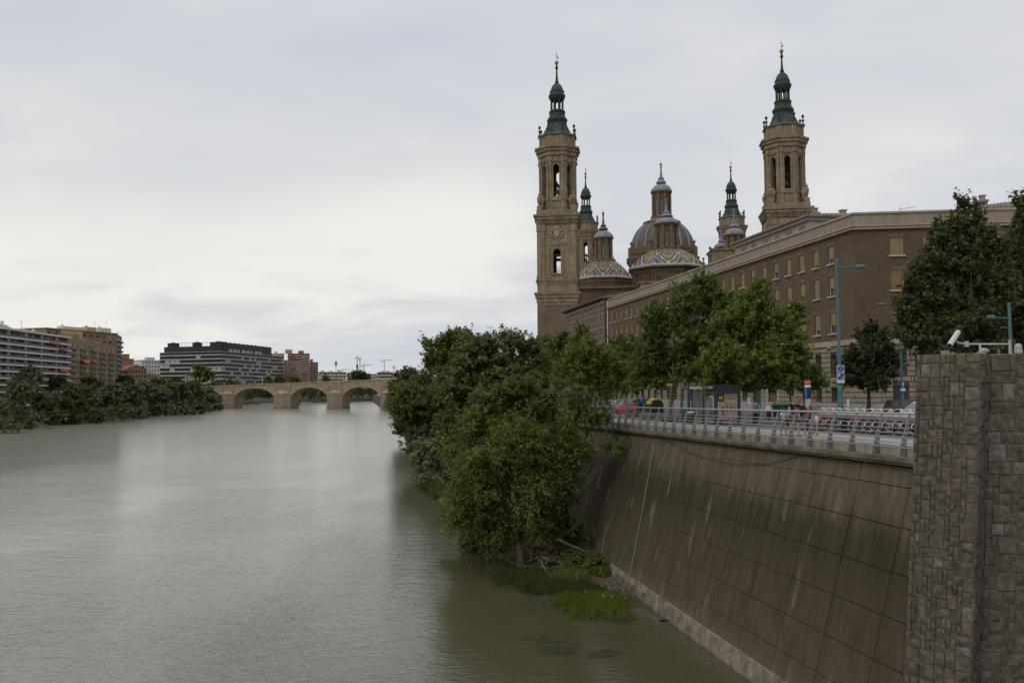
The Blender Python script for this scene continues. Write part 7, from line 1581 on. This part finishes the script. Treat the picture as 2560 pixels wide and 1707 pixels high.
# ------------------------------------------------------------------ bikes in the dock
M_BRED = mat('red_bike_paint', (.34, .02, .03), .4, .1); M_BWHITE = mat('white_bike_plastic', (.55, .54, .53), .5, .1); M_SPOKE = mat('spoke_metal', (.25, .25, .25), .4, metal=.6)
def bicycle():
    T = thing('docked_bicycle', 'red and white hire bicycle in the dock', 'bicycle', Matrix.Identity(4), 'red and white hire bicycles in the dock'); r = .31; xf, xr = .5, -.52
    for x in (xf, xr):
        m = MB(); n = 18; prof = [(r - .035, -.018), (r, -.022), (r + .014, 0), (r, .022), (r - .035, .018)]; m.M = Matrix.Translation((x, 0, r + .01)) @ Matrix.Rotation(R_(90), 4, 'X')
        for i in range(n):
            a0, a1 = 2 * math.pi * i / n, 2 * math.pi * (i + 1) / n
            for (p0, z0), (p1, z1) in zip(prof, prof[1:] + prof[:1]): m.face([(p0 * math.cos(a0), p0 * math.sin(a0), z0), (p0 * math.cos(a1), p0 * math.sin(a1), z0), (p1 * math.cos(a1), p1 * math.sin(a1), z1), (p1 * math.cos(a0), p1 * math.sin(a0), z1)])
        w_ = m.build('wheel', M_RUBBER, T); m = MB(); m.M = Matrix.Translation((x, 0, r + .01)) @ Matrix.Rotation(R_(90), 4, 'X')
        for i in range(8): a0 = math.pi * 2 * i / 8; m.tube([(0, 0, 0), ((r - .03) * math.cos(a0), (r - .03) * math.sin(a0), 0)], .004, 3, False)
        m.lathe([(.03, -.05), (.03, .05)], 6); m.build('spokes', M_SPOKE, w_)
        m = MB()
        for i in range(7): 
            a0, a1 = math.pi * (.1 + .13 * i), math.pi * (.1 + .13 * (i + 1)); q = r + .045; m.face([(x + q * math.cos(a0), -.035, r + q * math.sin(a0)), (x + q * math.cos(a1), -.035, r + q * math.sin(a1)), (x + q * math.cos(a1), .035, r + q * math.sin(a1)), (x + q * math.cos(a0), .035, r + q * math.sin(a0))])
        m.build('mudguard', M_BRED if x == xr else M_BWHITE, T)
    m = MB(); bb = (-.1, 0, .3); hd = (.36, 0, .78); hb = (.39, 0, .66); stp = (-.24, 0, .68)
    m.tube([hb, (.1, 0, .42), bb], .035, 6); m.tube([bb, stp], .022, 6); m.tube([hb, hd], .03, 6); m.tube([(xr, 0, r), bb], .018, 5); m.tube([(xr, 0, r), stp], .015, 5); m.build('frame', M_BRED, T)
    m = MB(); m.tube([hb, (xf, 0, r)], .02, 5); m.build('fork', M_BWHITE, T); m = MB(); m.tube([stp, (-.29, 0, .86)], .016, 5); m.build('seat_post', M_CHROME, T); m = MB(); m.box((-.3, 0, .89), (.26, .16, .06), 0, .8); m.build('saddle', M_BLACK, T)
    m = MB(); m.tube([hd, (.32, 0, 1.1)], .018, 5); m.tube([(.16, -.3, 1.2), (.29, -.22, 1.17), (.33, 0, 1.1), (.29, .22, 1.17), (.16, .3, 1.2)], .018, 5); m.box((.34, 0, 1.16), (.06, .1, .1)); m.build('handlebar', M_BWHITE, T)
    m = MB(); m.box((.5, 0, .86), (.26, .3, .2), 0, 1.15, True); m.build('basket', M_BWHITE, T); m = MB(); m.M = Matrix.Translation((-.1, -.06, .3)) @ Matrix.Rotation(R_(90), 4, 'X'); m.lathe([(.09, -.01), (.09, .01)], 12); m.build('chainring', M_BLACK, T)
    m = MB(); m.box((-.62, 0, .62), (.12, .1, .18)); m.build('rear_panel', M_BRED, T)
    return T
ORD = ('', 'second ', 'third ', 'fourth ', 'fifth ', 'sixth ', 'seventh ', 'eighth ', 'ninth ', 'tenth ', 'eleventh ', 'twelfth ', 'thirteenth ', 'fourteenth ')
BK = [(ORD[i] + 'from the stone pier end of the row') if i else 'at the row end hidden by the stone pier' for i in range(14)] + [(ORD[26 - i] + 'from the strollers\' end of the row') if i < 26 else 'at the strollers\' end of the row' for i in range(14, 27)]
RT = 23.9; bk0 = bicycle(); first = True
for i in range(27):
    s = 26.6 + .73 * i; M = frame(st(s, RT + .62 + .03 * rr.gauss(0, 1), wz(s)), SA + math.pi + R_(rr.gauss(0, 3)))
    lab = 'red and white hire bike docked %s' % BK[i] if i < len(BK) else None
    if first: bk0.matrix_world = M; first = False; bk0['label'] = lab
    else: copy_tree(bk0, M, lab)
T = thing('bicycle_dock', 'long grey steel docking bar on black feet holding the hire bicycles', 'bike rack', SM(36, RT)); m = MB(); m.box2(-.1, .06, -11, 10.6, .68, .86); m.build('beam', mat('grey_dock_steel', (.17, .17, .175), .5, .15, 2), T)
for k in range(8): m = MB(); m.box2(-.09, .09, -10.6 + 3 * k - .12, -10.6 + 3 * k + .12, 0, .7); m.box2(-.2, .3, -10.6 + 3 * k - .2, -10.6 + 3 * k + .2, 0, .05); m.build('foot', M_BLACK, T)
# ------------------------------------------------------------------ cars, scooter
def car(label, px, Y, head, paint, L=4.2, W=1.74, H=1.46, estate=False, group='cars along the riverside road', tz=-.13):
    s_, t_ = to_st(P(px, 1030, Y)); T = thing('parked_car', label, 'car', SM(s_, t_, tz if 31.2 < t_ < 40.6 else 0, head), group); hl = L / 2
    S = [(-hl, .42, .78, .66), (-hl + .08, .3, .96, .78), (-hl + .5, .22, .98, .85), (-.2, .2, .94, .87), (hl - 1.15, .2, .9, .86), (hl - .35, .24, .76, .8), (hl - .04, .32, .62, .66)]; m = MB(); m.smooth = False; rings = []
    for x, zb_, zs_, hw in S: hw *= W / 1.74; mid = (zb_ + zs_) / 2; rings.append([m.vert(p) for p in ((x, -hw * .92, zb_), (x, -hw, mid), (x, -hw * .95, zs_ - .03), (x, -hw * .82, zs_ + .02), (x, hw * .82, zs_ + .02), (x, hw * .95, zs_ - .03), (x, hw, mid), (x, hw * .92, zb_))])
    for a, b_ in zip(rings, rings[1:]):
        for k in range(8): m.idx((a[k], a[(k + 1) % 8], b_[(k + 1) % 8], b_[k]))
    m.idx(rings[0][::-1]); m.idx(rings[-1]); m.build('body', paint, T)
    xr0, xr1 = -hl + .12, (-hl + .3 if estate else -hl + .62); xf0, xf1 = hl - 1.05, hl - 1.75; h0, h1 = .74 * W / 1.74, .6 * W / 1.74; zb_ = .96
    b4 = [(xr0, -h0), (xf0, -h0), (xf0, h0), (xr0, h0)]; t4 = [(xr1, -h1), (xf1, -h1), (xf1, h1), (xr1, h1)]
    m = MB(); m.prism(b4, zb_ - .03, H, True, t4); m.box(((xr1 + xf1) / 2, 0, H + .015), (xf1 - xr1 - .1, h1 * 1.85, .04)); m.build('cabin', paint, T)
    def pane(name, A, B, C_, D_, u0, u1, v0, v1, n):
        q = []; A, B, C_, D_ = map(Vector, (A, B, C_, D_)); n = Vector(n)
        for u, v in ((u0, v0), (u1, v0), (u1, v1), (u0, v1)): q.append(A.lerp(B, u).lerp(D_.lerp(C_, u), v) + n * .012)
        m = MB(); m.face(q); m.build(name, M_CARGLASS, T)
    B3, T3 = [(x, y, zb_) for x, y in b4], [(x, y, H) for x, y in t4]
    pane('windscreen', B3[1], B3[2], T3[2], T3[1], .07, .93, .08, .94, (1, 0, .3)); pane('rear_window', B3[3], B3[0], T3[0], T3[3], .09, .91, .15, .9, (-1, 0, .3))
    for sg, (i, j) in ((-1, (0, 1)), (1, (3, 2))):
        for u0, u1 in ((.06, .36), (.4, .66), (.69, .9)): pane('side_window', B3[i], B3[j], T3[j], T3[i], u0, u1, .1, .82, (0, sg, .2))
    for x in (-hl + .75, hl - .8):
        for sg in (-1, 1):
            m = MB(); m.M = Matrix.Translation((x, sg * (.8 * W / 1.74), .31)) @ Matrix.Rotation(R_(90), 4, 'X'); m.lathe([(.2, -.1), (.29, -.1), (.31, -.06), (.31, .06), (.29, .1), (.2, .1)], 16); wh = m.build('wheel', M_RUBBER, T)
            m = MB(); m.M = Matrix.Translation((x, sg * (.8 * W / 1.74), .31)) @ Matrix.Rotation(R_(90), 4, 'X'); m.lathe([(.195, -.085), (.195, .085)], 12); m.build('rim', M_CHROME, wh)
    for sg in (-1, 1): m = MB(); m.box((-hl + .03, sg * .58 * W / 1.74, .82), (.1, .2, .2)); m.build('tail_light', M_TAIL, T); m = MB(); m.box((hl - .2, sg * .56, .62), (.14, .26, .12)); m.build('headlight', M_CHROME, T); m = MB(); m.box((hl - 1.35, sg * (.9 * W / 1.74), 1.0), (.12, .16, .12)); m.build('mirror', paint, T)
    m = MB(); m.box((-hl - .02, 0, .7), (.03, .5, .12)); m.build('number_plate', M_WHITE, T); m = MB(); m.box((-hl + .02, 0, .38), (.16, 1.3 * W / 1.74, .16)); m.build('bumper', M_BLACK, T)
    return T
M_CARGLASS = glass_mat('car_glass', (.035, .04, .042), .05); M_TAIL = mat('tail_light_red', (.45, .01, .012), .3, .05)
car('small red hatchback parked under the trees, seen from behind', 1572, 104, R_(118), mat('red_car_paint', (.36, .012, .022), .3, .06, spec=.5), L=3.8, W=1.66, H=1.45)
car('dark grey estate car standing by the building corner with red tail lights', 2274, 66, R_(22), mat('dark_car_paint', (.028, .03, .034), .3, .1, spec=.5), L=4.5, H=1.5, estate=True)
car('white car mostly hidden behind the stone pier and the bicycles', 2316, 46, R_(176), mat('white_car_paint', (.55, .55, .55), .3, .05, spec=.5), L=4.2)
s_, t_ = to_st(P(1922, 1035, 70)); T = thing('parked_scooter', 'dark parked scooter with white top box near the brown doors', 'scooter', SM(s_, t_, 0, R_(60)))
for x in (-.6, .6): m = MB(); m.M = Matrix.Translation((x, 0, .25)) @ Matrix.Rotation(R_(90), 4, 'X'); m.lathe([(.13, -.06), (.24, -.06), (.26, 0), (.24, .06), (.13, .06)], 14); m.build('wheel', M_RUBBER, T)
m = MB(); m.tube([(-.65, 0, .55), (-.3, 0, .5), (0, 0, .3), (.3, 0, .32), (.45, 0, .7), (.38, 0, 1.0)], [.16, .2, .16, .14, .16, .06], 8); m.build('body', mat('dark_red_paint', (.10, .012, .015), .4), T); m = MB(); m.box((-.35, 0, .76), (.75, .28, .12), 0, .85); m.build('seat', M_BLACK, T); m = MB(); m.tube([(.3, -.33, 1.06), (.36, 0, 1.02), (.3, .33, 1.06)], .025, 6); m.ball((.42, 0, 1.0), .1, 8, 5); m.build('handlebar', M_BLACK, T); m = MB(); m.box((-.75, 0, .98), (.34, .36, .3), 0, .85); m.build('top_box', M_WHITE, T); m = MB(); m.tube([(.6, 0, .25), (.42, 0, .8)], .04, 6); m.build('fork', M_CHROME, T)

# ------------------------------------------------------------------ people
def skin_mesh(name, joints, edges, root, sub=1):
    me = bpy.data.meshes.new(name); bm = bmesh.new(); lay = bm.verts.layers.skin.verify(); vs = []
    for i, (p, r) in enumerate(joints):
        v = bm.verts.new(p); v[lay].radius = r if isinstance(r, tuple) else (r, r); v[lay].use_root = (i == root); vs.append(v)
    for a, b in edges: bm.edges.new((vs[a], vs[b]))
    bm.to_mesh(me); bm.free(); o = bpy.data.objects.new('tmp_skin', me); COL.objects.link(o); md = o.modifiers.new('s', 'SKIN'); md.use_smooth_shade = True
    if sub: sd_ = o.modifiers.new('u', 'SUBSURF'); sd_.levels = sub; sd_.render_levels = sub
    dg = bpy.context.evaluated_depsgraph_get(); r = bpy.data.meshes.new_from_object(o.evaluated_get(dg)); bpy.data.objects.remove(o); bpy.data.meshes.remove(me); r.name = name; return r
M_SKIN = mat('tanned_skin', (.33, .19, .13), .6, .08); M_HAIRB = mat('dark_brown_hair', (.035, .022, .016), .6, .2); M_HAIRR = mat('reddish_hair', (.10, .045, .025), .6, .2); M_HAIRS = mat('shaved_hair', (.16, .09, .065), .7, .1)
def cloth(name, c): return mat(name, c, .9, .2, 8)
def person(label, loc, head, H, top, topm, bottom, bottomm, hair, hairlong=0.0, arms=None, stride=.12, sleeves=.5, female=False, shoe=None, seated=False, legs_long=False, extra=None):
    T = thing('person', label, 'person', frame(loc, head), 'people on the promenade'); k = H; fw = Vector((0, 1, 0)); J = []; E = []
    def j(p, r, par=None): J.append((tuple(Vector(p) * k), tuple(x * k for x in r) if isinstance(r, tuple) else r * k)); i = len(J) - 1; (E.append((par, i)) if par is not None else None); return i
    sw = .105 if female else .118; hz = .52 if not seated else .26
    pel = j((0, 0, hz), (.07, .055)); wai = j((0, .0, hz + .09), (.062 if female else .068, .048), pel); che = j((0, 0, hz + .2), (.078, .055), wai); nk0 = j((0, 0, hz + .3), (.036, .034), che); nk1 = j((0, .008, hz + .335), (.03, .03), nk0); hd0 = j((0, .014, hz + .37), (.044, .05), nk1); hd1 = j((0, .012, hz + .42), (.048, .058), hd0); hd2 = j((0, .006, hz + .455), (.036, .042), hd1)
    arms = arms or {}; AJ = {}
    for sg, key in ((-1, 'l'), (1, 'r')):
        sh = j((sg * sw, 0, hz + .275), .034, che if False else nk0); el0, wr0 = arms.get(key, ((sg * (sw + .03), -.02, hz + .11), (sg * (sw + .035), .03, hz - .03)))
        el = j(el0, .026, sh); wr = j(wr0, .018, el); dv = (Vector(wr0) - Vector(el0)).normalized(); pm = j(Vector(wr0) + dv * .035, (.022, .014), wr); AJ[key] = (sh, el, wr)
        perp = dv.cross(Vector((1, 0, 0))).normalized() if abs(dv.x) < .9 else Vector((0, 1, 0))
        for q, ln in ((-.016, .034), (-.006, .042), (.005, .044), (.015, .038)): f1 = j(Vector(wr0) + dv * .058 + perp * q, .0056, pm); j(Vector(wr0) + dv * (.058 + ln) + perp * q * 1.15 + Vector((-sg * .010, 0, 0)), .0046, f1)
        t1 = j(Vector(wr0) + dv * .03 + perp * .028, .0062, pm); j(Vector(wr0) + dv * .052 + perp * .038, .005, t1)
    LJ = {}
    for sg, key, st_ in ((-1, 'l', stride), (1, 'r', -stride)):
        hp = j((sg * .048, 0, hz - .02), .056, pel)
        if seated: kn = j((sg * .06, .25, .27), .036, hp); an = j((sg * .06, .24, .045), .024, kn); kz = .27
        else: kn = j((sg * .05, st_ * .55 + .02, .285), .038, hp); an = j((sg * .05, st_ - .015, .05 + max(0, -st_) * .25), .022, kn)
        a = Vector(J[an][0]) / k; h_ = j((a.x, a.y - .012, .022 + (a.z - .05)), .02, an); j((a.x, a.y + .085, .014 + (a.z - .05) * .4), .015, an); LJ[key] = (hp, kn, an)
    body = skin_mesh('body', J, E, pel); body.materials.append(M_SKIN); link('body', body, T)
    def g(i): return Vector(J[i][0]) / k
    # shirt
    CJ, CE = [], []
    def c(p, r, par=None): CJ.append((tuple(Vector(p) * k), tuple(x * k for x in r) if isinstance(r, tuple) else r * k)); i = len(CJ) - 1; (CE.append((par, i)) if par is not None else None); return i
    hem = c((0, 0, hz - .065), (.098, .08)); w2 = c((0, 0, hz + .09), (.082, .062), hem); c2 = c((0, 0, hz + .2), (.09, .064), w2); n2 = c((0, 0, hz + .288), (.056, .044), c2)
    for key in ('l', 'r'):
        sh, el, wr = AJ[key]; s1 = c(g(sh) + Vector((0, 0, .004)), .042, n2)
        if sleeves: c(g(sh).lerp(g(el), sleeves), .041, s1)
    sm = skin_mesh(top, CJ, CE, 0); sm.materials.append(topm); link(top, sm, T)
    # shorts, skirt or trousers
    CJ, CE = [], []
    p0 = c((0, 0, hz + .05), (.084, .066)); p1 = c((0, 0, hz - .02), (.094, .074), p0)
    for key in ('l', 'r'):
        hp, kn, an = LJ[key]; h1 = c(g(hp).lerp(g(kn), .12), .071, p1)
        if legs_long: q = c(g(kn), .047, h1); c(g(an) + Vector((0, 0, .01)), .036, q)
        else: c(g(hp).lerp(g(kn), .86), .053, h1)
    bm_ = skin_mesh(bottom, CJ, CE, 0); bm_.materials.append(bottomm); link(bottom, bm_, T)
    m = MB(); m.smooth = True; hc = (g(hd1) + Vector((0, -.018, .022))) * k; m.ball(hc, .06 * k, 12, 8, .98)
    if hairlong: m.tube([hc, hc + Vector((0, -.045, -.06)) * k, hc + Vector((0, -.05, -.06 - hairlong)) * k], [.05 * k, .045 * k, .02 * k], 8)
    hm = m.build('hair', hair, T)
    m = MB(); fc = g(hd1); m.tube([(fc + Vector((0, .058, .0))) * k, (fc + Vector((0, .07, -.018))) * k], [.008 * k, .012 * k], 6); m.build('nose', M_SKIN, T)
    for sg in (-1, 1): m = MB(); m.ball((fc + Vector((sg * .02, .056, .004))) * k, .007 * k, 6, 4); m.build('eye', M_BLACK, T); m = MB(); m.ball((fc + Vector((sg * .05, -.002, -.006))) * k, .014 * k, 6, 4, 1.4); m.build('ear', M_SKIN, T); 
    m = MB(); m.box((fc + Vector((0, .058, -.034))) * k, (.03 * k, .012 * k, .007 * k)); m.build('mouth', mat('lips', (.28, .11, .09), .6), T)
    if shoe:
        for key in ('l', 'r'): a = g(LJ[key][2]); m = MB(); m.smooth = True; z = (a.z - .05) * .6; m.tube([(a + Vector((0, -.03, -.05 + .018))) * k, (a + Vector((0, .03, -.05 + .02))) * k, (a + Vector((0, .1, -.05 + .012 - z * .4))) * k], [.025 * k, .027 * k, .015 * k], 8); m.build('shoe', shoe, T)
    if extra: extra(T, k, g, AJ, hz)
    return T
def pst(px, Y): v = gst(px, Y); return v
HD = R_(180) + SA                                          # walking towards the camera
def shirt_print(T, k, g, AJ, hz): m = MB(); m.box((0, .071 * k, (hz + .17) * k), (.09 * k, .012 * k, .1 * k)); m.build('shirt_print', mat('grey_print', (.12, .12, .12), .8, .4, 20), T)
person('bald man in black T-shirt and dark denim shorts with a hand on the child', pst(1984, 40.3), HD + R_(10), 1.78, 'shirt', cloth('black_cotton', (.014, .013, .015)), 'shorts', cloth('dark_denim', (.035, .045, .065)), M_HAIRS, arms={'r': ((.2, .06, .66), (.27, .13, .56))}, shoe=mat('dark_shoe', (.03, .03, .035), .7), extra=shirt_print)
person('woman in black vest and blue denim shorts raising a hand to her face', pst(2003, 40.9), HD + R_(-5), 1.72, 'vest', cloth('black_vest', (.02, .02, .024)), 'shorts', cloth('blue_denim', (.075, .105, .15)), M_HAIRR, .08, arms={'l': ((-.17, .08, .66), (-.06, .11, .80))}, sleeves=0, female=True, stride=.1, shoe=mat('brown_sandal', (.09, .05, .03), .7))
person('child in white T-shirt and pale denim shorts walking in front of the family', pst(1957, 40.7), HD + R_(15), 1.27, 'shirt', cloth('white_cotton', (.5, .49, .52)), 'shorts', cloth('pale_denim', (.16, .19, .23)), M_HAIRB, .03, arms={'l': ((-.15, .06, .62), (-.03, .1, .6)), 'r': ((.15, .06, .62), (.04, .1, .57))}, female=True, stride=.08, shoe=mat('tan_sandal', (.2, .11, .07), .7))
person('woman in grey-to-white top and white shorts looking down, rightmost of the strollers', pst(2036, 41.2), HD + R_(-35), 1.74, 'shirt', cloth('grey_top', (.16, .145, .13)), 'shorts', cloth('white_shorts', (.48, .46, .45)), M_HAIRB, .0, arms={'r': ((.16, -.03, .62), (.19, .03, .47))}, female=True, stride=.11, shoe=mat('brown_sandal', (.09, .05, .03), .7))
person('person in teal sleeveless shirt and dark trousers standing by the pale tree trunk', pst(1889, 55.5), HD + R_(150), 1.66, 'vest', cloth('teal_cotton', (.03, .15, .17)), 'trousers', cloth('navy_trousers', (.012, .014, .024)), M_HAIRB, sleeves=0, stride=.03, legs_long=True, shoe=mat('dark_shoe', (.03, .03, .035), .7))
sv = SH @ Vector((.52, 2.3, .04)); person('person in red top sitting on the bench inside the glass shelter', (sv.x, sv.y, sv.z), SA + R_(-90), 1.66, 'shirt', cloth('red_cotton', (.26, .03, .045)), 'trousers', cloth('grey_trousers', (.08, .08, .085)), M_HAIRB, .05, female=True, seated=True, legs_long=True, shoe=mat('dark_shoe', (.03, .03, .035), .7))
sv = SH @ Vector((.5, 1.45, .04)); person('person in pale top sitting nearest the map panel inside the shelter', (sv.x, sv.y, sv.z), SA + R_(-80), 1.62, 'shirt', cloth('pale_cotton', (.42, .36, .35)), 'shorts', cloth('dark_cloth', (.03, .03, .033)), M_HAIRB, .0, seated=True, shoe=mat('dark_shoe', (.03, .03, .035), .7))
person('distant person in white and pale blue walking under the trees beyond the red car', pst(1541, 118), HD, 1.7, 'shirt', cloth('white_cotton', (.5, .49, .52)), 'trousers', cloth('pale_trousers', (.28, .3, .36)), M_HAIRB, stride=.08, legs_long=True)
